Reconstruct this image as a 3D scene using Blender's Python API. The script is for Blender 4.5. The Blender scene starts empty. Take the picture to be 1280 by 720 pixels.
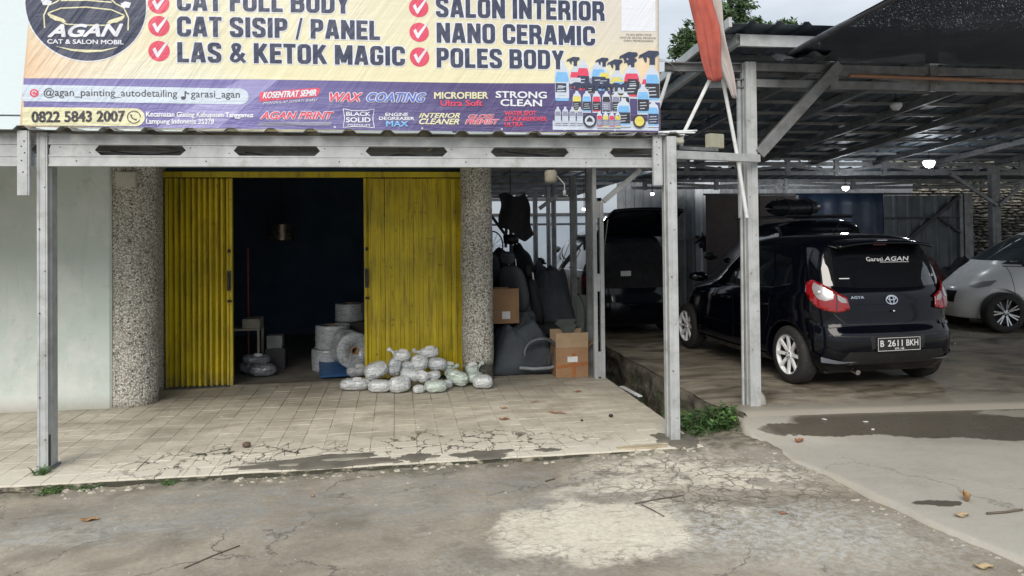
import bpy, bmesh, math, random
from mathutils import Vector, Matrix, noise
from mathutils.bvhtree import BVHTree
from mathutils.geometry import delaunay_2d_cdt

scene = bpy.context.scene
col = scene.collection
PI = math.pi
def R(d): return math.radians(d)

# ------------------------------------------------------------ camera
cam_d = bpy.data.cameras.new('camera'); cam = bpy.data.objects.new('camera', cam_d); col.objects.link(cam)
cam_d.sensor_width = 36; cam_d.lens = 26.345; cam_d.shift_y = -0.0662; cam_d.clip_end = 2000; cam_d.clip_start = 0.05
_yaw, _pit, _rol = 0.152662, 0.0136866, -0.0108781
_f = Vector((math.sin(_yaw), math.cos(_yaw), 0)); _r = Vector((math.cos(_yaw), -math.sin(_yaw), 0)); _u = Vector((0, 0, 1))
_f, _u = _f*math.cos(_pit)+_u*math.sin(_pit), _u*math.cos(_pit)-_f*math.sin(_pit)
_r, _u = _r*math.cos(_rol)+_u*math.sin(_rol), _u*math.cos(_rol)-_r*math.sin(_rol)
_m = Matrix((_r, _u, -_f)).transposed().to_4x4(); _m.translation = (0, 0, 1.85)
cam.matrix_world = _m
scene.camera = cam

# ------------------------------------------------------------ sky, sun, exposure
SUN_EL, SUN_AZ = R(38), R(205)
w = bpy.data.worlds.new('World'); scene.world = w; w.use_nodes = True
nt = w.node_tree; nt.nodes.clear()
out = nt.nodes.new('ShaderNodeOutputWorld'); bg = nt.nodes.new('ShaderNodeBackground')
sky = nt.nodes.new('ShaderNodeTexSky'); sky.sky_type = 'NISHITA'; sky.sun_disc = False
sky.sun_elevation = SUN_EL; sky.sun_rotation = SUN_AZ; sky.air_density = 1.3; sky.dust_density = 3.0
tc = nt.nodes.new('ShaderNodeTexCoord'); mp = nt.nodes.new('ShaderNodeMapping'); mp.inputs['Scale'].default_value = (1, 1, 3.2)
n1 = nt.nodes.new('ShaderNodeTexNoise'); n1.inputs['Scale'].default_value = 3.1; n1.inputs['Detail'].default_value = 7; n1.inputs['Roughness'].default_value = .55
cr = nt.nodes.new('ShaderNodeValToRGB')
cr.color_ramp.elements[0].position = .34; cr.color_ramp.elements[0].color = (6.0, 6.75, 7.7, 1)
cr.color_ramp.elements[1].position = .66; cr.color_ramp.elements[1].color = (8.9, 9.5, 10.2, 1)
mx = nt.nodes.new('ShaderNodeMix'); mx.data_type = 'RGBA'; mx.inputs['Factor'].default_value = .88
nt.links.new(tc.outputs['Generated'], mp.inputs['Vector']); nt.links.new(mp.outputs[0], n1.inputs['Vector'])
nt.links.new(n1.outputs[0], cr.inputs[0]); nt.links.new(sky.outputs[0], mx.inputs[6]); nt.links.new(cr.outputs[0], mx.inputs[7])
# overcast luminance: the zenith is three times as bright as the horizon
sp_ = nt.nodes.new('ShaderNodeSeparateXYZ'); nt.links.new(tc.outputs['Generated'], sp_.inputs[0])
mz = nt.nodes.new('ShaderNodeMapRange'); mz.clamp = True; nt.links.new(sp_.outputs[2], mz.inputs[0])
mz.inputs[1].default_value = 0; mz.inputs[2].default_value = 1; mz.inputs[3].default_value = .38; mz.inputs[4].default_value = .94
vs_ = nt.nodes.new('ShaderNodeVectorMath'); vs_.operation = 'SCALE'; nt.links.new(mx.outputs[2], vs_.inputs[0]); nt.links.new(mz.outputs[0], vs_.inputs['Scale'])
nt.links.new(vs_.outputs[0], bg.inputs['Color']); bg.inputs['Strength'].default_value = 0.09
nt.links.new(bg.outputs[0], out.inputs['Surface'])
sl = bpy.data.lights.new('sun', 'SUN'); sl.energy = 1.5; sl.angle = R(42); sl.color = (1.0, .93, .83)
sun = bpy.data.objects.new('sun', sl); col.objects.link(sun)
# sun stands behind and to the left of the camera, high up
sd = Vector((math.sin(SUN_AZ)*math.cos(SUN_EL), math.cos(SUN_AZ)*math.cos(SUN_EL), math.sin(SUN_EL)))
sun.rotation_euler = sd.to_track_quat('Z', 'Y').to_euler()
sun.location = (0, -5, 12)
scene.view_settings.view_transform = 'Standard'; scene.view_settings.look = 'None'
scene.view_settings.exposure = 1.05; scene.view_settings.gamma = 1.0

# ------------------------------------------------------------ mesh builder
class MB:
    def __init__(s): s.v = []; s.f = []; s.sm = set()
    def add(s, vs, fs, smooth=False):
        o = len(s.v); s.v += [tuple(v) for v in vs]
        for f in fs:
            if smooth: s.sm.add(len(s.f))
            s.f.append(tuple(i+o for i in f))
        return s
    def box(s, x0, x1, y0, y1, z0, z1, m=None):
        vs = [Vector((x, y, z)) for x in (x0, x1) for y in (y0, y1) for z in (z0, z1)]
        if m is not None: vs = [m @ v for v in vs]
        return s.add(vs, [(0, 1, 3, 2), (4, 6, 7, 5), (0, 4, 5, 1), (2, 3, 7, 6), (0, 2, 6, 4), (1, 5, 7, 3)])
    def prism(s, poly, d0, d1, axis='Y', m=None):      # poly in the two other axes
        n = len(poly)
        def P(a, b, d): return {'Y': (a, d, b), 'X': (d, a, b), 'Z': (a, b, d)}[axis]
        vs = [Vector(P(a, b, d0)) for a, b in poly]+[Vector(P(a, b, d1)) for a, b in poly]
        if m is not None: vs = [m @ v for v in vs]
        return s.add(vs, [tuple(range(n)), tuple(range(2*n-1, n-1, -1))]+[(i, n+i, n+(i+1) % n, (i+1) % n) for i in range(n)])
    def sweep(s, prof, a, b, up=(0, 0, 1)):            # straight member a->b with a closed 2D profile
        a = Vector(a); b = Vector(b); d = (b-a).normalized(); up = Vector(up)
        if abs(d.dot(up)) > .98: up = Vector((0, -1, 0))
        x = d.cross(up).normalized(); y = x.cross(d).normalized(); n = len(prof)
        vs = [a+x*p+y*q for p, q in prof]+[b+x*p+y*q for p, q in prof]
        return s.add(vs, [tuple(range(n)), tuple(range(2*n-1, n-1, -1))]+[(i, n+i, n+(i+1) % n, (i+1) % n) for i in range(n)])
    def bar(s, a, b, w, h, up=(0, 0, 1)):
        return s.sweep([(-w/2, -h/2), (w/2, -h/2), (w/2, h/2), (-w/2, h/2)], a, b, up)
    def tube(s, pts, r, n=8, cap=True):
        pts = [Vector(p) for p in pts]; rings = []
        rr = r if isinstance(r, (list, tuple)) else [r]*len(pts)
        pu = None
        for i, p in enumerate(pts):
            d = (pts[min(i+1, len(pts)-1)]-pts[max(i-1, 0)]).normalized()
            u = pu if pu is not None else (Vector((0, 0, 1)) if abs(d.z) < .9 else Vector((1, 0, 0)))
            x = d.cross(u).normalized(); u = x.cross(d).normalized(); pu = u
            rings.append([p+(x*math.cos(t*2*PI/n)+u*math.sin(t*2*PI/n))*rr[i] for t in range(n)])
        vs = [v for q in rings for v in q]; fs = []
        for i in range(len(pts)-1):
            for t in range(n): fs.append((i*n+t, i*n+(t+1) % n, (i+1)*n+(t+1) % n, (i+1)*n+t))
        s.add(vs, fs, True)
        if cap:
            s.add(rings[0], [tuple(range(n-1, -1, -1))]); s.add(rings[-1], [tuple(range(n))])
        return s
    def lathe(s, prof, n=24, m=None, smooth=True, axis='Z'):     # prof list (r, z)
        vs = []; fs = []
        for r, z in prof:
            for t in range(n):
                a = t*2*PI/n
                v = Vector((r*math.cos(a), r*math.sin(a), z))
                if axis == 'Y': v = Vector((r*math.cos(a), z, r*math.sin(a)))
                if axis == 'X': v = Vector((z, r*math.cos(a), r*math.sin(a)))
                vs.append(m @ v if m is not None else v)
        for i in range(len(prof)-1):
            for t in range(n): fs.append((i*n+t, i*n+(t+1) % n, (i+1)*n+(t+1) % n, (i+1)*n+t))
        return s.add(vs, fs, smooth)
    def grid(s, fn, nu, nv, smooth=True):
        vs = [fn(i/nu, j/nv) for i in range(nu+1) for j in range(nv+1)]
        fs = [(i*(nv+1)+j, (i+1)*(nv+1)+j, (i+1)*(nv+1)+j+1, i*(nv+1)+j+1) for i in range(nu) for j in range(nv)]
        return s.add(vs, fs, smooth)
    def disc(s, c, r, n=24, axis='Y', rx=None):
        c = Vector(c); vs = []
        for t in range(n):
            a = t*2*PI/n; p, q = (rx or r)*math.cos(a), r*math.sin(a)
            vs.append(c+Vector({'Y': (p, 0, q), 'Z': (p, q, 0), 'X': (0, p, q)}[axis]))
        return s.add(vs, [tuple(range(n))])
    def mesh(s, name, off=None):
        me = bpy.data.meshes.new(name)
        vs = s.v if off is None else [(v[0]-off[0], v[1]-off[1], v[2]-off[2]) for v in s.v]
        me.from_pydata(vs, [], s.f)
        if s.sm: me.polygons.foreach_set('use_smooth', [i in s.sm for i in range(len(s.f))])
        me.update(); return me

def thing(name, label, cat, loc=(0, 0, 0), rz=0, group=None, rot=None):
    o = bpy.data.objects.new(name, None); col.objects.link(o); o.empty_display_size = .1
    o.location = loc; o.rotation_euler = rot if rot else (0, 0, rz)
    o['label'] = label; o['category'] = cat
    if group: o['group'] = group
    return o
def put(name, me, m, parent=None, loc=None):
    o = bpy.data.objects.new(name, me); col.objects.link(o)
    if m is not None and not me.materials: me.materials.append(m)
    if parent is not None: o.parent = parent
    if loc is not None: o.location = loc
    return o
def tag(o, label, cat, group=None):
    o['label'] = label; o['category'] = cat
    if group: o['group'] = group
    return o
def part(name, mb, m, parent, world=False, bevel=0, recalc=True, wparent=None):
    """world=True: the builder holds world coordinates and parent is an unrotated thing"""
    off = None
    if world: off = Vector(parent.location) + (Vector(parent.parent.location) if parent.parent else Vector())
    me = mb.mesh(name, off)
    if recalc or bevel:
        bm = bmesh.new(); bm.from_mesh(me)
        if recalc: bmesh.ops.recalc_face_normals(bm, faces=bm.faces)
        if bevel:
            es = [e for e in bm.edges if len(e.link_faces) == 2 and e.calc_face_angle(0) > .5]
            bmesh.ops.bevel(bm, geom=es, offset=bevel, segments=1, affect='EDGES', clamp_overlap=True)
        bm.to_mesh(me); bm.free()
    return put(name, me, m, parent)
def solo(name, mb, m, label, cat, group=None, **k):
    """a thing that is one mesh; origin moved to its base centre"""
    xs = [v[0] for v in mb.v]; ys = [v[1] for v in mb.v]; zs = [v[2] for v in mb.v]
    c = Vector(((min(xs)+max(xs))/2, (min(ys)+max(ys))/2, min(zs)))
    me = mb.mesh(name, c)
    if k.get('recalc', True) or k.get('bevel'):
        bm = bmesh.new(); bm.from_mesh(me); bmesh.ops.recalc_face_normals(bm, faces=bm.faces)
        if k.get('bevel'):
            es = [e for e in bm.edges if len(e.link_faces) == 2 and e.calc_face_angle(0) > .5]
            bmesh.ops.bevel(bm, geom=es, offset=k['bevel'], segments=2, affect='EDGES', clamp_overlap=True)
        bm.to_mesh(me); bm.free()
    o = put(name, me, m, None, c)
    if label: tag(o, label, cat, group)
    return o
def struct(name, mb, m, recalc=True):
    me = mb.mesh(name)
    if recalc:
        bm = bmesh.new(); bm.from_mesh(me); bmesh.ops.recalc_face_normals(bm, faces=bm.faces); bm.to_mesh(me); bm.free()
    o = put(name, me, m); o['kind'] = 'structure'; return o
def copy_tree(o, parent=None):
    c = o.copy(); col.objects.link(c); c.parent = parent
    for ch in [k for k in bpy.data.objects if k.parent == o]: copy_tree(ch, c)
    return c
def fbm(x, y, z=0, s=1, oct=4):
    return noise.fractal(Vector((x*s, y*s, z*s)), 1.0, 2.0, oct)
def subsurf(o, n=2):
    m = o.modifiers.new('s', 'SUBSURF'); m.levels = n; m.render_levels = n; return o
def solid(o, t, off=0):
    m = o.modifiers.new('t', 'SOLIDIFY'); m.thickness = t; m.offset = off; return o

# ------------------------------------------------------------ materials
class N:
    """tiny node-graph helper"""
    def __init__(s, name):
        s.m = bpy.data.materials.new(name); s.m.use_nodes = True; s.t = s.m.node_tree
        s.b = s.t.nodes['Principled BSDF']; s.geo = s.t.nodes.new('ShaderNodeNewGeometry')
        s.pos = s.geo.outputs['Position']
    def obj(s):
        n = s.t.nodes.new('ShaderNodeTexCoord'); return n.outputs['Object']
    def rnd(s):
        return s.t.nodes.new('ShaderNodeObjectInfo').outputs['Random']
    def _in(s, sock, v):
        if hasattr(v, 'is_output') or isinstance(v, bpy.types.NodeSocket): s.t.links.new(v, sock)
        else:
            if sock.type == 'RGBA' and len(v) == 3: v = (*v, 1)
            sock.default_value = v
    def math(s, op, a, b=0, c=None, clamp=False):
        n = s.t.nodes.new('ShaderNodeMath'); n.operation = op; n.use_clamp = clamp
        s._in(n.inputs[0], a); s._in(n.inputs[1], b)
        if c is not None: s._in(n.inputs[2], c)
        return n.outputs[0]
    def vm(s, op, a, b=(0, 0, 0)):
        n = s.t.nodes.new('ShaderNodeVectorMath'); n.operation = op
        s._in(n.inputs[0], a); s._in(n.inputs[1], b)
        return n.outputs['Value'] if op in ('LENGTH', 'DOT_PRODUCT', 'DISTANCE') else n.outputs[0]
    def scale(s, v, k):
        n = s.t.nodes.new('ShaderNodeMapping'); s._in(n.inputs['Vector'], v); n.inputs['Scale'].default_value = k; return n.outputs[0]
    def rotz(s, v, loc, ang, sc=(1, 1, 1)):
        v = s.vm('SUBTRACT', v, loc)
        n = s.t.nodes.new('ShaderNodeMapping'); s._in(n.inputs['Vector'], v)
        n.inputs['Rotation'].default_value = (0, 0, -ang); n.vector_type = 'POINT'
        o = n.outputs[0]
        return s.vm('MULTIPLY', o, sc)
    def noise(s, v, sc, det=4, rough=.55, dist=0, color=False):
        n = s.t.nodes.new('ShaderNodeTexNoise'); s._in(n.inputs['Vector'], v)
        n.inputs['Scale'].default_value = sc; n.inputs['Detail'].default_value = det
        n.inputs['Roughness'].default_value = rough; n.inputs['Distortion'].default_value = dist
        return n.outputs['Color' if color else 0]
    def voro(s, v, sc, feat='F1', rand=1, out='Distance'):
        n = s.t.nodes.new('ShaderNodeTexVoronoi'); n.feature = feat; s._in(n.inputs['Vector'], v)
        n.inputs['Scale'].default_value = sc; n.inputs['Randomness'].default_value = rand
        return n.outputs[out]
    def mr(s, v, a, b, c=0, d=1):
        n = s.t.nodes.new('ShaderNodeMapRange'); n.clamp = True; s._in(n.inputs[0], v)
        n.inputs[1].default_value = a; n.inputs[2].default_value = b; n.inputs[3].default_value = c; n.inputs[4].default_value = d
        return n.outputs[0]
    def mix(s, f, a, b, mode='MIX'):
        n = s.t.nodes.new('ShaderNodeMix'); n.data_type = 'RGBA'; n.blend_type = mode
        s._in(n.inputs[0], f); s._in(n.inputs[6], a); s._in(n.inputs[7], b); return n.outputs[2]
    def xyz(s, v):
        n = s.t.nodes.new('ShaderNodeSeparateXYZ'); s._in(n.inputs[0], v); return n.outputs
    def bump(s, h, strength=.3, dist=.01, normal=None):
        n = s.t.nodes.new('ShaderNodeBump'); n.inputs['Strength'].default_value = strength; n.inputs['Distance'].default_value = dist
        s._in(n.inputs['Height'], h)
        if normal is not None: s._in(n.inputs['Normal'], normal)
        return n.outputs[0]
    def blob(s, x, y, rx, ry, ang=0, soft=.25, dist=.35, dsc=1.5, pos=None):
        """1 inside an uneven patch of ground"""
        v = pos or s.pos
        d = s.vm('SUBTRACT', s.noise(v, dsc, 6, .62, 0, True), (.5, .5, .5)); d = s.vm('MULTIPLY', d, (dist*2, dist*2, 0))
        v = s.vm('ADD', v, d); v = s.rotz(v, (x, y, 0), ang, (1/rx, 1/ry, 0))
        return s.mr(s.vm('LENGTH', v), 1+soft/2, 1-soft/2)
    def done(s, color=None, rough=.6, metal=0, normal=None, **k):
        if color is not None: s._in(s.b.inputs['Base Color'], color)
        s._in(s.b.inputs['Roughness'], rough); s._in(s.b.inputs['Metallic'], metal)
        if normal is not None: s._in(s.b.inputs['Normal'], normal)
        for kk, v in k.items(): s._in(s.b.inputs[kk.replace('_', ' ')], v)
        return s.m
def pm(name, c1, c2=None, sc=6, rough=.6, metal=0, bump=.15, bsc=60, rvar=.12, dirt=None, **k):
    """painted or bare surface with two-tone mottling, dust and fine relief"""
    n = N(name); c2 = c2 or tuple(x*.72 for x in c1)
    f = n.mr(n.noise(n.pos, sc, 6, .6), .35, .68); c = n.mix(f, c1, c2)
    if dirt: c = n.mix(n.math('MULTIPLY', n.mr(n.noise(n.pos, sc*.6+.7, 7, .7), .5, .72), .8), c, dirt)
    r = n.mr(n.noise(n.pos, sc*2.3, 4), .3, .7, max(.02, rough-rvar), min(1, rough+rvar))
    nm = n.bump(n.noise(n.pos, bsc, 4), bump, .01) if bump else None
    return n.done(c, r, metal, nm, **k)
def emit(name, c, s):
    n = N(name); return n.done(c, .5, Emission_Color=(*c, 1), Emission_Strength=s)

GALV = pm('galvanised_steel', (.48, .50, .51), (.38, .40, .41), 9, .45, .15, .08, 80, .1, dirt=(.27, .27, .25))
GALV_OLD = pm('dull_galvanised_steel', (.26, .27, .28), (.16, .17, .18), 7, .5, .45, .1, 60, dirt=(.12, .10, .08))
STEEL_DK = pm('dark_steel', (.07, .07, .075), (.04, .04, .045), 5, .55, .3, .1, 50)
SHEET = pm('weathered_roof_sheet', (.13, .165, .20), (.075, .10, .13), 3, .55, .3, .06, 40, dirt=(.05, .045, .04))
SHEET_TOP = pm('porch_roof_sheet', (.36, .36, .36), (.24, .24, .24), 4, .5, .4, .06, 40)
SCREW = pm('rusty_screw', (.05, .04, .035), (.03, .02, .02), 30, .6, .5)
WHITE_ST = pm('white_painted_steel', (.72, .74, .76), (.6, .62, .63), 6, .45, 0, .05, dirt=(.4, .38, .34))
BLACKP = pm('black_plastic', (.012, .012, .013), (.02, .02, .021), 14, .5, 0, .1, 90)
RUBBER = pm('tyre_rubber', (.014, .014, .015), (.03, .028, .026), 20, .8, 0, .2, 120)
CARD = pm('brown_cardboard', (.34, .20, .105), (.26, .15, .08), 5, .8, 0, .1, 70)
PAPER = pm('white_paper', (.72, .73, .75), (.6, .6, .6), 8, .7, 0, .03)
DARKW = pm('shade_tinted_interior_plaster', (.07, .12, .19), (.045, .085, .14), 2, .85, 0, .2, 20)  # bluish lift of the room's shade is put into the plaster colour
# ============================================================ ground
def road_mat():
    n = N('worn_road_concrete'); P = n.pos
    big = n.noise(P, .55, 6, .6, .4); mid = n.noise(P, 2.6, 8, .68, .3); fine = n.noise(P, 28, 8, .72)
    st = n.noise(n.scale(P, (1.0, 3.0, 1)), 2.2, 8, .7, 1.2)
    c = n.mix(n.mr(big, .40, .60), (.235, .195, .145), (.40, .355, .28))
    c = n.mix(n.mr(mid, .42, .7), c, (.19, .165, .125))
    # greyish polished lane
    c = n.mix(n.math('MULTIPLY', n.blob(-.5, 5.45, 4.5, .42, .03, .9, .5), n.mr(st, .40, .62)), c, (.275, .27, .25))
    # chalky scraped speckle
    sp = n.mr(n.noise(P, 14, 9, .75, .6), .53, .62); sp = n.math('MULTIPLY', sp, n.mr(n.noise(P, 1.7, 5, .6), .42, .62))
    c = n.mix(n.math('MULTIPLY', sp, .55), c, (.43, .42, .38))
    ch = n.math('MULTIPLY', n.blob(2.35, 4.50, .95, .50, -.5, .9, .35), n.mr(n.noise(P, 17, 10, .8, .5), .44, .56))
    c = n.mix(n.math('MULTIPLY', ch, .95), c, (.50, .50, .47))
    ch2 = n.math('MULTIPLY', n.blob(.55, 4.15, .6, .35, .4, .9, .3), n.mr(n.noise(P, 20, 9, .75, .5), .42, .6))
    c = n.mix(n.math('MULTIPLY', ch2, .5), c, (.40, .40, .37))
    ch3 = n.math('MULTIPLY', n.blob(-2.5, 5.2, .9, .22, .1, .9, .3), n.mr(n.noise(P, 9, 8, .7, .5), .42, .6))
    c = n.mix(n.math('MULTIPLY', ch3, .75), c, (.43, .42, .38))
    # thin streaks
    sk = n.math('MULTIPLY', n.mr(n.noise(n.rotz(P, (0, 0, 0), .25, (1, 5, 1)), 2.6, 9, .75), .56, .63), n.mr(n.noise(P, 1.3, 4), .45, .58))
    c = n.mix(n.math('MULTIPLY', sk, .7), c, (.40, .38, .33))
    # pale cement skin: the two big patches, cracked along their rims
    rimn = n.math('SUBTRACT', n.noise(P, 9, 7, .7), .5)
    pa = n.math('MULTIPLY', n.blob(1.22, 4.68, .68, .48, .12, .22, .34, 3.0), n.math('MAXIMUM', n.mr(n.noise(P, 9, 9, .75), .36, .44), n.blob(1.3, 4.7, .52, .34, .12, .6, .3)))
    pb = n.blob(1.95, 5.45, .95, .15, .13, .3, .30, 2.0)
    pc = n.math('MULTIPLY', n.blob(2.1, 5.15, .75, .35, -.3, .8, .4), n.mr(n.noise(P, 6, 7, .7), .50, .56))
    pd = n.math('MULTIPLY', n.blob(2.25, 5.5, .85, .42, -.2, .7, .35), n.mr(n.noise(P, 4.5, 9, .72, .3), .44, .52))
    pc = n.math('MAXIMUM', pc, pd)
    pale = n.math('MAXIMUM', pa, n.math('MAXIMUM', n.math('MULTIPLY', pb, n.mr(n.noise(P, 7, 7, .7), .36, .5)), pc))
    pcol = n.mix(n.mr(n.noise(P, 3, 6), .35, .7), (.74, .69, .57), (.62, .57, .465))
    pcol = n.mix(n.mr(n.noise(n.scale(P, (1, 3, 1)), 9, 7, .7), .55, .7), pcol, (.36, .32, .25))
    c = n.mix(n.math('MULTIPLY', pale, .93), c, pcol)
    # broken flake web on the right
    wd = n.vm('ADD', P, n.vm('MULTIPLY', n.noise(P, 5, 4, .6, 0, True), (.18, .18, 0)))
    vd = n.voro(n.scale(wd, (1, 1.35, 1)), 9, 'DISTANCE_TO_EDGE')
    cw = n.mr(vd, .07, .015)
    zone = n.math('MAXIMUM', n.blob(2.35, 5.35, 1.0, .55, -.25, .7, .3), n.math('MULTIPLY', n.math('SUBTRACT', n.blob(1.22, 4.7, .86, .66, .12, .2, .3), n.blob(1.3, 4.72, .5, .33, .12, .5, .25)), .30))
    cwz = n.math('MULTIPLY', n.math('MULTIPLY', cw, zone, clamp=True), n.mr(n.noise(P, 3.5, 3), .38, .5))
    c = n.mix(n.math('MULTIPLY', cwz, .8), c, (.14, .12, .095))
    # long hairline cracks
    lv = n.voro(n.vm('ADD', P, n.vm('MULTIPLY', n.noise(P, 1.6, 7, .65, 0, True), (.9, .9, 0))), .8, 'DISTANCE_TO_EDGE')
    lc = n.math('MULTIPLY', n.mr(lv, .006, .0), n.mr(n.noise(P, .8, 2), .45, .55))
    c = n.mix(n.math('MULTIPLY', lc, .7), c, (.07, .065, .055))
    # dark brown damp patches
    c = n.mix(n.math('MULTIPLY', n.blob(2.4, 5.05, .55, .16, -.2, .6, .3), .55), c, (.13, .105, .075))
    c = n.mix(n.math('MULTIPLY', n.mr(n.noise(P, 1.3, 7, .65), .55, .66), .42), c, (.15, .13, .10))
    # mossy grime along the porch edge
    y = n.xyz(P)[1]
    g = n.math('MULTIPLY', n.mr(y, 5.86, 6.04), n.mr(n.noise(P, 8, 6, .7), .42, .6))
    c = n.mix(n.math('MULTIPLY', g, .8), c, (.075, .08, .045))
    c = n.mix(n.mr(fine, .3, .75, 0, .45), c, (.11, .10, .085))
    c = n.mix(n.math('MULTIPLY', n.mr(n.noise(P, 75, 4, .8), .62, .70), .55), c, (.46, .44, .38))
    c = n.mix(n.math('MULTIPLY', n.mr(n.noise(P, 60, 4, .8), .64, .72), .55), c, (.07, .06, .05))
    h = n.math('ADD', n.math('MULTIPLY', mid, 1.2), n.math('ADD', n.math('MULTIPLY', fine, .5), n.math('SUBTRACT', n.math('MULTIPLY', pale, .5), n.math('MULTIPLY', n.math('MAXIMUM', cwz, lc), 1.0))))
    return n.done(c, n.mr(mid, .3, .7, .72, .92), 0, n.bump(h, .55, .018))
def apron_mat():
    n = N('smooth_grey_cement'); P = n.pos
    c = n.mix(n.mr(n.noise(P, .9, 6, .6), .35, .68), (.41, .385, .335), (.34, .32, .275))
    c = n.mix(n.math('MULTIPLY', n.mr(n.noise(n.scale(P, (1, 2.5, 1)), 5, 8, .7), .5, .7), .5), c, (.40, .395, .37))
    c = n.mix(n.math('MULTIPLY', n.mr(n.noise(P, 30, 6, .7), .55, .7), .35), c, (.17, .165, .15))
    wet = n.math('MAXIMUM', n.blob(6.3, 6.12, 2.75, .47, -.13, .05, .22, 1.3), n.blob(4.1, 6.25, .85, .15, -.1, .06, .2, 2))
    wet = n.math('SUBTRACT', wet, n.math('MULTIPLY', n.blob(6.2, 6.35, .75, .10, -.1, .2, .15), .8), clamp=True)
    wet = n.math('MAXIMUM', wet, n.blob(3.62, 4.62, .17, .055, -.1, .1, .1, 5))
    damp = n.math('MAXIMUM', n.blob(6.3, 6.10, 3.0, .56, -.13, .25, .25, 1.6), n.math('MULTIPLY', n.mr(n.noise(P, 1.1, 8, .65), .56, .66), .6))
    c = n.mix(n.math('MULTIPLY', damp, .30), c, (.17, .155, .13))
    c = n.mix(n.math('MULTIPLY', wet, .93), c, (.085, .074, .058))
    lc = n.voro(n.vm('ADD', P, n.vm('MULTIPLY', n.noise(P, 1.6, 7, .65, 0, True), (.9, .9, 0))), .55, 'DISTANCE_TO_EDGE')
    c = n.mix(n.math('MULTIPLY', n.math('MULTIPLY', n.mr(lc, .005, 0), n.mr(n.noise(P, .9, 2), .47, .55)), .6), c, (.12, .11, .095))
    lip = n.math('MULTIPLY', n.mr(n.xyz(P)[0], 3.5, 3.25), n.mr(n.noise(P, 5, 6), .4, .6))
    c = n.mix(n.math('MULTIPLY', lip, .5), c, (.36, .33, .27))
    r = n.math('SUBTRACT', n.mr(n.noise(P, 6, 5), .3, .7, .72, .9), n.math('MULTIPLY', wet, .52))
    return n.done(c, r, 0, n.bump(n.math('ADD', n.noise(P, 3, 7, .6), n.math('MULTIPLY', n.noise(P, 45, 5, .7), .25)), .3, .015))
ROAD = road_mat(); APRON = apron_mat()
EARTH = pm('bare_earth', (.13, .10, .07), (.08, .065, .045), 1.5, .95, 0, .6, 12)

g = MB(); g.grid(lambda u, v: (-150+300*u, -120+320*v, -.5), 8, 8)
struct('ground', g, EARTH)

def apron_left(y): return 3.02 + (6.45-y)*.158 + .05*fbm(y*1.7, 1.3, 0, 1, 3) + .012*fbm(y*9, 4, 0, 1, 2) + max(0, y-6.2)*.35
def road_z(x, y):
    z = -.065 - (.05*max(0, min(1, (x-apron_left(y)-.05)/.15)) if y > 2 else 0) + .012*fbm(x, y, 0, .9) + .004*fbm(x, y, 3, 4)
    # slight hump at the cracked join
    z += .018*math.exp(-((x-2.5)/1.0)**2-((y-5.5)/.5)**2)
    z += .035*max(0, min(1, (x-1.0)/2))*max(0, min(1, (y-4.9)/1.1))
    e_ = max(0, min(1, (y-5.72)/.3)); z += .024*e_*(.6+.6*abs(fbm(x, y, 2, 1.5)))
    if y > 5.85: z += .014*abs(fbm(x, y, 8, 6))
    return z
def axis(lo, hi, fine_lo, fine_hi, step, far):
    a = []; x = lo
    while x < hi:
        a.append(x); x += step if fine_lo <= x < fine_hi else far
    a.append(hi); return a
def sheet(xs, ys, zf, mb):
    vs = [(x, y, zf(x, y)) for x in xs for y in ys]; n = len(ys)
    fs = [(i*n+j, (i+1)*n+j, (i+1)*n+j+1, i*n+j+1) for i in range(len(xs)-1) for j in range(n-1)]
    mb.add(vs, fs, True)
m = MB(); sheet(axis(-40, 40, -5, 5, .06, 3), axis(-14, 6.9, 3, 6.9, .06, 1.2), lambda x, y: road_z(x, y), m)
struct('road', m, ROAD, False)

# apron: smooth ramp up to the garage, its ragged left lip runs toward the camera
def apron_z(x, y):
    t = max(0, min(1, (y-3.2)/(6.62-3.2))); t2 = max(0, min(1, (y-5.9)/.72))
    return -.040 + .03*t + .085*t2*t2*(3-2*t2) + .008*fbm(x, y, 5, .8)
m = MB(); ys = axis(-14, 6.72, 2.5, 6.72, .05, 1)
NX = 90
def apf(i, y):
    u = (i/NX)**1.6; x0 = apron_left(y) if y > -2 else 4.3; x = x0+(30-x0)*u
    z = apron_z(x, y)
    if i == 0: z = min(z, road_z(x, y))-.03
    if i == 1: z -= .004
    return (x, y, z)
vs = [apf(i, y) for i in range(NX+1) for y in ys]; nn = len(ys)
m.add(vs, [(i*nn+j, (i+1)*nn+j, (i+1)*nn+j+1, i*nn+j+1) for i in range(NX) for j in range(nn-1)], True)
struct('cement_apron', m, APRON, False)

# garage floor slab with a rounded low kerb at its front and a broken edge over the gutter
def gar_mat():
    n = N('oil_stained_cement'); P = n.pos
    st = n.noise(n.scale(P, (1, 2.2, 1)), 1.2, 8, .65, 1.0)
    c = n.mix(n.mr(st, .36, .64), (.12, .10, .075), (.30, .265, .205))
    c = n.mix(n.math('MULTIPLY', n.mr(n.noise(P, 2.8, 8, .7, .5), .5, .66), .7), c, (.055, .048, .040))
    c = n.mix(n.mr(n.xyz(P)[1], 6.95, 6.7), c, (.27, .25, .21))
    return n.done(c, n.mr(st, .35, .6, .32, .75), 0, n.bump(n.noise(P, 10, 7, .65), .25, .012))
GAR = gar_mat()
def gx(y): return 3.05 + .05*fbm(y*1.3, 7, 0, 1, 3) + (.16*(6.95-y)/.3 if y < 6.95 else 0)
m = MB(); ys = [6.62, 6.66, 6.70, 6.76, 6.85]+[7+.15*i for i in range(20)]+[10+.7*i for i in range(18)]
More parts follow.
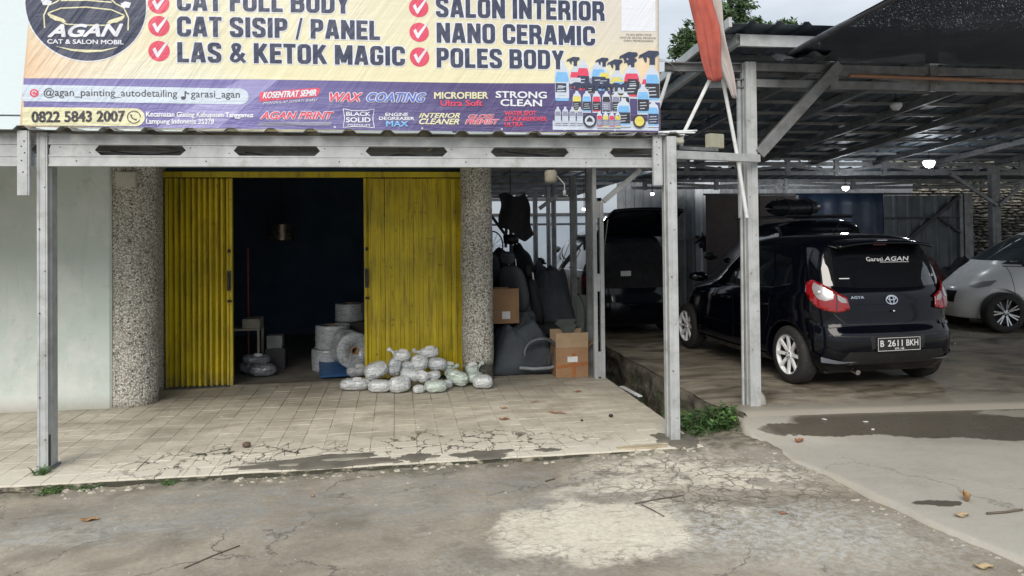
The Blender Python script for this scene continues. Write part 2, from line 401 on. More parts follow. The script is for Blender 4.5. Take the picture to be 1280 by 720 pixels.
def gfl(i, k):
    y = ys[k]; x0 = gx(y); x = x0+(26-x0)*(i/60)**1.5
    f = 6.62-.068*(x-3.2)*.9
    yy = y + (f-6.62)*max(0, 1-(y-6.62)/2)
    z = .12+.006*fbm(x, yy, 0, 1.2)
    if k == 0: z = apron_z(x, yy)-.03
    elif k == 1: z -= .012
    return (x, yy, z)
n_ = len(ys)
vs = [gfl(i, k) for i in range(61) for k in range(n_)]
m.add(vs, [(i*n_+j, (i+1)*n_+j, (i+1)*n_+j+1, i*n_+j+1) for i in range(60) for j in range(n_-1)], True)
struct('garage_floor', m, GAR, False)
m = MB()    # the rough stone-faced side of the slab above the gutter
def side(u, v):
    y = 6.6+10.4*u**1.6; x = gx(max(y, 6.7)) ; z = .118-.52*v
    k = .05*fbm(y, z, 2, 2.2)+.028*fbm(y, z, 5, 7)+.035*noise.voronoi(Vector((y*4, z*6, 1)))[0][0]
    return (x-.01-k*min(1, v*6)+.05*(1-v)*0, y, z)
m.grid(side, 170, 26)
GUT = N('mossy_rough_cement'); P = GUT.pos
c = GUT.mix(GUT.mr(GUT.noise(P, 6, 8, .7), .4, .62), (.17, .15, .115), (.07, .062, .045))
c = GUT.mix(GUT.math('MULTIPLY', GUT.mr(GUT.noise(P, 3, 6, .6), .5, .62), GUT.mr(GUT.xyz(P)[2], .02, -.12)), c, (.035, .055, .02))
GUTM = GUT.done(c, .9, 0, GUT.bump(GUT.noise(P, 25, 8, .7), .8, .02))
struct('gutter_wall', m, GUTM)
m = MB(); m.grid(lambda u, v: (2.5+1.3*u, 6.2+11*v, -.36+.03*fbm(u*4, v*30, 0, 1)), 14, 90)
struct('gutter_bed', m, pm('gutter_mud', (.045, .04, .03), (.02, .022, .018), 4, .55, 0, .6, 14))
# rounded cement mouth where the gutter meets the apron
m = MB()
def mouth(u, v):
    x = 2.62+.86*u; y = 6.18+.62*v
    h = -.055 + .13*max(0, u-.35) - .28*max(0, v-.35+.25*(1-u))*(1-.75*u)
    return (x, y, h+.02*fbm(x, y, 0, 4))
m.grid(mouth, 26, 20)
struct('gutter_mouth', m, GUTM)

# ============================================================ tiled porch floor
BX0, BX1, BY0, BY1 = -9.1, 2.585, 6.075, 9.52
n = N('porch_bedding'); P = n.pos
BED = n.done(n.mix(n.mr(n.noise(P, 13, 7, .7), .42, .6), (.05, .045, .035), n.mix(n.mr(n.xyz(P)[1], 6.14, 6.08), n.mix(n.mr(n.xyz(P)[1], 6.5, 7.0), (.07, .062, .045), (.34, .305, .24)), n.mix(n.mr(n.noise(n.scale(P, (1, 1, 3)), 6, 7, .7), .48, .56), (.045, .05, .028), (.30, .27, .21)))), .95, 0, n.bump(n.noise(P, 30, 6), .6, .01))
m = MB()
N1 = 220
def edge_y(x): return BY0+.018*fbm(x*2.3, 5, 0, 1, 4)-.004
vt = []; 
for i in range(N1+1):
    x = BX0+(BX1-BX0)*i/N1; e = edge_y(x)
    vt += [(x, e-.012-.02*abs(fbm(x*5, 1, 0, 1)), -.16), (x, e, -.012), (x, 10.2, -.012)]
m.add(vt, [(i*3+j, i*3+3+j, i*3+4+j, i*3+1+j) for i in range(N1) for j in range(2)])
m.add([(BX1, BY0, -.012), (BX1, 10.2, -.012), (BX1, 10.2, -.45), (BX1, BY0, -.45)], [(0, 1, 2, 3)])
porch = struct('porch_floor', m, BED)
n = N('cream_floor_tile'); P = n.pos
rd = n.rnd()
base = n.mix(rd, (.62, .575, .48), (.52, .48, .39))
dirty = n.noise(n.scale(P, (1, 1.6, 1)), 1.4, 8, .66, .5)
yy = n.xyz(P)[1]
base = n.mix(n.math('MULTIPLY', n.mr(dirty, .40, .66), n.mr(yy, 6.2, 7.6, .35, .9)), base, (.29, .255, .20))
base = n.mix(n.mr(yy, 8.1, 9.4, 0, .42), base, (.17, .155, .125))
base = n.mix(n.math('MULTIPLY', n.mr(n.noise(P, 11, 8, .72), .52, .68), .45), base, (.20, .175, .13))
base = n.mix(n.math('MULTIPLY', n.blob(-2.1, 9.05, .55, .25, 0, .9, .3), .5), base, (.13, .12, .10))
base = n.mix(n.math('MULTIPLY', n.blob(1.1, 9.1, .5, .3, 0, .9, .3), .5), base, (.15, .14, .115))
base = n.mix(n.math('MULTIPLY', n.mr(n.voro(P, 38), .10, .05), .5), base, (.08, .07, .055))
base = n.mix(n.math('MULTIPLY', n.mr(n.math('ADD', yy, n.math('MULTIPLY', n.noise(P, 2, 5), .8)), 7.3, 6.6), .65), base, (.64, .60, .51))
vv = n.voro(n.vm('ADD', P, n.vm('MULTIPLY', n.noise(P, 4, 6, .65, 0, True), (.35, .30, 0))), 5.0, 'DISTANCE_TO_EDGE')
zc = n.math('MAXIMUM', n.blob(-1.35, 6.5, .95, .38, .1, .9, .35), n.blob(.45, 6.55, 1.2, .36, -.05, .9, .35))
hair = n.math('MULTIPLY', n.math('MULTIPLY', n.mr(n.math('SUBTRACT', vv, n.math('MULTIPLY', n.noise(P, 9, 4), .040)), .022, .0), zc), n.mr(n.noise(P, 2.6, 5, .7), .40, .46))
base = n.mix(n.math('MULTIPLY', hair, .95), base, (.045, .04, .03))
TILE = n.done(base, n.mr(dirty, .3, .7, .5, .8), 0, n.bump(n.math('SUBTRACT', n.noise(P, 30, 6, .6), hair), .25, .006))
random.seed(4)
def tile_mesh(kind):
    mb = MB(); s = .0990; t = .0045
    polys = [[(-s, -s), (s, -s), (s, s), (-s, s)]]
    rnd = random.Random(kind*7+1)
    def split(poly, p, d, gap):
        nrm = Vector((-d[1], d[0])); A, B = [], []
        for sg, L in ((1, A), (-1, B)):
            m_ = len(poly)
            for i in range(m_):
                a = Vector(poly[i]); b = Vector(poly[(i+1) % m_])
                da = (a-Vector(p)).dot(nrm)*sg-gap; db = (b-Vector(p)).dot(nrm)*sg-gap
                if da >= 0: L.append(tuple(a))
                if da*db < 0: L.append(tuple(a+(b-a)*(da/(da-db))))
        return [q for q in (A, B) if len(q) > 2]
    for c in range({0: 0, 1: 0, 2: 0, 3: 1, 4: 2, 5: 2, 6: 3, 7: 4}[kind]):
        a = rnd.uniform(0, PI); p = (rnd.uniform(-.05, .05), rnd.uniform(-.05, .05)); new = []
        for q in polys:
            if rnd.random() < .8 or len(polys) == 1: new += split(q, p, (math.cos(a), math.sin(a)), rnd.uniform(.001, .003))
            else: new.append(q)
        polys = new
    for q in polys:
        cx = sum(a for a, b in q)/len(q); cy = sum(b for a, b in q)/len(q); dz = rnd.uniform(-.002, .003) if len(polys) > 1 else 0
        k = len(q); inn = []
        for a, b in q:
            L = math.hypot(a-cx, b-cy) or 1; inn.append((a-(a-cx)/L*.003, b-(b-cy)/L*.003))
        vs = [(a, b, -.012) for a, b in q]+[(a, b, -.0025+dz) for a, b in q]+[(a, b, dz) for a, b in inn]
        fs = [(i, (i+1) % k, k+(i+1) % k, k+i) for i in range(k)]+[(k+i, k+(i+1) % k, 2*k+(i+1) % k, 2*k+i) for i in range(k)]+[tuple(range(2*k, 3*k))]
        mb.add(vs, fs)
    me = mb.mesh('tile'); me.materials.append(TILE); return me
TM = [tile_mesh(k) for k in range(8)]
cells = []
TX0 = 1.36
for j in range(17):
    for i in range(-52, 6):
        x = TX0+.2*i+.1+(.0 if j < 99 else 0); y = BY0+.1+.2*j
        if x > 2.585-.02 or x < -9.0: continue
        cells.append((x, y, j))
vis = sorted([c for c in cells if c[0] > -.46*c[1]-.1], key=lambda c: c[1]+.15*abs(c[0]))
near = set(vis[:300]); far = [c for c in cells if c not in near]
def tile_kind(x, y, j):
    cr_ = math.exp(-((x+1.4)/.8)**2-((y-6.5)/.35)**2)+math.exp(-((x-.5)/1.0)**2-((y-6.4)/.3)**2)+.5*math.exp(-((x-1.9)/.5)**2-((y-6.4)/.25)**2)
    if random.random() < cr_*.85: return random.choice([3, 4, 5, 6, 7, 6])
    return 0
for (x, y, j) in vis[:300]:
    me = TM[tile_kind(x, y, j)]
    o = put('tile', me, None, porch, (x+random.uniform(-.0012, .0012), y+random.uniform(-.0012, .0012), random.uniform(-.0015, .0015)))
    br = math.exp(-((x+1.4)/1)**2-((y-6.5)/.4)**2)
    if y < 6.6 and random.random() < .5: o.location.y += random.uniform(-.003, .003); o.location.x += random.uniform(-.003, .003)
    o.rotation_euler = (random.gauss(0, .004+.01*br), random.gauss(0, .004+.01*br), random.gauss(0, .004))
mb = MB()
for (x, y, j) in far:
    s = .0985; z = random.uniform(-.0015, .0015)
    mb.add([(x-s, y-s, -.012), (x+s, y-s, -.012), (x+s, y+s, -.012), (x-s, y+s, -.012), (x-s+.002, y-s+.002, z), (x+s-.002, y-s+.002, z), (x+s-.002, y+s-.002, z), (x-s+.002, y+s-.002, z)],
           [(0, 1, 5, 4), (1, 2, 6, 5), (2, 3, 7, 6), (3, 0, 4, 7), (4, 5, 6, 7)])
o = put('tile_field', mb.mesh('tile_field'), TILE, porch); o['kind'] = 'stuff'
# old mortar smears over the broken front edge
MORT = pm('grey_mortar', (.16, .145, .115), (.10, .092, .075), 5, .9, 0, .5, 30)
MORT_L = pm('sandy_mortar', (.40, .33, .22), (.33, .27, .18), 5, .9, 0, .4, 30)
MORT_P = pm('pale_mortar_film', (.30, .275, .22), (.22, .20, .16), 9, .9, 0, .4, 30)
def smear(x, y, rx, ry, m, h=.006, seed=0):
    mb = MB(); K = 72; ring = []
    for k in range(K):
        a = k*2*PI/K; q = 1+.55*fbm(math.cos(a)*1.7+seed, math.sin(a)*1.7, seed, 1, 5)
        ring.append((x+rx*q*math.cos(a), y+ry*q*math.sin(a)))
    vs = []; fs = []
    for s_, z in ((1, .0015), (.95, h*.75), (.8, h), (.45, h*1.1)):
        vs += [(x+(a-x)*s_, max(y+(b-y)*s_, BY0-.03), z+.002*fbm(a*s_, b*s_, seed, 9)) for a, b in ring]
    vs.append((x, y, h)); L = len(vs)-1
    for r in range(3): fs += [(r*K+i, r*K+(i+1) % K, (r+1)*K+(i+1) % K, (r+1)*K+i) for i in range(K)]
    fs += [(3*K+i, 3*K+(i+1) % K, L) for i in range(K)]
    mb.add(vs, fs, True); return part('mortar_smear', mb, m, porch)
smear(-.62, 6.22, .58, .15, MORT, .010, 1); smear(-.45, 6.25, .20, .035, MORT_P, .014, 2); smear(-.85, 6.17, .10, .03, MORT_P, .013, 4); smear(.70, 6.19, .26, .11, MORT, .008, 3); smear(.14, 6.2, .16, .09, MORT, .007, 5)
smear(2.42, 6.32, .19, .25, MORT, .012, 7); smear(1.25, 6.21, .10, .05, MORT, .007, 9); smear(2.07, 6.14, .24, .055, MORT_L, .011, 11)
# chips of broken mortar and rubble along the edge
random.seed(9)
RUB = pm('pale_rubble', (.44, .41, .34), (.30, .27, .22), 10, .9, 0, .5, 50)
def chip(mb, x, y, z, r, flat=.45):
    vs = []; 
    for k in range(6):
        a = k*PI/3+random.uniform(-.3, .3); q = r*random.uniform(.6, 1.2); vs.append((x+q*math.cos(a), y+q*.7*math.sin(a), z))
    vs += [(x+(a-x)*.6, y+(b-y)*.6, z+r*flat*random.uniform(.7, 1.1)) for a, b, c in vs]
    mb.add(vs, [(i, (i+1) % 6, 6+(i+1) % 6, 6+i) for i in range(6)]+[tuple(range(6, 12))])
mb = MB()
for k in range(520):
    x = random.uniform(-4, 2.6); y = BY0-.01-abs(random.gauss(0, .06))
    if fbm(x*1.6, 3, 0, 1) < -.05+random.gauss(0, .12): continue
    chip(mb, x, y, road_z(x, y)-.002, random.choice([.004, .006, .008, .011, .018, .03])*random.uniform(.6, 1.3))
for k in range(260):
    x = random.uniform(-3.4, 5); y = random.uniform(3.4, 6); x = min(x, apron_left(y)-.02)
    chip(mb, x, y, road_z(x, y)-.001, random.choice([.003, .004, .006, .008, .012]), .5)
for k in range(45):
    y = random.uniform(3.6, 6.2); x = apron_left(y)-abs(random.gauss(0, .15)); chip(mb, x, y, road_z(x, y)-.001, random.choice([.006, .01, .015, .022]), .35)
o = put('edge_rubble', mb.mesh('edge_rubble'), RUB); o['kind'] = 'stuff'; tag(o, 'pale crumbled mortar chips scattered on the road by the tile edge', 'rubble')
# ============================================================ shop building
def stucco():
    n = N('stained_pale_stucco'); P = n.pos
    z = n.xyz(P)[2]
    c = n.mix(n.mr(n.noise(P, .9, 6, .6), .35, .65), (.62, .69, .66), (.53, .61, .57))
    c = n.mix(n.math('MULTIPLY', n.mr(n.noise(P, 2.1, 8, .65), .5, .62), .55), c, (.72, .75, .74))
    c = n.mix(n.math('MULTIPLY', n.math('MULTIPLY', n.mr(n.noise(P, 3.2, 8, .7), .42, .62), n.mr(z, .9, .1)), .8), c, (.76, .77, .75))
    c = n.mix(n.math('MULTIPLY', n.mr(n.noise(n.scale(P, (3, 3, .6)), 1.6, 7, .7, 1.0), .54, .66), .30), c, (.42, .47, .43))
    c = n.mix(n.math('MULTIPLY', n.mr(n.noise(P, 1.4, 9, .7, .6), .54, .58), .35), c, (.50, .60, .54))
    c = n.mix(n.math('MULTIPLY', n.mr(n.noise(P, 6, 9, .75), .60, .66), .4), c, (.45, .46, .42))
    c = n.mix(n.math('MULTIPLY', n.mr(z, .16, .0), .6), c, (.30, .27, .21))
    c = n.mix(n.mr(z, 2.9, 3.0), c, (.62, .70, .73))
    c = n.mix(n.math('MULTIPLY', n.mr(n.voro(P, 5), .035, .02), .3), c, (.2, .2, .18))
    return n.done(c, .85, 0, n.bump(n.noise(P, 14, 8, .65), .3, .012))
STUC = stucco()
def pebble():
    n = N('pebble_dash_render'); P = n.pos
    d = n.voro(P, 52); cc = n.voro(P, 52, out='Color'); sx = n.xyz(cc)
    st = n.mix(sx[0], (.50, .49, .44), (.80, .78, .72))
    st = n.mix(n.mr(n.math('ADD', sx[1], n.math('MULTIPLY', n.noise(P, 4, 4), .25)), .97, 1.0), st, (.10, .09, .08))
    c = n.mix(n.mr(d, .40, .62), st, (.30, .285, .25))
    c = n.mix(n.math('MULTIPLY', n.mr(n.noise(P, 2.2, 6, .65), .5, .68), .4), c, (.28, .27, .235))
    xx = n.xyz(P)
    mold = n.math('MULTIPLY', n.mr(xx[0], .5, .9), n.mr(n.math('ADD', xx[2], n.math('MULTIPLY', n.noise(P, 7, 5, .6), .34)), .42, .34))
    c = n.mix(n.math('MULTIPLY', mold, .85), c, (.045, .045, .032))
    c = n.mix(n.math('MULTIPLY', n.mr(xx[2], .08, .0), .6), c, (.2, .18, .13))
    return n.done(c, .9, 0, n.bump(n.math('SUBTRACT', n.mr(d, .0, .6), n.noise(P, 90, 3)), .7, .01))
PEB = pebble()
shop = thing('shop_building', 'pale green-white plastered shop with round pebble-dash pillars and yellow folding gates', 'building', (-1, 9.5, 0))
m = MB(); m.box(-9, -3.02, 8.57, 8.8, -.1, 2.86); part('wall', m, STUC, shop, True, .02)
m = MB(); m.box(-9, 1.2, 8.50, 9.0, 3.112, 5.4); m.box(-9, 1.2, 8.51, 9.0, 2.86, 3.10); part('upper_wall', m, STUC, shop, True, .006)
m = MB(); m.box(-3.1, -2.76, 8.85, 9.62, -.1, 2.86); part('return_wall', m, PEB, shop, True, .01)
def pillar(x, y, r, sq=0):
    mb = MB(); NA, NZ = 110, 190
    def f(u, v):
        a = u*2*PI; z = -.05+2.91*v
        p = Vector((x+r*math.cos(a), y+r*math.sin(a), z))
        k = noise.voronoi(Vector((p.x*36, p.y*36, z*36)))[0][0]
        q = .012*(.5-min(k, .9))+.012*fbm(p.x, p.y, z, 2.5)
        if z < .3 and sq: q -= .02*(1-z/.3)*abs(fbm(p.x, p.y, z, 7))
        return (x+(r+q)*math.cos(a), y+(r+q)*math.sin(a), z)
    mb.grid(f, NA, NZ); return part('pillar', mb, PEB, shop, True)
pillar(-2.885, 8.82, .255); pillar(.985, 9.32, .195, 1)
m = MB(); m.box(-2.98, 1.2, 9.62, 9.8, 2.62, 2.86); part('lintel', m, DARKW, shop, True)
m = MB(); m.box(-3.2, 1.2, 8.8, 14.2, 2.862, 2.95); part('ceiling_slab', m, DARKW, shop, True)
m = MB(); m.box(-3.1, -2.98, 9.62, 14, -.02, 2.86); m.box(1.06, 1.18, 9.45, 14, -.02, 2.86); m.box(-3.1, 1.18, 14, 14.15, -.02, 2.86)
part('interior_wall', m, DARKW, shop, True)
m = MB(); m.box(-2.98, 1.06, 9.56, 14, -.05, .012); struct('shop_floor', m, pm('dusty_shop_cement', (.19, .175, .15), (.12, .11, .095), 2, .6, 0, .2, 20))
m = MB(); m.box(-2.0, -.38, 9.47, 9.60, -.01, .022); part('threshold', m, pm('worn_threshold', (.16, .14, .11), (.08, .07, .055), 8, .6), shop, True, .004)

# folding gates
def gate_mat():
    n = N('yellow_gate_paint'); P = n.pos
    c = n.mix(n.mr(n.noise(P, 2.2, 5), .35, .65), (.60, .475, .012), (.44, .35, .012))
    c = n.mix(n.math('MULTIPLY', n.mr(n.noise(n.scale(P, (9, 9, .8)), 2, 6, .65), .50, .64), .7), c, (.22, .17, .02))
    z = n.xyz(P)[2]
    c = n.mix(n.math('MULTIPLY', n.mr(z, .22, .02), n.mr(n.noise(P, 9, 6), .35, .6)), c, (.20, .16, .06))
    c = n.mix(n.math('MULTIPLY', n.mr(n.noise(P, 13, 8, .75), .60, .66), .8), c, (.11, .06, .02))
    return n.done(c, .48, 0, n.bump(n.noise(P, 40, 4), .08, .005))
YEL = gate_mat()
def gate(x0, x1, nsl, rib, amp, ztop, handle_x, label):
    g = bpy.data.objects.new('folding_gate', None); col.objects.link(g); g.parent = shop; g['label'] = label
    g.location = (x0+1, 0, 0); Y = 9.5; w = (x1-x0)/nsl
    sm = {}
    rnd = random.Random(int(x0*10))
    for i in range(nsl):
        mb = MB(); ww = w
        # plan view profile of one pressed slat: pan, rib, pan
        k = rnd.uniform(.85, 1.15)
        pr = [(0, amp*k), (ww*.32, -amp*.25), (ww*.36, -amp*.25-rib), (ww*.36+rib*1.0, -amp*.25-rib), (ww*.36+rib*1.4, -amp*.1), (ww*.98, amp*k)]
        t = .004
        poly = pr+[(a, b+t) for a, b in reversed(pr)]
        mb.prism([(a, b) for a, b in poly], 0, ztop-.03, 'Z')
        me = mb.mesh('slat'); bm = bmesh.new(); bm.from_mesh(me); bmesh.ops.recalc_face_normals(bm, faces=bm.faces); bm.to_mesh(me); bm.free()
        o = put('slat', me, YEL, g, (x0-g.location.x+i*w-.0+1*0, Y-9.5+0, .025+rnd.uniform(0, .004)))
        o.location.x = x0-(-1)-g.location.x-0+i*w; o.rotation_euler = (0, rnd.uniform(-.0008, .0008), rnd.uniform(-.09, .09))
    off = Vector((-1, 9.5, 0))+g.location
    def gp(name, mb, m, bev=0):
        me = mb.mesh(name, off)
        bm = bmesh.new(); bm.from_mesh(me); bmesh.ops.recalc_face_normals(bm, faces=bm.faces)
        if bev:
            es = [e for e in bm.edges if len(e.link_faces) == 2 and e.calc_face_angle(0) > .5]
            bmesh.ops.bevel(bm, geom=es, offset=bev, segments=1, affect='EDGES')
        bm.to_mesh(me); bm.free(); return put(name, me, m, g)
    for xx in (x0-.02, x1-.012):
        mb = MB(); mb.box(xx, xx+.035, Y-.035, Y+.03, .012, ztop); gp('edge_rail', mb, YEL, .004)
    mb = MB(); hx = handle_x
    mb.tube([(hx, Y-.05, 1.19), (hx, Y-.075, 1.21), (hx, Y-.075, 1.35), (hx, Y-.05, 1.37)], .011, 8); mb.box(hx-.022, hx+.022, Y-.05, Y-.04, 1.16, 1.40)
    gp('handle', mb, STEEL_DK)
    mb = MB(); mb.box(hx-.02, hx+.03, Y-.05, Y-.036, 1.02, 1.05); mb.box(hx-.015, hx+.02, Y-.05, Y-.036, 1.62, 1.66); gp('hasp', mb, SCREW)
    mb = MB(); mb.box(x0, x1, Y+.035, Y+.045, 1.24, 1.28); mb.box(x0, x1, Y+.035, Y+.045, .35, .39); mb.box(x0, x1, Y+.035, Y+.045, 2.1, 2.14); gp('lattice_bar', mb, STEEL_DK)
    return g
gate(-2.715, -1.99, 11, .022, .026, 2.52, -2.005, 'half-folded yellow gate leaf left of the opening')
gate(-.385, .80, 10, .015, .012, 2.52, -.372, 'pulled-out yellow gate leaf right of the opening')
m = MB(); m.box(-2.76, .84, 9.46, 9.56, 2.53, 2.60)
part('gate_header', m, YEL, shop, True, .004)
m = MB(); m.box(-2.95, -2.745, 8.49, 8.57, 2.36, 2.52)
o = solo('junction_box', m, pm('cream_plastic', (.55, .54, .48), (.45, .44, .38), 8, .5), 'square cream junction box at the top of the left pebble pillar', 'electrical box', bevel=.008)

# ============================================================ porch canopy
can = thing('porch_canopy', 'galvanised steel canopy with plated beam and corrugated roof over the tiled porch', 'canopy', (0, 6.4, 0))
def channel(w, d):   # closed outline of two nested C profiles with a groove down the front
    g = .006
    return [(-w/2, -d/2), (-w*.30, -d/2), (-w*.27, -d/2+g), (-w*.10, -d/2+g), (-w*.07, -d/2), (w*.32, -d/2), (w*.35, -d/2+g*.6), (w/2, -d/2+g*.6),
            (w/2, -d*.32), (w/2-.010, -d*.30), (w/2-.010, -d*.06), (w/2, -d*.04), (w/2, d/2), (-w/2, d/2), (-w/2, d*.1), (-w/2+.008, d*.08), (-w/2+.008, -d*.12), (-w/2, -d*.14)]
def screws(mb, pts, ax='Y'):
    for x, y, z in pts:
        T = Matrix.Translation((x, y, z)); mb.lathe([(0, -.005), (.004, -.004), (.0045, 0), (.006, .001), (.006, .003)], 8, T, False, 'Y')
def post(root, x, y, w, d, z0, z1, m=GALV, scr=None, lean=0):
    mb = MB(); mb.prism([(x+a, y+b) for a, b in channel(w, d)], z0, z1, 'Z')
    o = part('post', mb, m, root, True, 0)
    if scr:
        mb = MB(); screws(mb, [(x+dx, y-d/2, z) for dx, z in scr]); part('screw', mb, SCREW, root, True)
    return o
rnd = random.Random(3)
post(can, -2.755, 6.47, .075, .18, -.01, 2.66, scr=[(.02*(-1)**k, .25+.33*k) for k in range(7)])
post(can, 2.385, 6.335, .085, .15, -.05, 2.66, scr=[(.015*(-1)**k, .2+.41*k) for k in range(6)])
m = MB(); m.box(-2.728, -2.7155, 6.395, 6.43, .03, .28); part('slot_cover', m, STEEL_DK, can, True)
m = MB(); m.box(-2.80, -2.70, 6.36, 6.58, -.004, .022); part('base_plate', m, GALV_OLD, can, True, .004)
m = MB(); m.box(2.33, 2.44, 6.25, 6.42, -.045, .0); part('base_plate', m, GALV_OLD, can, True, .004)
for x, z0 in ((-2.862, 2.165), (2.278, 2.235)):
    mb = MB(); mb.prism([(x+a, 6.335+b) for a, b in [(-.042, -.02), (.03, -.02), (.034, -.014), (.042, -.014), (.042, .02), (.03, .02), (.03, -.006), (-.03, -.006), (-.03, .02), (-.042, .02)]], z0, 2.668, 'Z')
    h = part('hanger', mb, GALV, can, True)
    mb = MB(); screws(mb, [(x-.01, 6.314, z0+.27), (x+.012, 6.314, z0+.33), (x-.012, 6.314, z0+.38), (x+.008, 6.314, z0+.42), (x, 6.314, z0+.18)]); part('screw', mb, SCREW, h.parent, True)
# the plated beam
def chord_prof(h, lip=.012):   # (y,z) outline, front toward -Y
    return [(-.045, 0), (-.045, lip), (-.040, lip+.003), (-.040, h-lip-.003), (-.045, h-lip), (-.045, h), (.045, h), (.045, 0)]
def chord(x0, x1, y, z0, h, name, m):
    mb = MB(); mb.prism([(y+a, z0+b) for a, b in chord_prof(h)], x0, x1, 'X'); return part(name, mb, m, can, True)
segs = [(-9, -2.795), (-2.715, 2.345)]
for a, b in segs:
    chord(a, b, 6.44, 2.57, .082, 'top_chord', GALV_OLD if False else GALV); chord(a, b, 6.44, 2.398, .088, 'bottom_chord', GALV)
m = MB(); m.box(-2.4, 2.3, 6.485, 6.49, 2.39, 2.66)
for k in range(-6, 5):
    x0 = -2.33+1.06*k+.60; x1 = x0+.46
    if x0 > 2.2: continue
    if k == -1: x0, x1 = -2.71, -2.33
    if k == -2: x0, x1 = -3.30, -2.80
    zz0, zz1, n_ = 2.487, 2.569, .045
    mb = MB(); mb.prism([(x0, zz0), (x1, zz0), (x1-n_ if k > -2 else x1-n_, (zz0+zz1)/2), (x1-.012, zz1), (x0+.012, zz1), (x0+(n_ if k != -1 else 0), (zz0+zz1)/2)], 6.402, 6.412, 'Y')
    part('web_plate', mb, GALV, can, True)
    mb = MB(); screws(mb, [(x0+.08, 6.402, zz1-.02), (x1-.08, 6.402, zz0+.02), (x0+.2, 6.399, 2.44)]); part('screw', mb, SCREW, can, True)
# back chord and purlins that show through the gaps
mb = MB(); mb.box(-9, 2.35, 6.60, 6.64, 2.44, 2.53); part('inner_beam', mb, GALV_OLD, can, True)
for y, z in ((7.1, 2.66), (7.75, 2.71), (8.35, 2.76)):
    mb = MB(); mb.box(-9, 2.55, y-.02, y+.02, z-.07, z-.005); part('purlin', mb, GALV_OLD, can, True)
for x in (-2.0, -.9, .3, 1.4, 2.3):
    mb = MB(); mb.bar((x, 6.5, 2.60), (x, 8.48, 2.745), .04, .07); part('rafter', mb, GALV_OLD, can, True)
def corr(fn, L, period, h, NY, th=.0012):
    """corrugated sheet: fn(s, v, lift) -> point; s runs across the ribs, v down the slope"""
    prof = []; s = 0
    while s < L:
        for a, b in ((0, 0), (.16*period, 0), (.17*period, 0)): pass
        for a, b in ((0, 0), (.62, 0), (.72, 1), (.88, 1)): prof.append((s+a*period, b*h))
        s += period
    prof = [q for q in prof if q[0] <= L]+[(L, 0)]
    vs = [fn(a, j/NY, b) for a, b in prof for j in range(NY+1)]
    fs = [(i*(NY+1)+j, (i+1)*(NY+1)+j, (i+1)*(NY+1)+j+1, i*(NY+1)+j+1) for i in range(len(prof)-1) for j in range(NY)]
    mb = MB(); mb.add(vs, fs); return mb
for pts in ([(-1.25+.1*k, 6.53, 2.50+.035*math.cos(k*.55+.6)) for k in range(7)], [(-2.3+.09*k, 6.53, 2.535-.03*math.sin(k*.5)) for k in range(7)], [(.95+.08*k, 6.53, 2.545-.008*k) for k in range(6)], [(-.05+.07*k, 6.53, 2.50+.02*math.sin(k)) for k in range(6)]):
    mb = MB(); mb.tube(pts, .006, 6); part('cable', mb, BLACKP, can, True)
# porch roof sheets, each its own
x = -9.0
while x < 2.5:
    x1 = min(x+.93, 2.52); kk = random.uniform(-.004, .004)
    mb = corr(lambda s, v, l: (x+s, 6.27+2.24*v+kk*3, 2.668+.10*v+l+kk+.004*fbm(x+s, v, 0, 3)), x1-x+.03, .31, .030, 6)
    solid(part('roof_sheet', mb, SHEET_TOP, can, True, recalc=False), .0015)
    x += .93
mb = MB(); mb.tube([(2.28, 6.30, 2.70), (2.45, 6.32, 2.712), (2.66, 6.36, 2.725)], .008, 6); mb.box(2.30, 2.62, 6.30, 6.36, 2.695, 2.706); part('flashing_strip', mb, WHITE_ST, can, True)
mb = MB(); mb.box(2.37, 2.52, 6.3, 6.45, 2.60, 2.655); part('corner_cap', mb, pm('putty_coloured_cap', (.42, .41, .36)), can, True, .012)
# link beam to the garage post, with its box
mb = MB(); mb.bar((2.43, 6.36, 2.508), (3.47, 6.80, 2.52), .05, .075); part('link_beam', mb, GALV, can, True, .004)
mb = MB(); mb.bar((2.50, 6.42, 2.575), (2.96, 6.62, 2.58), .05, .03); part('link_plank', mb, GALV_OLD, can, True, .003)
mb = MB(); mb.bar((2.56, 6.5, 2.55), (2.57, 6.5, 2.72), .03, .03); part('stub', mb, GALV, can, True)
m = MB(); T = Matrix.Translation((2.96, 6.66, 2.60)) @ Matrix.Rotation(.35, 4, 'Z'); m.box(-.085, .085, -.04, .04, 0, .135, T)
solo('meter_box', m, pm('yellowed_plastic_box', (.36, .36, .28), (.29, .28, .21), 8, .5), 'small yellowed electrical box resting on the link beam beside the garage post', 'electrical box', bevel=.006)

# ============================================================ banner
ban = thing('banner', 'large printed vinyl banner of a car paint shop above the porch roof', 'banner', (-.28, 6.36, 2.69))
YB = 6.36
def bw(x, z):      # gentle billow of the vinyl
    return .010*math.sin(x*1.35+.6)+.006*math.sin(x*3.1+z*2.2)+.004*math.sin(z*7+x*1.1)
def bxl(z): return -2.905+.078*(z-2.69)
def bxr(z): return 2.318
def bzb(x): return 2.693+.004*x+.008*math.sin(x*2.3+1)+.012*math.exp(-((x+2.75)/.2)**2)
n = N('vinyl_print_cream'); P = n.pos; q = n.xyz(P); X, Z = q[0], q[2]
c = n.mix(n.mr(X, -2.9, -1.6), (.66, .47, .32), (.72, .68, .46))
c = n.mix(n.math('MULTIPLY', n.blob(-1.9, 0, .65, 9, 0, 1.2, .0), n.mr(Z, 3.5, 3.0)), c, (.62, .66, .62))
c = n.mix(n.mr(n.math('ADD', Z, n.math('MULTIPLY', X, .05)), 3.10, 3.6), c, n.mix(n.mr(X, -1, 1.9), (.66, .64, .48), (.60, .56, .40)))
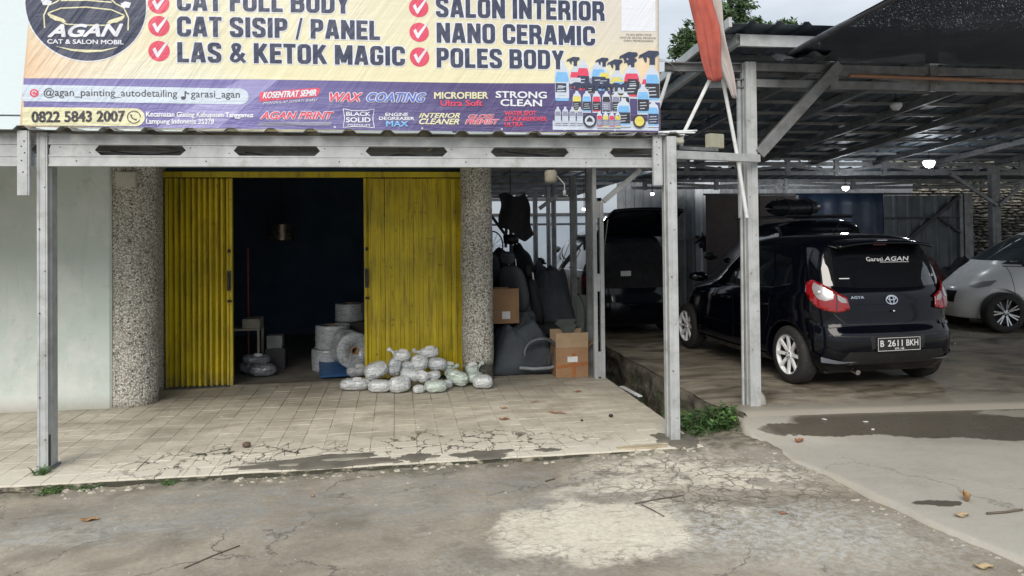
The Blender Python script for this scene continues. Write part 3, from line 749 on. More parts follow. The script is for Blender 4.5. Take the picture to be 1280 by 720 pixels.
c = n.mix(n.math('MULTIPLY', n.mr(X, 1.35, 1.9), n.mr(Z, 3.2, 3.6)), c, (.60, .56, .50))
c = n.mix(n.math('MULTIPLY', n.mr(X, 1.9, 2.3), n.mr(Z, 3.5, 3.2)), c, (.72, .48, .28))
wr = n.noise(n.rotz(n.rotz(P, (0, 0, 0), 0, (1, 0, 1)), (0, 0, 0), 0), 1.0, 2)
def wrinkle(n):
    P = n.pos; s = n.xyz(P)
    # streaks fanning from the lower left, and loose horizontal folds in the hem
    d = n.math('ADD', n.math('MULTIPLY', s[0], .92), n.math('MULTIPLY', s[2], -.62))
    cv = n.t.nodes.new('ShaderNodeCombineXYZ'); n._in(cv.inputs[0], n.math('MULTIPLY', d, 7)); n._in(cv.inputs[1], n.math('MULTIPLY', s[2], .9)); n._in(cv.inputs[2], n.math('MULTIPLY', s[0], .5))
    a = n.noise(cv.outputs[0], 1.5, 5, .6, .4)
    a = n.math('MULTIPLY', a, n.mr(s[0], -1.2, -2.6, .35, 1))
    cv2 = n.t.nodes.new('ShaderNodeCombineXYZ'); n._in(cv2.inputs[0], n.math('MULTIPLY', s[0], 1.3)); n._in(cv2.inputs[1], n.math('MULTIPLY', s[2], 9))
    b = n.math('MULTIPLY', n.noise(cv2.outputs[0], 1.2, 5, .6, .6), n.mr(s[2], 3.05, 2.75, .15, 1))
    return n.bump(n.math('ADD', a, b), .75, .03)
VC = n.done(c, .38, 0, wrinkle(n))
def vin(name, c, rough=.4):
    n = N(name); return n.done(c, rough, 0, wrinkle(n))
V = {'navy': vin('print_navy', (.032, .042, .085)), 'white': vin('print_white', (.66, .69, .76)), 'red': vin('print_pink_red', (.62, .06, .12)),
     'pill': vin('print_pale_blue', (.50, .58, .68)), 'cream': vin('print_cream', (.66, .64, .42)), 'blue': vin('print_blue', (.10, .16, .50)),
     'sky': vin('print_sky_blue', (.18, .42, .72)), 'dark': vin('print_charcoal', (.03, .03, .04)), 'yellow': vin('print_yellow', (.62, .55, .12)), 'bottle': vin('print_bottle_white', (.50, .56, .66)),
     'grey': vin('print_mid_grey', (.22, .23, .32)), 'lilac': vin('print_lilac', (.27, .26, .50))}
n = N('print_purple'); q = n.xyz(n.pos)
VP = n.done(n.mix(n.mr(q[0], -1.2, .6), (.155, .145, .36), (.075, .06, .17)), .4, 0, wrinkle(n))
mb = MB(); 
mb.grid(lambda u, v: ((lambda z: (lambda x: (x, YB+bw(x, z), (bzb(x) if v == 0 else z)))(bxl(z)+(bxr(z)-bxl(z))*u))(2.69+(4.75-2.69)*v)), 160, 60)
o = part('vinyl_sheet', mb, VC, ban, True, recalc=False); solid(o, .002, 1)
LAY = [0]
def flat(name, polys, m, lay, grid=.05):
    """flat print: polygons in (x,z) laid on the vinyl"""
    mb = MB()
    for poly in polys:
        xs = [a for a, b in poly]; zs = [b for a, b in poly]; pts = [Vector(q) for q in poly]; k = len(pts)
        # densify the outline
        dp = []
        for i in range(k):
            a, b = pts[i], pts[(i+1) % k]; s = max(1, int((b-a).length/grid)); dp += [a+(b-a)*j/s for j in range(s)]
        k = len(dp)
        extra = []
        x = min(xs)+grid
        while x < max(xs):
            z = min(zs)+grid
            while z < max(zs):
                extra.append(Vector((x, z))); z += grid
            x += grid
        r = delaunay_2d_cdt(dp+extra, [], [list(range(k))], 1, 1e-6)
        mb.add([(v.x, YB+bw(v.x, v.y)-.0025-.0012*lay, v.y) for v in r[0]], [tuple(f) for f in r[2]])
    return part(name, mb, m, ban, True, recalc=False)
def ell(cx, cz, rx, rz, n=40, a0=0, a1=2*PI): return [(cx+rx*math.cos(a0+(a1-a0)*t/n), cz+rz*math.sin(a0+(a1-a0)*t/n)) for t in range(n)]
def pillp(x0, x1, z0, z1, left=False, right=True):
    r = (z1-z0)/2; p = [(x0, z0)]
    p += [(x1-r+r*math.sin(t*PI/12), z0+r-r*math.cos(t*PI/12)) for t in range(13)]
    p += [(x0, z1)]; return p
# text
def text_mesh(s, offset=0.0, shear=0.0):
    cu = bpy.data.curves.new('t', 'FONT'); cu.body = s; cu.size = 1; cu.offset = offset; cu.shear = shear; cu.resolution_u = 3; cu.space_character = 1.06 if offset > .01 else 1.0
    ob = bpy.data.objects.new('t', cu); col.objects.link(ob)
    dg = bpy.context.evaluated_depsgraph_get(); dg.update()
    me = bpy.data.meshes.new_from_object(ob.evaluated_get(dg)); bpy.data.objects.remove(ob); bpy.data.curves.remove(cu)
    return me
def text_fit(s, x0, x1, z0, z1b, h, offset, shear):
    """vertices (x,z) scaled so that caps reach h and the line spans x0..x1, baseline from z0 to z1b"""
    me = text_mesh(s, offset, shear); vs = [v.co.copy() for v in me.vertices]; fs = [tuple(p.vertices) for p in me.polygons]
    bpy.data.meshes.remove(me)
    a = min(v.x for v in vs); b = max(v.x for v in vs); cap = .70+offset*2 if any(ch.isupper() or ch.isdigit() for ch in s) else .54+offset*2
    out_ = []
    for v in vs:
        u = (v.x-a)/(b-a); x = x0+(x1-x0)*u; out_.append((x, z0+(z1b-z0)*u+(v.y+offset)/cap*h))
    return out_, fs
def letter(s, x0, x1, z0, z1, h, m, lay, offset=0.02, shear=0, name='lettering', parent=None):
    v, f = text_fit(s, x0, x1, z0, z1, h, 0, shear)
    r = offset*h*1.05; mb = MB(); K = 6 if r > .0012 else 1
    for k in range(K):
        dx, dz = (r*math.cos(k*2*PI/K), r*.8*math.sin(k*2*PI/K)) if K > 1 else (0, 0)
        mb.add([(x+dx, YB+bw(x, z)-.0025-.0012*lay-.00014*k, z+dz) for x, z in v], f)
    return part(name, mb, m, ban, True, recalc=False)
# heavy condensed capitals drawn as thick strokes: glyph -> (width, [stroke, ...])
def arc(cx_, cy_, r, a0, a1, n_=5): return [(cx_+r*math.cos(R(a0+(a1-a0)*i/n_)), cy_+r*math.sin(R(a0+(a1-a0)*i/n_))) for i in range(n_+1)]
TH = .20; g_ = TH/2
def glyphs():
    w_ = .56; a, b, lo, hi, r = g_, w_-g_, g_*.85, 1-g_*.85, .15
    G = {}
    G['I'] = (.22, [[(.11, 0), (.11, 1)]])
    G['O'] = (w_, [[(a, .5)]+arc(a+r, hi-r, r, 180, 90)+arc(b-r, hi-r, r, 90, 0)+[(b, .5)], [(b, .5)]+arc(b-r, lo+r, r, 0, -90)+arc(a+r, lo+r, r, -90, -180)+[(a, .5)]])
    G['C'] = (w_-.01, [[(b, .64)]+arc(b-r, hi-r, r, 0, 90)+arc(a+r, hi-r, r, 90, 180)+arc(a+r, lo+r, r, 180, 270)+arc(b-r, lo+r, r, 270, 360)+[(b, .36)]])
    G['G'] = (w_, [[(b, .66)]+arc(b-r, hi-r, r, 0, 90)+arc(a+r, hi-r, r, 90, 180)+arc(a+r, lo+r, r, 180, 270)+arc(b-r, lo+r, r, 270, 360)+[(b, .5)], [(.29, .44), (w_-.01, .44)]])
    G['U'] = (w_, [[(a, 1)]+arc(a+r, lo+r, r, 180, 270)+arc(b-r, lo+r, r, 270, 360)+[(b, 1)]])
    G['T'] = (.50, [[(0, hi), (.50, hi)], [(.25, 0), (.25, hi)]]); G['L'] = (.46, [[(a, 0), (a, 1)], [(a, lo), (.46, lo)]])
    G['F'] = (.46, [[(a, 0), (a, 1)], [(a, hi), (.46, hi)], [(a, .52), (.42, .52)]]); G['E'] = (.48, [[(a, 0), (a, 1)], [(a, hi), (.48, hi)], [(a, .52), (.44, .52)], [(a, lo), (.48, lo)]])
    G['A'] = (.60, [[(.095, 0), (.26, 1)], [(.505, 0), (.34, 1)], [(.17, .27), (.43, .27)], [(.24, .93), (.36, .93)]])
    G['N'] = (.58, [[(a, 0), (a, 1)], [(.58-a, 0), (.58-a, 1)], [(a, .98), (.58-a, .02)]]); G['M'] = (.74, [[(a, 0), (a, 1)], [(.74-a, 0), (.74-a, 1)], [(a+.02, .98), (.37, .12)], [(.72-a, .98), (.37, .12)]])
    G['K'] = (.58, [[(a, 0), (a, 1)], [(a+.05, .38), (.47, 1)], [(.24, .58), (.50, 0)]]); G['Y'] = (.56, [[(.09, 1), (.28, .46)], [(.47, 1), (.28, .46)], [(.28, .5), (.28, 0)]])
    G['D'] = (w_, [[(a, 0), (a, 1)], [(a, hi)]+arc(b-.17, hi-.17, .17, 90, 0)+arc(b-.17, lo+.17, .17, 0, -90)+[(a, lo)]])
    G['P'] = (.53, [[(a, 0), (a, 1)], [(a, hi)]+arc(.43-.14, hi-.14, .14, 90, 0)+arc(.43-.14, .46+.14, .14, 0, -90)+[(a, .46)]])
    G['R'] = (.57, [[(a, 0), (a, 1)], [(a, hi)]+arc(.44-.13, hi-.13, .13, 90, 0)+arc(.44-.13, .50+.13, .13, 0, -90)+[(a, .50)], [(.36, .46), (.46, .30), (.47, 0)]])
    G['B'] = (.57, [[(a, 0), (a, 1)], [(a, hi)]+arc(.45-.12, hi-.12, .12, 90, 0)+arc(.45-.12, .52+.12, .12, 0, -90)+[(a, .52)], [(a, .52)]+arc(.47-.13, .52-.13, .13, 90, 0)+arc(.47-.13, lo+.13, .13, 0, -90)+[(a, lo)]])
    G['S'] = (.55, [[(.45, .70)]+arc(.45-.13, hi-.13, .13, 0, 90)+arc(.10+.13, hi-.13, .13, 90, 180)+arc(.23, .68, .13, 180, 235)+[(.32, .47)]+arc(.32, .32, .13, 55, 0)+arc(.32, lo+.13, .13, 0, -90)+arc(.23, lo+.13, .13, 270, 180)+[(.10, .30)]])
    G['/'] = (.30, [[(.05, -.06), (.25, 1.04)]])
    G['&'] = (.64, [[(.60, .02), (.19, .62)]+arc(.27, .80, .125, 210, 10, 8)+[(.34, .62), (.14, .42)]+arc(.22, .24, .14, 165, 320, 7)+[(.44, .26), (.56, .50)]])
    return G
GL = glyphs()
def block(s, x0, x1, z0, z1, h, m, lay, grow, name='lettering'):
    gap = .075; W_ = 0
    for ch in s: W_ += (GL[ch][0]+gap) if ch != ' ' else .26
    W_ -= gap; k = (x1-x0)/W_; u = 0; mb = MB(); cnt = 0
    for ch in s:
        if ch == ' ': u += .26; continue
        w_, st = GL[ch]
        for p in st:
            tw = TH*(.5 if ch == '/' else (.8 if ch == '&' else 1)); P_ = []
            # resample long strokes so they follow the vinyl
            for i in range(len(p)-1):
                A, B = Vector(p[i]), Vector(p[i+1]); q = max(1, int((B-A).length/.3)); P_ += [A+(B-A)*j/q for j in range(q)]
            P_.append(Vector(p[-1]))
            # stretch the ends for the outline pass
            if grow and (P_[0]-P_[-1]).length > 1e-4:
                P_[0] = P_[0]-(P_[1]-P_[0]).normalized()*grow; P_[-1] = P_[-1]+(P_[-1]-P_[-2]).normalized()*grow
            vs = []
            for i, c_ in enumerate(P_):
                d0 = (P_[i]-P_[i-1]).normalized() if i else (P_[1]-P_[0]).normalized(); d1 = (P_[i+1]-P_[i]).normalized() if i < len(P_)-1 else d0
                d = (d0+d1).normalized(); mt = 1/max(.6, d.dot(d0)); nn_ = Vector((-d.y, d.x))*(tw/2+grow)*mt
                vs += [c_+nn_, c_-nn_]
            out_ = []
            for v in vs:
                yv = min(max(v.y, -grow if ch != '/' else -.08), 1+grow if ch != '/' else 1.08); x = x0+(u+v.x)*k; t_ = (x-x0)/(x1-x0); out_.append((x, z0+(z1-z0)*t_+yv*h))
            mb.add([(x, YB+bw(x, z)-.0025-.0012*lay-.00011*(cnt % 7), z) for x, z in out_], [(2*i, 2*i+1, 2*i+3, 2*i+2) for i in range(len(P_)-1)]); cnt += 1
        u += w_+gap
    return part(name, mb, m, ban, True, recalc=False)
ZL = 3.08
flat('purple_band', [[(-2.872, 2.72), (-2.872, 3.081), (-1.128, 3.107), (.853, 3.116), (2.316, 3.137), (2.316, 2.705), (1, 2.70), (-1, 2.70), (-2.4, 2.705)]], VP, 1)
flat('band_highlight', [[(-1.25, 3.104), (-.95, 3.107), (-1.42, 2.705), (-1.9, 2.70)]], V['lilac'], 2)
flat('pale_pill', [pillp(-2.880, -1.185, 2.90, 3.030)], V['pill'], 3)
flat('cream_pill', [pillp(-2.880, -1.979, 2.712, 2.855)], V['cream'], 3)
flat('red_ribbon', [[(-1.097, 3.0), (-1.06, 3.006), (-.638, 3.047), (-.612, 3.034), (-.640, 2.974), (-1.10, 2.925)]], V['red'], 3)
flat('round_emblem_rim', [ell(-2.413, 3.675, .455, .455, 64)], V['white'], 1)
flat('round_emblem', [ell(-2.413, 3.675, .445, .445, 64)], V['navy'], 2)
# car outline inside the emblem
def strip(pts, w):
    L, Rr = [], []
    for i, p in enumerate(pts):
        a = Vector(pts[max(i-1, 0)]); b = Vector(pts[min(i+1, len(pts)-1)]); d = (b-a).normalized(); nn_ = Vector((-d.y, d.x))
        ww = w[i] if isinstance(w, list) else w
        L.append(tuple(Vector(p)+nn_*ww/2)); Rr.append(tuple(Vector(p)-nn_*ww/2))
    return L+Rr[::-1]
cx = -2.413
def mir(p): return [(2*cx-a, b) for a, b in reversed(p)]
hood = [(-2.72, 3.48), (-2.725, 3.58), (-2.69, 3.66), (-2.63, 3.69), (-2.60, 3.72), (-2.54, 3.86), (-2.50, 3.93), (-2.413, 3.95)]
P_ = []
for s_ in (hood, [(-2.69, 3.60), (-2.60, 3.64), (-2.413, 3.655)], [(-2.68, 3.565), (-2.62, 3.55), (-2.56, 3.515), (-2.413, 3.512)], [(-2.60, 3.70), (-2.413, 3.71)]):
    P_ += [strip(s_, .010), mir(strip(s_, .010))]
flat('emblem_car_lines', P_, V['cream'], 3, .2)
hl = [(-2.70, 3.60), (-2.58, 3.555), (-2.56, 3.53), (-2.64, 3.54), (-2.69, 3.575)]
flat('emblem_headlight', [hl], V['cream'], 4, .2); flat('emblem_headlight', [mir(hl)], V['cream'], 4, .2)
mr_ = [(-2.745, 3.70), (-2.73, 3.66), (-2.68, 3.66), (-2.665, 3.69), (-2.70, 3.71)]
flat('emblem_mirror', [mr_], V['white'], 3, .2); flat('emblem_mirror', [mir(mr_)], V['white'], 3, .2)
flat('emblem_swoosh', [strip([(-2.635, 3.338), (-2.52, 3.312), (-2.413, 3.306), (-2.30, 3.312), (-2.187, 3.343)], [.002, .014, .022, .014, .002])], V['cream'], 3, .2)
for (x, z) in [(-1.873, 3.702), (-1.873, 3.521), (-1.874, 3.321), (.2, 3.748), (.202, 3.537), (.203, 3.327)]:
    flat('tick_disc', [ell(x, z, .082, .082, 28)], V['red'], 1, .2)
    flat('tick_mark', [[(x-.05, z+.012), (x-.028, z+.03), (x-.012, z-.01), (x+.045, z+.062), (x+.08, z+.085), (x+.012, z-.022), (x-.008, z-.055), (x-.022, z-.045)]], V['white'], 2, .3)
flat('blank_scan_panel', [[(1.975, 3.60), (2.285, 3.605), (2.285, 4.05), (1.975, 4.05)]], V['white'], 1)
TEXTS = [
 ('CAT FULL BODY', -1.733, -0.374, 3.648, 3.674, 0.163, 'H'), ('CAT SISIP / PANEL', -1.734, -0.125, 3.441, 3.46, 0.162, 'H'), ('LAS & KETOK MAGIC', -1.735, 0.079, 3.234, 3.249, 0.162, 'H'),
 ('SALON INTERIOR', 0.345, 1.823, 3.671, 3.684, 0.171, 'H'), ('NANO CERAMIC', 0.349, 1.733, 3.453, 3.463, 0.171, 'H'), ('POLES BODY', 0.347, 1.451, 3.242, 3.246, 0.167, 'H'),
 ('@agan_painting_autodetailing', -2.724, -1.736, 2.945, 2.953, 0.045, 'd'), ('garasi_agan', -1.632, -1.254, 2.953, 2.955, 0.045, 'd'),
 ('0822 5843 2007', -2.811, -2.129, 2.738, 2.752, 0.082, 'n'),
 ('Kecamatan Gisting Kabupaten Tanggamus', -1.967, -1.149, 2.792, 2.795, 0.038, 'w'), ('Lampung Indonesia 35378', -1.967, -1.454, 2.734, 2.74, 0.039, 'w'),
 ('KOSENTRAT SEMIR', -1.072, -0.648, 2.951, 2.982, 0.050, 'wi'), ('MENGKILAP SEPERTI BARU', -1.072, -0.639, 2.902, 2.938, 0.02, 'wi'),
 ('WAX', -0.535, -0.275, 2.936, 2.94, 0.073, 'pi'), ('COATING', -0.235, 0.25, 2.94, 2.948, 0.074, 'bi'),
 ('MICROFIBER', 0.325, 0.782, 2.976, 2.984, 0.055, 'c'), ('Ultra Soft', 0.378, 0.733, 2.916, 2.921, 0.048, 'p'),
 ('STRONG', 0.851, 1.292, 2.992, 2.992, 0.055, 'w'), ('CLEAN', 0.892, 1.249, 2.923, 2.922, 0.056, 'w'),
 ('AGAN PRINT', -1.092, -0.51, 2.783, 2.79, 0.059, 'pi'), ('BLACK', -0.406, -0.21, 2.818, 2.82, 0.033, 'w'), ('SOLID', -0.407, -0.21, 2.764, 2.767, 0.04, 'w'), ('PREMIUM', -0.394, -0.217, 2.731, 2.733, 0.02, 'w'),
 ('ENGINE', -0.084, 0.102, 2.822, 2.824, 0.027, 'w'), ('DEGREASER', -0.138, 0.155, 2.788, 2.791, 0.026, 'w'), ('MAX', -0.079, 0.101, 2.734, 2.736, 0.047, 'b'),
 ('INTERIOR', 0.195, 0.54, 2.812, 2.816, 0.04, 'ci'), ('CLEANER', 0.195, 0.533, 2.758, 2.761, 0.047, 'ci'),
 ('GLOSS', 0.615, 0.835, 2.81, 2.813, 0.034, 'pi'), ('PREMIST', 0.587, 0.876, 2.762, 2.765, 0.041, 'pi'),
 ('WATER SPOT', 0.926, 1.199, 2.841, 2.845, 0.036, 'p'), ('STAIN', 0.925, 1.093, 2.793, 2.795, 0.036, 'p'), ('REMOVER', 1.1, 1.29, 2.795, 2.797, 0.035, 'p'), ('ULTRA', 0.925, 1.085, 2.745, 2.747, 0.036, 'p'),
 ('AGAN', -2.693, -2.145, 3.412, 3.434, 0.095, 'wi'), ('CAT & SALON MOBIL', -2.699, -2.139, 3.358, 3.367, 0.034, 'w'),
 ('SCAN BARCODE', 2.018, 2.246, 3.562, 3.565, 0.014, 'd'), ('UNTUK DETAIL PRODUK', 1.959, 2.29, 3.535, 3.537, 0.014, 'd'), ('DAN PEMESANAN', 1.995, 2.26, 3.508, 3.51, 0.015, 'd'),
]
for t, x0, x1, z0, z1, h, s in TEXTS:
    it = .35 if 'i' in s else 0
    if s == 'H':
        block(t, x0, x1, z0, z1, h, V['white'], 1, .055, 'lettering_outline'); block(t, x0, x1, z0, z1, h, V['navy'], 3, 0)
    elif s in ('pi', 'bi'):
        letter(t, x0, x1, z0, z1, h, V['white'], 4, .13, it, 'lettering_outline'); letter(t, x0, x1, z0, z1, h, V['red'] if s == 'pi' else V['blue'], 6, .045, it)
    else:
        mt = {'d': V['dark'], 'n': V['dark'], 'w': V['white'], 'c': V['cream'], 'p': V['red'], 'b': V['sky']}[s[0]]
        letter(t, x0, x1, z0, z1, h, mt, 5, .02 if s == 'd' else (.07 if t == 'AGAN' else .05), it)
fr = [(-.432, 2.878), (-.36, 2.862), (-.25, 2.862), (-.178, 2.880), (-.19, 2.80), (-.178, 2.722), (-.25, 2.728), (-.36, 2.728), (-.432, 2.72), (-.42, 2.80)]
flat('label_frame', [strip(fr[:6], .006), strip(fr[5:]+[fr[0]], .006)], V['white'], 4, .3)
flat('label_underline', [[(-1.10, 2.755), (-.52, 2.765), (-.535, 2.735), (-1.11, 2.727)]], V['grey'], 3, .3)
flat('app_icon', [ell(-2.793, 2.965, .032, .032, 20)], V['red'], 5, .3); flat('app_icon_ring', [strip(ell(-2.793, 2.965, .016, .016, 12, 0, 6.0), .006)], V['white'], 6, .3)
flat('call_icon_ring', [strip(ell(-2.060, 2.785, .048, .048, 28, 0, 6.1), .007)], V['dark'], 5, .3)
flat('call_icon', [strip([(-2.082, 2.805), (-2.078, 2.785), (-2.062, 2.768), (-2.04, 2.764)], [.016, .008, .008, .016])], V['dark'], 5, .3)
flat('note_icon', [strip([(-1.675, 3.0), (-1.675, 2.945)], .01), ell(-1.69, 2.945, .018, .014, 14), strip([(-1.675, 3.0), (-1.662, 2.985), (-1.645, 2.98)], .01)], V['dark'], 5, .3)
# printed product bottles at the right
random.seed(21)
def bottle(x, z, w, h, body, neck, lab, trig, lay):
    s = w/2
    flat('printed_bottle', [[(x-s, z), (x+s, z), (x+s, z+h*.55), (x+s*.85, z+h*.68), (x+s*.35, z+h*.76), (x+s*.35, z+h*.84), (x-s*.35, z+h*.84), (x-s*.35, z+h*.76), (x-s*.85, z+h*.68), (x-s, z+h*.55)]], V[body], lay, .3)
    flat('printed_liquid', [[(x-s*.9, z+h*.05), (x+s*.9, z+h*.05), (x+s*.9, z+h*.5), (x+s*.7, z+h*.62), (x-s*.7, z+h*.62), (x-s*.9, z+h*.5)]], V[neck], lay+1, .3)
    flat('printed_label', [[(x-s*.95, z+h*.1), (x+s*.95, z+h*.1), (x+s*.95, z+h*.42), (x-s*.95, z+h*.42)]], V[lab], lay+2, .3)
    for k in range(3):
        zz = z+h*(.16+.08*k); L = s*random.uniform(.5, .8)
        flat('printed_mark', [strip([(x-L, zz), (x+L*random.uniform(.3, 1), zz+.004)], h*.02)], V['bottle'], lay+3, .3)
    if trig:
        zt = z+h*.84; t = .045*h/.25
        flat('printed_trigger', [[(x-t*.35, zt), (x+t*.35, zt), (x+t*.4, zt+t*.9), (x+t*.95, zt+t*1.35), (x+t*.8, zt+t*1.7), (x-t*.4, zt+t*1.75), (x-t*1.6, zt+t*1.15), (x-t*1.75, zt+t*.75), (x-t*1.2, zt+t*.95), (x-t*.9, zt+t*.3), (x-t*.7, zt+t*.3), (x-t*.65, zt+t*1.0), (x-t*.3, zt+t*.8)]], V['navy'], lay+3, .3)
bottle(1.43, 2.95, .13, .44, 'bottle', 'sky', 'bottle', False, 1); bottle(1.62, 3.05, .11, .34, 'bottle', 'red', 'navy', False, 1)
bottle(1.76, 3.05, .13, .33, 'bottle', 'sky', 'navy', False, 1); bottle(1.93, 3.0, .13, .30, 'bottle', 'yellow', 'dark', True, 1)
bottle(2.06, 3.0, .15, .36, 'bottle', 'red', 'dark', True, 2); bottle(2.25, 2.97, .13, .40, 'bottle', 'sky', 'dark', True, 2)
for k, (c1, c2) in enumerate((('yellow', 'dark'), ('sky', 'dark'), ('red', 'dark'), ('dark', 'grey'), ('grey', 'dark'), ('dark', 'grey'))):
    bottle(1.56+.088*k, 2.87, .075, .23, 'bottle', c1, c2, True, 5)
bottle(2.16, 2.86, .11, .32, 'bottle', 'sky', 'dark', False, 7); bottle(1.98, 2.75, .12, .30, 'bottle', 'sky', 'dark', False, 9)
bottle(2.25, 2.75, .10, .28, 'bottle', 'sky', 'navy', False, 8)
for k in range(7): bottle(1.42+.13*k, 3.02+.05*(k % 2), .10, .25, 'bottle', ('sky', 'red', 'grey', 'yellow', 'sky', 'dark', 'red')[k], ('navy', 'bottle', 'dark')[k % 3], k % 2 == 1, 1)
flat('printed_mist', [[(1.345, 2.72), (2.30, 2.72), (2.30, 2.80), (1.345, 2.80)]], V['bottle'], 2)
for k in range(4): bottle(1.39+.065*k, 2.76, .055, .19, 'bottle', 'grey', 'bottle', False, 7)
for k in range(4): bottle(1.76+.055*k, 2.74, .05, .17, 'bottle', 'yellow' if k % 2 else 'red', 'grey', False, 11)
for x in (1.67, 2.12):
    flat('printed_badge', [ell(x, 2.80, .058, .058, 24)], V['dark'], 15, .3); flat('printed_badge_face', [ell(x, 2.80, .044, .044, 24)], V['bottle' if x < 2 else 'yellow'], 16, .3)
flat('printed_badge_mark', [[(1.64, 2.79), (1.70, 2.79), (1.69, 2.815), (1.67, 2.83), (1.65, 2.815)]], V['dark'], 17, .3)
# frame that carries the banner, and its eyelets
mb = MB()
for z in (2.76, 3.7, 4.7): mb.bar((-2.88, YB+.06, z), (2.30, YB+.06, z), .035, .035)
part('frame_rail', mb, GALV_OLD, ban, True)
for x in (-2.85, -1.2, .5, 2.28):
    mb = MB(); mb.bar((x, YB+.085, 2.70), (x, YB+.085, 4.74), .035, .035); part('frame_upright', mb, GALV_OLD, ban, True)
mb = MB(); mb.bar((-1.2, YB+.1, 4.4), (-1.2, 8.5, 4.4), .03, .03); mb.bar((.5, YB+.1, 4.4), (.5, 8.5, 4.4), .03, .03); part('frame_stay', mb, GALV_OLD, ban, True)
mb = MB()
for x in (-.5, .22, .90, 1.45, 1.9): mb.lathe([(.004, -.004), (.009, -.004), (.009, 0)], 8, Matrix.Translation((x, YB+bw(x, 2.72)-.006, 2.722)), False, 'Y')
part('eyelet', mb, V['white'], ban, True)
# ============================================================ garage shed
gar = thing('garage_shed', 'open steel carport with trussed sloping sheet roof over the parked cars', 'carport', (3.4, 6.88, .12))
def rz(y): return 3.72-.079*(y-6.6)
post(gar, 3.425, 6.90, .11, .12, .10, 3.47, scr=[(.03*(-1)**k, .3+.37*k) for k in range(8)])
mb = MB(); mb.bar((3.335, 6.93, 1.95), (3.335, 6.93, 3.30), .03, .03); mb.bar((3.335, 6.93, .12), (3.345, 6.93, 1.95), .02, .02); part('side_strip', mb, GALV, gar, True)
mb = MB(); mb.grid(lambda u, v: (3.50+.09*math.cos(u*2*PI)*(1-v**3)*1.0, 6.98+.10*math.sin(u*2*PI)*(1-v**3), .10+.17*v+.01*fbm(u*6.28, v, 0, 2)), 20, 8)
part('footing', mb, pm('whitewashed_footing', (.42, .41, .38), (.28, .27, .24), 9, .9, 0, .5, 30), gar, True)
def cch(h=.10, w=.045): return [(-w/2, -h/2), (w/2, -h/2), (w/2, -h/2+.012), (-w/2+.004, -h/2+.004), (-w/2+.004, h/2-.004), (w/2, h/2-.012), (w/2, h/2), (-w/2, h/2)]
def truss(y, x0, x1, zb, zt, bay, m, th=.10, off=0):
    t = bpy.data.objects.new('truss', None); col.objects.link(t); t.parent = gar; t.location = (0, y-6.88, 0)
    base = Vector(gar.location)+Vector(t.location)
    def tp(name, mb):
        me = mb.mesh(name, base); bm = bmesh.new(); bm.from_mesh(me); bmesh.ops.recalc_face_normals(bm, faces=bm.faces); bm.to_mesh(me); bm.free(); return put(name, me, m, t)
    for z in (zb, zt):
        mb = MB(); mb.sweep([(-a, b) for a, b in cch(th)], (x0, y, z), (x1, y, z)); tp('chord', mb)
    x = x0+off; k = 0
    while x <= x1:
        mb = MB(); mb.box(x-.045, x+.045, y-.034, y+.034, zb-.045, zt+.075); tp('upright', mb)
        if x+bay <= x1+.01:
            a, b = ((zt-.04, zb+.04) if k % 2 == 0 else (zb+.04, zt-.04))
            mb = MB(); mb.bar((x+.05, y-.03, a), (x+bay-.05, y-.03, b), .012, .055); tp('web', mb)
        x += bay; k += 1
    return t
truss(6.90, 3.48, 9.6, 3.27, 3.43, 1.10, GALV_OLD, .075, .84)
truss(13.5, 3.2, 16.0, 2.90, 3.08, 1.02, GALV_OLD, .075, .2)
truss(15.25, 4.9, 16.5, 2.72, 2.87, 1.6, GALV_OLD, .06, .3)
mb = MB(); mb.sweep(cch(.09), (3.05, 6.95, 3.27), (3.38, 6.92, 3.27)); mb.sweep(cch(.09), (2.6, 6.97, 3.43), (3.38, 6.94, 3.43)); part('truss_end', mb, GALV_OLD, gar, True)
mb = MB(); mb.sweep([(-.035, -.055), (.035, -.055), (.035, .055), (-.035, .055)], (3.50, 6.86, 2.57), (4.36, 6.84, 3.46)); part('brace', mb, STEEL_DK if False else GALV_OLD, gar, True, .004)
for (a, b) in (((11.98, 13.45, 2.25), (10.95, 13.45, 2.88)), ((12.02, 13.45, 2.25), (12.85, 13.45, 2.88))):
    mb = MB(); mb.bar(a, b, .05, .07); part('brace', mb, GALV_OLD, gar, True, .004)
post(gar, 12.0, 13.55, .19, .12, .10, 3.05, GALV_OLD)
post(gar, 9.7, 6.95, .11, .12, .10, 3.47); post(gar, 3.25, 13.55, .1, .1, -.2, 3.1, GALV_OLD); post(gar, 16, 13.55, .12, .12, .1, 3.05, GALV_OLD)
mb = MB(); mb.sweep([(-a, b) for a, b in cch(.11)], (3.20, 6.62, 3.615), (4.02, 6.62, 3.615)); part('front_fascia', mb, GALV, gar, True)
for x in (3.22, 4.5, 5.6, 6.8, 8.0, 9.3, 10.6, 12.0, 13.6):
    mb = MB(); mb.sweep([(-.03, -.05), (.03, -.05), (.03, .05), (-.03, .05)], (x, 6.66, rz(6.66)-.07), (x, 13.5, rz(13.5)-.07)); part('rafter', mb, GALV if x < 3.3 else GALV_OLD, gar, True, .004)
for k in range(12):
    y = 6.75+.6*k; mb = MB(); mb.box(3.08, 16, y-.02, y+.02, rz(y)-.045, rz(y)-.006); part('purlin', mb, GALV_OLD, gar, True)
mb = MB(); mb.tube([(3.15+.6*math.sin(k*.3)*0+1.6*k/6*0, 7, 3.3) for k in range(2)]+[(3.15, 7.01, 3.3)], .004, 4)
x = 3.04; k = 0
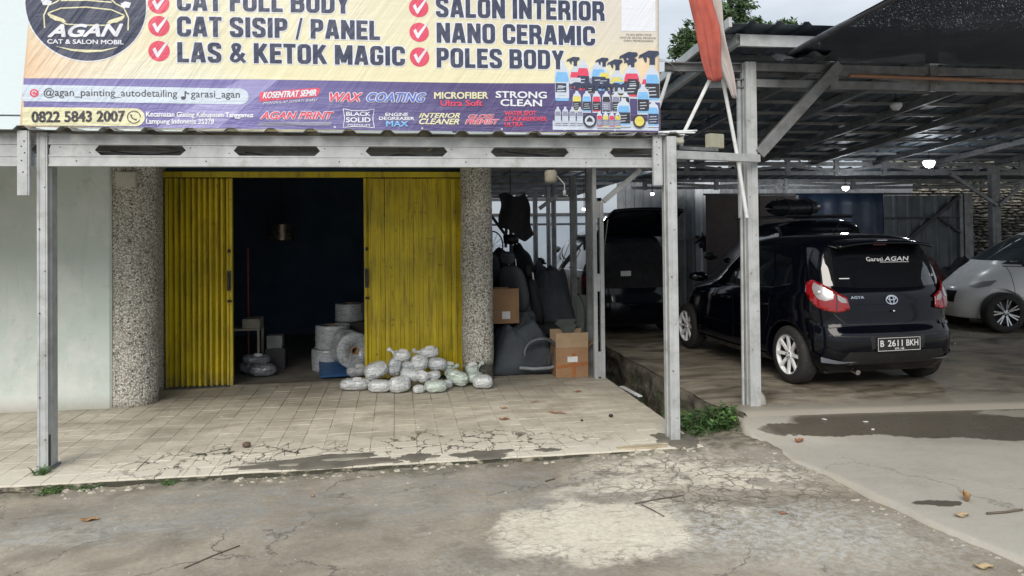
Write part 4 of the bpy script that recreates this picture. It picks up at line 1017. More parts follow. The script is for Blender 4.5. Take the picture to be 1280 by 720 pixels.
while x < 16:
    kk = random.uniform(-.006, .006)
    mb = corr(lambda s, v, l: (x+s, 6.46+kk*4+7.25*v, rz(6.46+7.25*v)+l+kk+.012*fbm(x+s, v*3, 0, .9)+(.02*abs(fbm(x+s, 9, 0, 2.5)) if v > .99 else 0)), .95, .27, .032, 12)
    solid(part('roof_sheet', mb, SHEET, gar, True, recalc=False), .0015); x += .92
mb = MB(); mb.bar((3.04, 6.46, rz(6.46)+.01), (3.04, 13.7, rz(13.7)+.01), .03, .09); part('verge_trim', mb, GALV, gar, True)
# low lean-to behind the back truss
x = 4.8
while x < 17:
    mb = corr(lambda s, v, l: (x+s, 13.75+1.65*v, 3.02-.12*v+l), .95, .27, .03, 3); solid(part('lean_to_sheet', mb, SHEET, gar, True, recalc=False), .0015); x += .92
# storage bay roof
x = 1.15
while x < 3.0:
    mb = corr(lambda s, v, l: (x+s, 8.75+7.6*v, 2.80-.20*v+l+.01*fbm(x, v*4, 0, 1)), .95, .27, .03, 8); solid(part('bay_roof_sheet', mb, SHEET, gar, True, recalc=False), .0015); x += .92
for k in range(7):
    y = 9.2+1.1*k; mb = MB(); mb.box(1.18, 3.7, y-.02, y+.02, 2.705-.027*k, 2.745-.027*k); part('purlin', mb, GALV_OLD, gar, True)
for (x, y, w_, z1) in ((2.60, 10.0, .07, 2.68), (2.62, 11.0, .085, 2.66), (2.60, 12.3, .07, 2.62), (2.58, 12.65, .06, 2.6), (2.62, 14.1, .08, 2.58), (2.43, 9.35, .06, 2.72)):
    post(gar, x, y, w_, .08, -.2, z1, GALV_OLD)
# the double stud at the end of the tiles
for x in (2.435, 2.525):
    mb = MB(); mb.prism([(x-.024, 9.06), (x+.024, 9.06), (x+.024, 9.12), (x+.019, 9.12), (x+.019, 9.066), (x-.019, 9.066), (x-.019, 9.12), (x-.024, 9.12)], -.01, 2.62 if x < 2.5 else 2.2, 'Z'); part('stud', mb, GALV if x < 2.5 else GALV, gar, True)
for z0, z1 in ((.02, .33), (1.08, 1.30), (2.0, 2.2)):
    mb = MB(); mb.box(2.45, 2.51, 9.075, 9.08, z0, z1); part('stud_plate', mb, GALV, gar, True)
for a_, b_ in (((2.56, 9.1, 2.20), (3.05, 9.1, 2.60)), ((2.3, 12, 2.2), (2.6, 12, 2.42))):
    mb = MB(); mb.bar(a_, b_, .04, .06); part('knee_brace', mb, GALV, gar, True)

# shade net stretched forward from the roof edge
n = N('black_shade_net'); P = n.pos
v = n.rotz(P, (0, 0, 0), .5, (2.2, 11, 1))
hole = n.math('MULTIPLY', n.mr(n.noise(v, 12, 3, .85),   .625, .66), n.mr(n.noise(P, 1.3, 3, .6), .34, .5))
cc = n.mix(n.mr(n.noise(P, 3, 6), .3, .7), (.016, .024, .036), (.03, .042, .058))
n.done(cc, .6, 0, n.bump(n.noise(P, 30, 5), .3, .01), Alpha=n.math('SUBTRACT', 1, n.math('MULTIPLY', hole, .85)))
NETM = n.m
net = thing('shade_net', 'black perforated shade net sagging over the forecourt in front of the carport roof', 'shade net', (6, 5.5, 3.5))
def netz(x, y):
    return 3.50+.10*(6.85-y)/1.5-.10*math.sin(min(1, max(0, (x-3.5)/6))*PI)*math.sin(max(0, min(1, (6.85-y)/4))*PI)+.02*fbm(x, y, 0, 1.3)+.012*math.sin(x*4+y)
mb = MB(); mb.grid(lambda u, v: (3.70+.06*v*3+(10-3.7)*u+.03*fbm(v*4, u, 0, 1)*(1 if u == 0 else 0), 6.85-4.2*v, netz(3.7+6.3*u, 6.85-4.2*v)), 80, 50)
part('net_sheet', mb, NETM, net, True, recalc=False)
mb = MB(); mb.tube([(3.72+.18*v/10, 6.85-.42*v, netz(3.72, 6.85-.42*v)-.01) for v in range(11)], [.022+.012*random.random() for _ in range(11)], 8); part('rolled_hem', mb, pm('black_tarp_hem', (.03, .032, .04), (.06, .065, .075), 12, .45, 0, .5, 40), net, True)
mb = MB()
def crump(u, v):
    x = 3.55+.55*u; y = 6.72-.25*v; return (x, y, 3.50-.10*(1-u)*v+.05*fbm(x, y, 0, 6)+.03*math.sin(u*14))
mb.grid(crump, 24, 12); part('bunched_corner', mb, pm('black_tarp', (.028, .03, .036), (.05, .055, .065), 12, .35, 0, .6, 30), net, True, recalc=False)
mb = MB(); mb.tube([(3.6, 2.65, 3.62), (3.6, 2.65, 3.9)], .01, 6); mb.tube([(4.42, 6.74, 3.345), (7.5, 6.74, 3.33)], .022, 10)
mb = MB(); mb.tube([(4.40, 6.74, 3.335), (6.2, 6.74, 3.315), (7.6, 6.74, 3.33)], .020, 10); part('orange_pole', mb, pm('faded_orange_pole', (.30, .15, .085), (.22, .12, .08), 8, .5), net, True)
mb = MB(); mb.tube([(3.9, 2.68, 3.80), (10, 2.68, 3.80)], .02, 8); part('front_cable', mb, STEEL_DK, net, True)
for x in (3.85, 10):
    mb = MB(); mb.tube([(x, 2.62, -.05), (x, 2.62, 3.85)], .03, 8); 
    if x > 5: part('net_pole', mb, GALV_OLD, net, True)

# flag and its leaning poles
FS = -.15
fl = thing('flag', 'red and white flag hanging limp from a leaning white pole beside the carport', 'flag', (3.05, 6.58, 3.2))
mb = MB(); mb.tube([(3.31, 6.74, 1.95), (3.20, 6.70, 2.55), (3.03, 6.62, 3.25), (2.84, 6.5, 4.1), (2.72, 6.45, 4.7)], [.020, .019, .018, .016, .014], 8); part('pole', mb, WHITE_ST, fl, True)
n = N('flag_cloth'); 
FR = pm('flag_red', (.44, .10, .07), (.30, .07, .055), 5, .85, 0, .2, 60); FW = pm('flag_white', (.47, .43, .41), (.40, .37, .36), 5, .85, 0, .2, 60)
def lerp(a, b, t): return a+(b-a)*t
def ftab(tab, z):
    for (za, xa), (zb_, xb) in zip(tab, tab[1:]):
        if z >= zb_: return lerp(xb, xa, (z-zb_)/(za-zb_))
    return tab[-1][1]
RL = [(4.7, 2.60), (4.0, 2.80), (3.6, 2.88), (3.22, 3.00)]; RR = [(4.7, 2.96), (4.0, 3.04), (3.6, 3.09), (3.22, 3.12)]
mb = MB(); mb.grid(lambda u, v: ((lambda z: (FS+lerp(ftab(RL, z), ftab(RR, z), u)+.012*math.sin(z*9), 6.5+.018*math.sin(u*9+z*2.5)+.02*math.sin(z*4+u*3)+.01*fbm(u*3, z, 0, 3), z-.02*math.sin(u*3)*(v > .9)))(lerp(4.7, 3.22, v))), 24, 40)
solid(part('red_half', mb, FR, fl, True, recalc=False), .002)
WL = [(4.7, 2.90), (4.0, 2.99), (3.6, 3.06), (3.3, 3.12), (3.05, 3.23)]; WR = [(4.7, 3.04), (4.2, 3.10), (3.9, 3.13), (3.6, 3.17), (3.3, 3.23), (3.05, 3.27)]
mb = MB(); mb.grid(lambda u, v: ((lambda z: (FS+lerp(ftab(WL, z), ftab(WR, z), u)+.010*math.sin(z*8+1), 6.53+.022*math.sin(u*7+z*2.3+2)+.01*fbm(u*3, z, 4, 3), z))(lerp(4.7, 3.05, v**.9))), 18, 40)
solid(part('white_half', mb, FW, fl, True, recalc=False), .002)
for i, (a, b, r) in enumerate((((2.665, 6.75, 2.70), (2.98, 6.6, 3.40), .03), ((2.40, 6.7, 2.90), (2.62, 6.9, 3.36), .02))):
    mb = MB(); mb.bar(a, b, r*1.6, r); o = solo('roof_strut', mb, WHITE_ST, ['slanting white strut rising from the porch corner past the flag', 'short white strut just right of the banner edge'][i], 'strut', bevel=.003)
mb = MB(); mb.grid(lambda u, v: (2.36+.34*u, 6.9-.1*v, 3.40+.10*math.sin(u*PI)-.05*v-.02*u), 14, 4)
solid(solo('ridge_flap', mb, GALV, 'curled galvanised sheet flap poking out beside the banner', 'metal flap', recalc=False), .002)

# ============================================================ walls behind the cars
cw = thing('corrugated_wall', 'corrugated steel rear wall of the carport with one pale translucent sheet', 'wall', (8, 15.8, 0))
TRANS = pm('pale_translucent_sheet', (.60, .64, .68), (.45, .49, .53), 3, .4, 0, .1, 30)
CWM = pm('grey_corrugated_steel', (.28, .30, .32), (.18, .20, .22), 1.6, .5, .4, .1, 30, dirt=(.06, .055, .05))
x = 4.75; k = 0
while x < 11.9:
    mb = corr(lambda s, v, l: (x+s, 15.8-l+.01*k % 2, .1+(2.95-.1)*v), .60, .20, .035, 2); solid(part('sheet', mb, TRANS if abs(x-6.60) < .3 else CWM, cw, True, recalc=False), .0015); x += .6; k += 1
mb = MB(); mb.box(4.75, 7.1, 15.70, 15.74, 1.60, 1.65); part('rail', mb, GALV_OLD, cw, True)
mb = MB()
for k in range(10): mb.tube([(6.55+random.uniform(-.1, .15), 15.64, 1.50+random.uniform(-.1, .2)), (6.65+random.uniform(-.15, .2), 15.58, 1.62+random.uniform(-.2, .15)), (6.7+random.uniform(-.1, .1), 15.62, 1.5+random.uniform(-.2, .1))], .035, 6)
solo('rope_bundle', mb, BLACKP, 'black bundle of rope hooked on the rail of the corrugated wall', 'rope')
pw = thing('partition', 'dark boarded partition standing in front of the corrugated wall', 'partition', (9, 15, .1))
BRN = pm('dark_brown_board', (.085, .066, .060), (.06, .048, .045), 2, .8, 0, .2, 12); NAVY = pm('navy_tarpaulin', (.022, .040, .075), (.014, .026, .05), 2, .45, 0, .3, 8)
xs = [6.45, 7.15, 7.65, 8.05, 8.5]
for a, b in zip(xs, xs[1:]):
    mb = MB(); mb.box(a+.004, b-.004, 14.98+random.uniform(0, .02), 15.03, .1, 2.54+random.uniform(-.015, .015)); part('board', mb, BRN, pw, True, .004)
mb = MB(); mb.box(6.42, 12.75, 15.0, 15.06, 2.545, 2.585); part('top_rail', mb, STEEL_DK, pw, True)
tp = MB(); tp.grid(lambda u, v: (8.52+2.0*u, 14.93+.03*math.sin(u*28)+.02*math.sin(u*11+v*3), .15+2.42*v), 90, 10)
solid(solo('tarpaulin', tp, NAVY, 'dark navy tarpaulin hung as a curtain behind the black hatchback', 'tarpaulin', recalc=False), .003)
dr = thing('sliding_door', 'tall dark corrugated steel door with a diagonal brace left of the stone wall', 'door', (11.7, 14.9, .1))
x = 10.5
DOORM = pm('dark_green_grey_steel', (.12, .14, .15), (.08, .095, .105), 2, .5, .3, .1, 30)
while x < 12.3:
    mb = corr(lambda s, v, l: (x+s, 14.92-l, .14+2.38*v), .34, .33, .03, 2); solid(part('panel', mb, DOORM, dr, True, recalc=False), .0015); x += .335
mb = MB(); mb.box(12.42, 12.62, 14.86, 14.96, .1, 2.58); mb.box(12.30, 12.38, 14.86, 14.94, .1, 2.56); part('frame_stile', mb, GALV_OLD, dr, True)
mb = MB(); mb.bar((10.75, 14.86, 1.35), (12.3, 14.86, 2.5), .05, .08); mb.bar((11.75, 14.85, 2.05), (12.3, 14.85, 1.7), .04, .04); part('diagonal_brace', mb, STEEL_DK, dr, True)
mb = MB(); mb.box(10.5, 12.3, 14.84, 14.87, 2.02, 2.05); part('cross_rail', mb, STEEL_DK, dr, True)

# dry-stone wall
sw = thing('stone_wall', 'rough grey stone wall of thin uneven courses at the back right', 'wall', (14, 16, 0))
n = N('grey_split_stone'); P = n.pos
c = n.mix(n.rnd(), (.16, .155, .135), (.36, .345, .29)); c = n.mix(n.math('MULTIPLY', n.mr(n.noise(P, 7, 7, .7), .4, .65), .6), c, (.075, .075, .065))
STN = n.done(c, .95, 0, n.bump(n.noise(P, 22, 8, .7), .9, .03))
mb = MB(); mb.box(11.0, 22, 16.12, 16.4, -.1, 4.0); part('mortar_core', mb, pm('dark_mortar', (.05, .05, .042), (.03, .03, .025), 6, .95), sw, True)
def stone_mesh(seed):
    r = random.Random(seed); mb = MB(); w_, h_, d_ = .5, .5, .1
    a = [(-w_+r.uniform(0, .12), -h_+r.uniform(0, .2)), (r.uniform(-.2, .2), -h_+r.uniform(-.05, .1)), (w_-r.uniform(0, .12), -h_+r.uniform(0, .25)), (w_-r.uniform(-.02, .08), r.uniform(-.1, .2)), (w_-r.uniform(0, .2), h_-r.uniform(0, .2)), (r.uniform(-.2, .2), h_-r.uniform(-.05, .1)), (-w_+r.uniform(0, .2), h_-r.uniform(0, .25)), (-w_+r.uniform(-.02, .08), r.uniform(-.2, .1))]
    k = 8; vs = [(p, .1, q) for p, q in a]+[(p, -.03, q) for p, q in a]+[(p*.8, -.075-r.uniform(0, .045), q*.72) for p, q in a]+[(r.uniform(-.2, .2), -.10-r.uniform(0, .04), r.uniform(-.2, .2))]
    fs = [(i, (i+1) % k, k+(i+1) % k, k+i) for i in range(k)]+[(k+i, k+(i+1) % k, 2*k+(i+1) % k, 2*k+i) for i in range(k)]+[(2*k+i, 2*k+(i+1) % k, 3*k) for i in range(k)]
    mb.add(vs, fs); me = mb.mesh('stone'); me.materials.append(STN); return me
SM = [stone_mesh(i) for i in range(14)]
rs = random.Random(5); z = .0; spec = []
while z < 3.75:
    hh = rs.uniform(.04, .085); x = 11.2+rs.uniform(0, .2)
    while x < 20:
        ww = rs.uniform(.10, .34); spec.append((x+ww/2, z+hh/2+rs.uniform(-.012, .012), ww*.98, hh*.98, rs.uniform(-.06, .06), rs.randrange(14))); x += ww
    z += hh
vis_ = [s for s in spec if 11.6 < s[0] < 15.0 and s[1] > 1.25 and s[1] < 3.4]; random.Random(2).shuffle(vis_)
vis_.sort(key=lambda s: -s[2]*s[3]); keep = set(vis_[:300])
rest = MB()
for s in spec:
    if s in keep:
        o = put('stone', SM[s[5]], None, sw, (s[0]-14, .10-rs.uniform(0, .03), s[1])); o.scale = (s[2], 1, s[3]); o.rotation_euler = (0, s[4], 0)
    else:
        me = SM[s[5]]; ca, sa = math.cos(s[4]), math.sin(s[4])
        rest.add([(s[0]+v.co.x*s[2], 16.1+v.co.y, s[1]+v.co.z*s[3]-v.co.x*s[2]*sa) for v in me.vertices], [tuple(p.vertices) for p in me.polygons])
o = part('stone_field', rest, STN, sw, True, recalc=False); o['kind'] = 'stuff'
# pale neighbour wall seen through the storage bay
rw = MB(); rw.box(1.0, 7.5, 20.0, 20.2, -.1, 2.25)
rwall = thing('neighbour_wall', 'pale blue-grey plastered wall far behind the storage bay posts', 'wall', (4, 20, 0))
part('wall_face', rw, pm('pale_blue_plaster', (.30, .35, .41), (.25, .30, .36), 1.2, .85, 0, .1, 10), rwall, True)
mb = MB(); mb.box(1.0, 7.5, 19.96, 20.24, 2.252, 2.31); part('coping', mb, STEEL_DK, rwall, True)
mb = MB(); mb.box(1.2, 4.8, 17.2, 17.24, 1.96, 2.01); mb.box(1.2, 1.26, 17.2, 17.26, -.2, 2.6); mb.box(3.6, 3.68, 17.2, 17.28, -.2, 2.6); mb.box(4.7, 4.78, 17.2, 17.28, -.2, 2.6); mb.box(2.6, 2.66, 17.2, 17.26, -.2, 2.6); mb.box(1.2, 4.8, 17.2, 17.26, 2.53, 2.6)
solo('rear_rail_frame', mb, STEEL_DK, 'dark post and rail frame closing the far end of the storage bay', 'fence')

# ============================================================ lamps
def lamp(x, y, z, r, lit, label, drop, cat='lamp'):
    t = thing('hanging_lamp', label, cat, (x, y, z))
    mb = MB(); mb.lathe([(0, -r*.9), (r*.55, -r*.78), (r*.92, -r*.3), (r, .1*r), (r*.9, .35*r), (0, .36*r)], 24)
    part('bulb', mb, emit('lit_bulb', (.92, .96, 1), 2.2) if lit else pm('unlit_white_bulb', (.62, .64, .68), (.5, .52, .56), 8, .25, 0, 0), t)
    mb = MB(); mb.lathe([(0, r*1.15), (r*.35, r*1.1), (r*.4, r*.37), (0, r*.36)], 16); part('socket', mb, BLACKP, t)
    mb = MB(); mb.tube([(0, 0, r*1.1), (0, 0, drop)], .006, 6); part('cord', mb, BLACKP, t)
    if lit:
        pl_ = bpy.data.lights.new('bulb_light', 'POINT'); pl_.energy = lit*r*8; pl_.color = (.9, .95, 1); pl_.shadow_soft_size = r*.9
        po = bpy.data.objects.new('bulb_light', pl_); col.objects.link(po); po.parent = t; po.location = (0, 0, -r*1.9)
    return t
lamp(9.42, 12.1, 2.98, .10, 14, 'large lit bulb hanging under the carport roof toward the right', .3)
lamp(8.95, 13.9, 2.64, .07, 13, 'small lit bulb hanging in front of the corrugated wall', .25)
lamp(6.25, 8.6, 3.38, .075, 0, 'unlit white bulb high under the carport roof', .17)
lamp(4.08, 11.6, 2.42, .034, 12, 'tiny lit lamp just left of the right porch post', .4)
lamp(3.1, 12.2, 2.20, .034, 12, 'tiny lit lamp between the storage bay posts', .5)
t = thing('porch_lamp', 'dusty cream cylindrical lamp under the beam right of the pebble pillar', 'lamp', (1.86, 8.95, 2.43))
mb = MB(); mb.lathe([(0, -.005), (.06, 0), (.074, .02), (.078, .12), (.06, .15), (0, .151)], 24); part('shade', mb, pm('dusty_cream_lamp', (.50, .46, .38), (.38, .35, .29), 9, .6), t)
mb = MB(); mb.lathe([(0, .151), (.03, .152), (.03, .30)], 12); part('stem', mb, BLACKP, t)
mb = MB(); mb.tube([(.06, 0, .1), (.17, 0, -.02), (.17, 0, -.10)], .008, 6); mb.lathe([(0, -.17), (.02, -.15), (.02, -.1), (0, -.1)], 10, Matrix.Translation((.17, 0, 0))); part('pull_switch', mb, WHITE_ST, t)

# ============================================================ trees behind
def leafm(name, a, b):
    n = N(name); c = n.mix(n.mr(n.noise(n.pos, .8, 4), .3, .7), a, b); c = n.mix(n.mr(n.noise(n.pos, 9, 2), .55, .65), c, tuple(x*1.5 for x in a))
    return n.done(c, .6, 0, None, Transmission_Weight=0.0)
LEAF = leafm('leaf_green', (.075, .13, .045), (.035, .07, .028)); LEAF2 = leafm('dark_leaf_green', (.05, .085, .035), (.028, .05, .024))
BARK = pm('brown_bark', (.14, .11, .085), (.08, .065, .05), 6, .9, 0, .8, 30)
def tree(x, y, h, cr, lab, m, clumps, leaf=.16, dens=70, seed=1, z0=-.5, name='tree'):
    r = random.Random(seed); t = thing(name, lab, 'tree', (x, y, z0))
    tips = []; tb = MB()
    th = h*.55; tb.tube([(0, 0, 0), (r.uniform(-.1, .1), .1, th*.5), (r.uniform(-.2, .2), 0, th)], [.22*h/9, .17*h/9, .12*h/9], 10)
    cb = MB()
    for c_ in clumps:
        cx_, cy_, cz, rr = c_
        tb.tube([(0, 0, th*.9), (cx_*.5, cy_*.5, (th+cz)/2), (cx_, cy_, cz)], [.09*h/9, .05*h/9, .02], 6)
        for k in range(7):
            a = r.uniform(0, 6.28); e = r.uniform(-.6, 1.2); tb.tube([(cx_, cy_, cz-.2), (cx_+rr*.7*math.cos(a)*math.cos(e), cy_+rr*.7*math.sin(a)*math.cos(e), cz+rr*.7*math.sin(e))], [.02, .008], 4)
        sub = [(Vector((r.gauss(0, 1), r.gauss(0, 1), r.gauss(0, 1))).normalized()*rr*r.uniform(.35, 1)+Vector((cx_, cy_, cz)), rr*r.uniform(.16, .34)) for _ in range(int(22))]
        for cc_, sr in sub:
            for k in range(int(dens*sr*sr*6)+8):
                p = cc_+Vector((r.gauss(0, .5), r.gauss(0, .5), r.gauss(0, .42)))*sr
                a = Vector((r.gauss(0, 1), r.gauss(0, 1), r.gauss(0, .6))).normalized(); b = a.cross(Vector((r.gauss(0, 1), r.gauss(0, 1), r.gauss(0, 1)))).normalized()
                s = leaf*r.uniform(.6, 1.2); cb.add([p-a*s, p+b*s*.38, p+a*s, p-b*s*.38], [(0, 1, 2, 3)])
    part('trunk', tb, BARK, t); part('crown', cb, m, t, recalc=False); return t
tree(13.2, 28, 10.6, 2, 'tall green leafy tree rising behind the carport roof, right of the flag', LEAF, [(-.1, 0, 11.4, .85), (.4, .3, 10.6, .9), (-.8, 0, 10.0, .9), (-1.6, .3, 9.9, .7), (-2.1, 0, 9.5, .6), (1.1, .2, 10.1, .8), (2.0, 0, 10.3, .55), (2.6, 0, 10.2, .5), (2.3, 0, 9.8, .7), (.4, 0, 9.4, 1.2), (-.4, -.5, 9.0, 1.2), (1.5, 0, 9.4, 1.0)], seed=3, dens=150, leaf=.125)
tree(10.0, 29, 8.4, 1, 'small dark tree top just right of the banner edge', LEAF2, [(.1, 0, 8.6, .42), (-.3, 0, 8.1, .5), (.3, 0, 7.9, .45)], seed=5, leaf=.14)
tree(20, 34, 9, 3, 'distant bushy tree hidden behind the carport', LEAF2, [(0, 0, 8, 1.6), (1.5, 0, 7, 1.4), (-1.5, 0, 7.2, 1.4)], seed=8, dens=30, leaf=.2)
# ============================================================ cars
def interp(tab, z):
    if z <= tab[0][0]: return tab[0][1]
    for (a, p), (b, q) in zip(tab, tab[1:]):
        if z <= b:
            t = (z-a)/(b-a); return p+(q-p)*t
    return tab[-1][1]
def smooth_tab(tab, k=6):
    """Catmull-Rom resample so the profiles have no kinks"""
    P = [Vector(p) for p in tab]; out_ = []
    for i in range(len(P)-1):
        p0 = P[max(i-1, 0)]; p1 = P[i]; p2 = P[i+1]; p3 = P[min(i+2, len(P)-1)]
        for j in range(k):
            t = j/k; q = .5*((2*p1)+(p2-p0)*t+(2*p0-5*p1+4*p2-p3)*t*t+(3*p1-p0-3*p2+p3)*t**3); out_.append((q.x, q.y))
    out_.append(tuple(P[-1]))
    o = [out_[0]]
    for q in out_[1:]:
        if q[0] > o[-1][0]+1e-4: o.append(q)
    return o
class Car:
    def __init__(s, root, Rt, Ft, Wt, zt, nr=5.0, nf=3.2):
        s.root = root; s.Rt = smooth_tab(Rt); s.Ft = smooth_tab(Ft); s.Wt = smooth_tab(Wt); s.zt = zt; s.nr = nr; s.nf = nf
    def ring(s, z, n=96):
        xr, xf, w = interp(s.Rt, z), interp(s.Ft, z), interp(s.Wt, z); cx_ = (xr+xf)/2; a = (xf-xr)/2; out_ = []
        for i in range(n):
            t = 2*PI*i/n+PI   # start at the rear centre
            c, q = math.cos(t), math.sin(t); e = s.nr if c < 0 else s.nf
            out_.append(Vector((cx_+a*math.copysign(abs(c)**(2/e), c), w*math.copysign(abs(q)**(2/e), q), z)))
        return out_
    def body(s, m, z0, z1, arches, ar, nlev=64, well=None):
        n = 128; mb = MB(); zs = [z0+(z1-z0)*(i/nlev) for i in range(nlev+1)]
        rings = [s.ring(z, n) for z in zs]; vs = [v for q in rings for v in q]
        fs = [(i*n+t, i*n+(t+1) % n, (i+1)*n+(t+1) % n, (i+1)*n+t) for i in range(nlev) for t in range(n)]
        top = s.ring(z1, n); c = sum(top, Vector())/n
        for k, q in enumerate((.66, .33)):
            vs += [c+(v-c)*q+Vector((0, 0, .012*(k+1))) for v in top]
            b = (nlev+k)*n; fs += [(b+t, b+(t+1) % n, b+n+(t+1) % n, b+n+t) for t in range(n)]
        vs.append(c+Vector((0, 0, .03))); L = len(vs)-1; b = (nlev+2)*n; fs += [(b+t, b+(t+1) % n, L) for t in range(n)]
        fs.append(tuple(range(n-1, -1, -1)))
        mb.add(vs, fs, True); me = mb.mesh('body')
        bm = bmesh.new(); bm.from_mesh(me); bmesh.ops.recalc_face_normals(bm, faces=bm.faces); bm.to_mesh(me)
        s.bvh = BVHTree.FromBMesh(bm); bm.free()
        o = put('body', me, m, s.root); 
        # wheel wells cut out of the shell
        cut = MB()
        for x, zc in arches:
            for sg in (-1, 1):
                wm = s.Wmax = max(b_ for a_, b_ in s.Wt)
                cut.lathe([(0, -.16), (ar, -.16), (ar, .16), (0, .16)], 40, Matrix.Translation((x, sg*(wm-.06), zc)), False, 'Y')
        cme = cut.mesh('cut'); co = bpy.data.objects.new('cut', cme); col.objects.link(co); co.parent = s.root
        bm = bmesh.new(); bm.from_mesh(cme); bmesh.ops.remove_doubles(bm, verts=bm.verts, dist=1e-5); bmesh.ops.recalc_face_normals(bm, faces=bm.faces); bm.to_mesh(cme); bm.free()
        md = o.modifiers.new('b', 'BOOLEAN'); md.operation = 'DIFFERENCE'; md.object = co; md.solver = 'EXACT'
        dg = bpy.context.evaluated_depsgraph_get(); dg.update()
        nm = bpy.data.meshes.new_from_object(o.evaluated_get(dg)); o.modifiers.clear(); o.data = nm
        bpy.data.objects.remove(co)
        if well: nm.materials.append(well)
        s.o = o; return o
    def hit(s, p, d):
        r = s.bvh.ray_cast(Vector(p), Vector(d))
        if r[0] is None: r = s.bvh.find_nearest(Vector(p)+Vector(d)*2)
        return r[0], r[1]
    def patch(s, name, poly, m, view, off=.004, grid=.05, parent=None, th=0, rough_edge=None, holes=None):
        """poly in a view plane, dropped on the body. view: 'L','R' side (x,z); 'B' rear (y,z); 'F' front (y,z); 'T' top (x,y); or a direction vector with axes"""
        pts = [Vector(q) for q in poly]; dp = []
        k = len(pts)
        for i in range(k):
            a, b = pts[i], pts[(i+1) % k]; q = max(1, int((b-a).length/grid)); dp += [a+(b-a)*j/q for j in range(q)]
        xs = [p.x for p in dp]; zs = [p.y for p in dp]; ex = []
        x = min(xs)+grid*.7
        while x < max(xs):
            z = min(zs)+grid*.7
            while z < max(zs): ex.append(Vector((x, z))); z += grid
            x += grid
        r = delaunay_2d_cdt(dp+ex, [], [list(range(len(dp)))], 1, 1e-6)
        return s.drop(name, [(v.x, v.y) for v in r[0]], [tuple(f) for f in r[2]], m, view, off, parent, th)
    def drop(s, name, v2, fs, m, view, off=.004, parent=None, th=0):
        out_ = []
        for a, b in v2:
            if view == 'L': p, d = (a, 3, b), (0, -1, 0)
            elif view == 'R': p, d = (a, -3, b), (0, 1, 0)
            elif view == 'B': p, d = (-3, a, b), (1, 0, 0)
            elif view == 'F': p, d = (8, a, b), (-1, 0, 0)
            elif view == 'T': p, d = (a, b, 5), (0, 0, -1)
            elif view[0] == 'C':       # corner view: a runs along a line at angle view[1], seen along its normal
                an = view[1]; d = Vector((math.cos(an), math.sin(an), 0)); t = Vector((-d.y, d.x, 0)); o_ = Vector(view[2]); p = o_+t*a-d*3+Vector((0, 0, b)); 
            h, nn_ = s.hit(p, d)
            if nn_.dot(Vector(d)) > 0: nn_ = -nn_
            out_.append(h+nn_*off)
        mb = MB(); mb.add(out_, fs, True); o = part(name, mb, m, parent or s.root, recalc=False)
        if th: solid(o, th, -1)
        return o
    def line(s, name, pts, m, view, w=.006, off=.002, parent=None):
        L, Rr = [], []; P = []
        for i in range(len(pts)-1):
            a, b = Vector(pts[i]), Vector(pts[i+1]); q = max(1, int((b-a).length/.05)); P += [a+(b-a)*j/q for j in range(q)]
        P.append(Vector(pts[-1])); vs = []
        for i, p in enumerate(P):
            d = (P[min(i+1, len(P)-1)]-P[max(i-1, 0)]).normalized(); nn_ = Vector((-d.y, d.x)); vs += [tuple(p+nn_*w/2), tuple(p-nn_*w/2)]
        return s.drop(name, vs, [(2*i, 2*i+1, 2*i+3, 2*i+2) for i in range(len(P)-1)], m, view, off, parent)
def paint(name, c, rough=.12, flake=0):
    n = N(name); P = n.pos
    d = n.mr(n.noise(P, 5, 6, .65), .45, .75, 0, .05); cc_ = n.mix(d, c, tuple(min(1, x+.03) for x in c))
    return n.done(cc_, n.mr(n.noise(P, 3, 5), .3, .7, rough*.6, rough*1.7), 0, None, Coat_Weight=0.0, IOR=1.42)
BLK = paint('black_car_paint', (.0015, .002, .005), .06); WHT = paint('white_car_paint', (.80, .82, .83), .2); SIL = paint('silver_car_paint', (.15, .16, .17), .25); CHAR = paint('charcoal_car_paint', (.004, .006, .011))
n = N('tinted_car_glass'); GLS = n.done((.004, .005, .007), .04, 0, None, Coat_Weight=1.0, Coat_Roughness=.02)
n = N('pale_car_glass'); GLP = n.done((.05, .065, .075), .05, 0, None, Coat_Weight=1.0, Coat_Roughness=.02)
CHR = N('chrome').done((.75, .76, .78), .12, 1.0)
REDL = N('red_lamp_plastic').done((.26, .003, .006), .15, 0, None, Coat_Weight=1.0, Emission_Color=(.5, .01, .01, 1), Emission_Strength=0.0)
CLRL = N('clear_lamp_plastic').done((.34, .33, .34), .32, .3, None, Coat_Weight=1.0)
RIMW = pm('white_alloy_rim', (.88, .89, .90), (.80, .81, .82), 8, .3, 0, 0); RIMD = pm('dark_alloy_rim', (.03, .03, .032), (.02, .02, .02), 8, .35, .5, 0); RIMC = N('machined_alloy').done((.55, .56, .58), .25, .9)
WELL = BLACKP
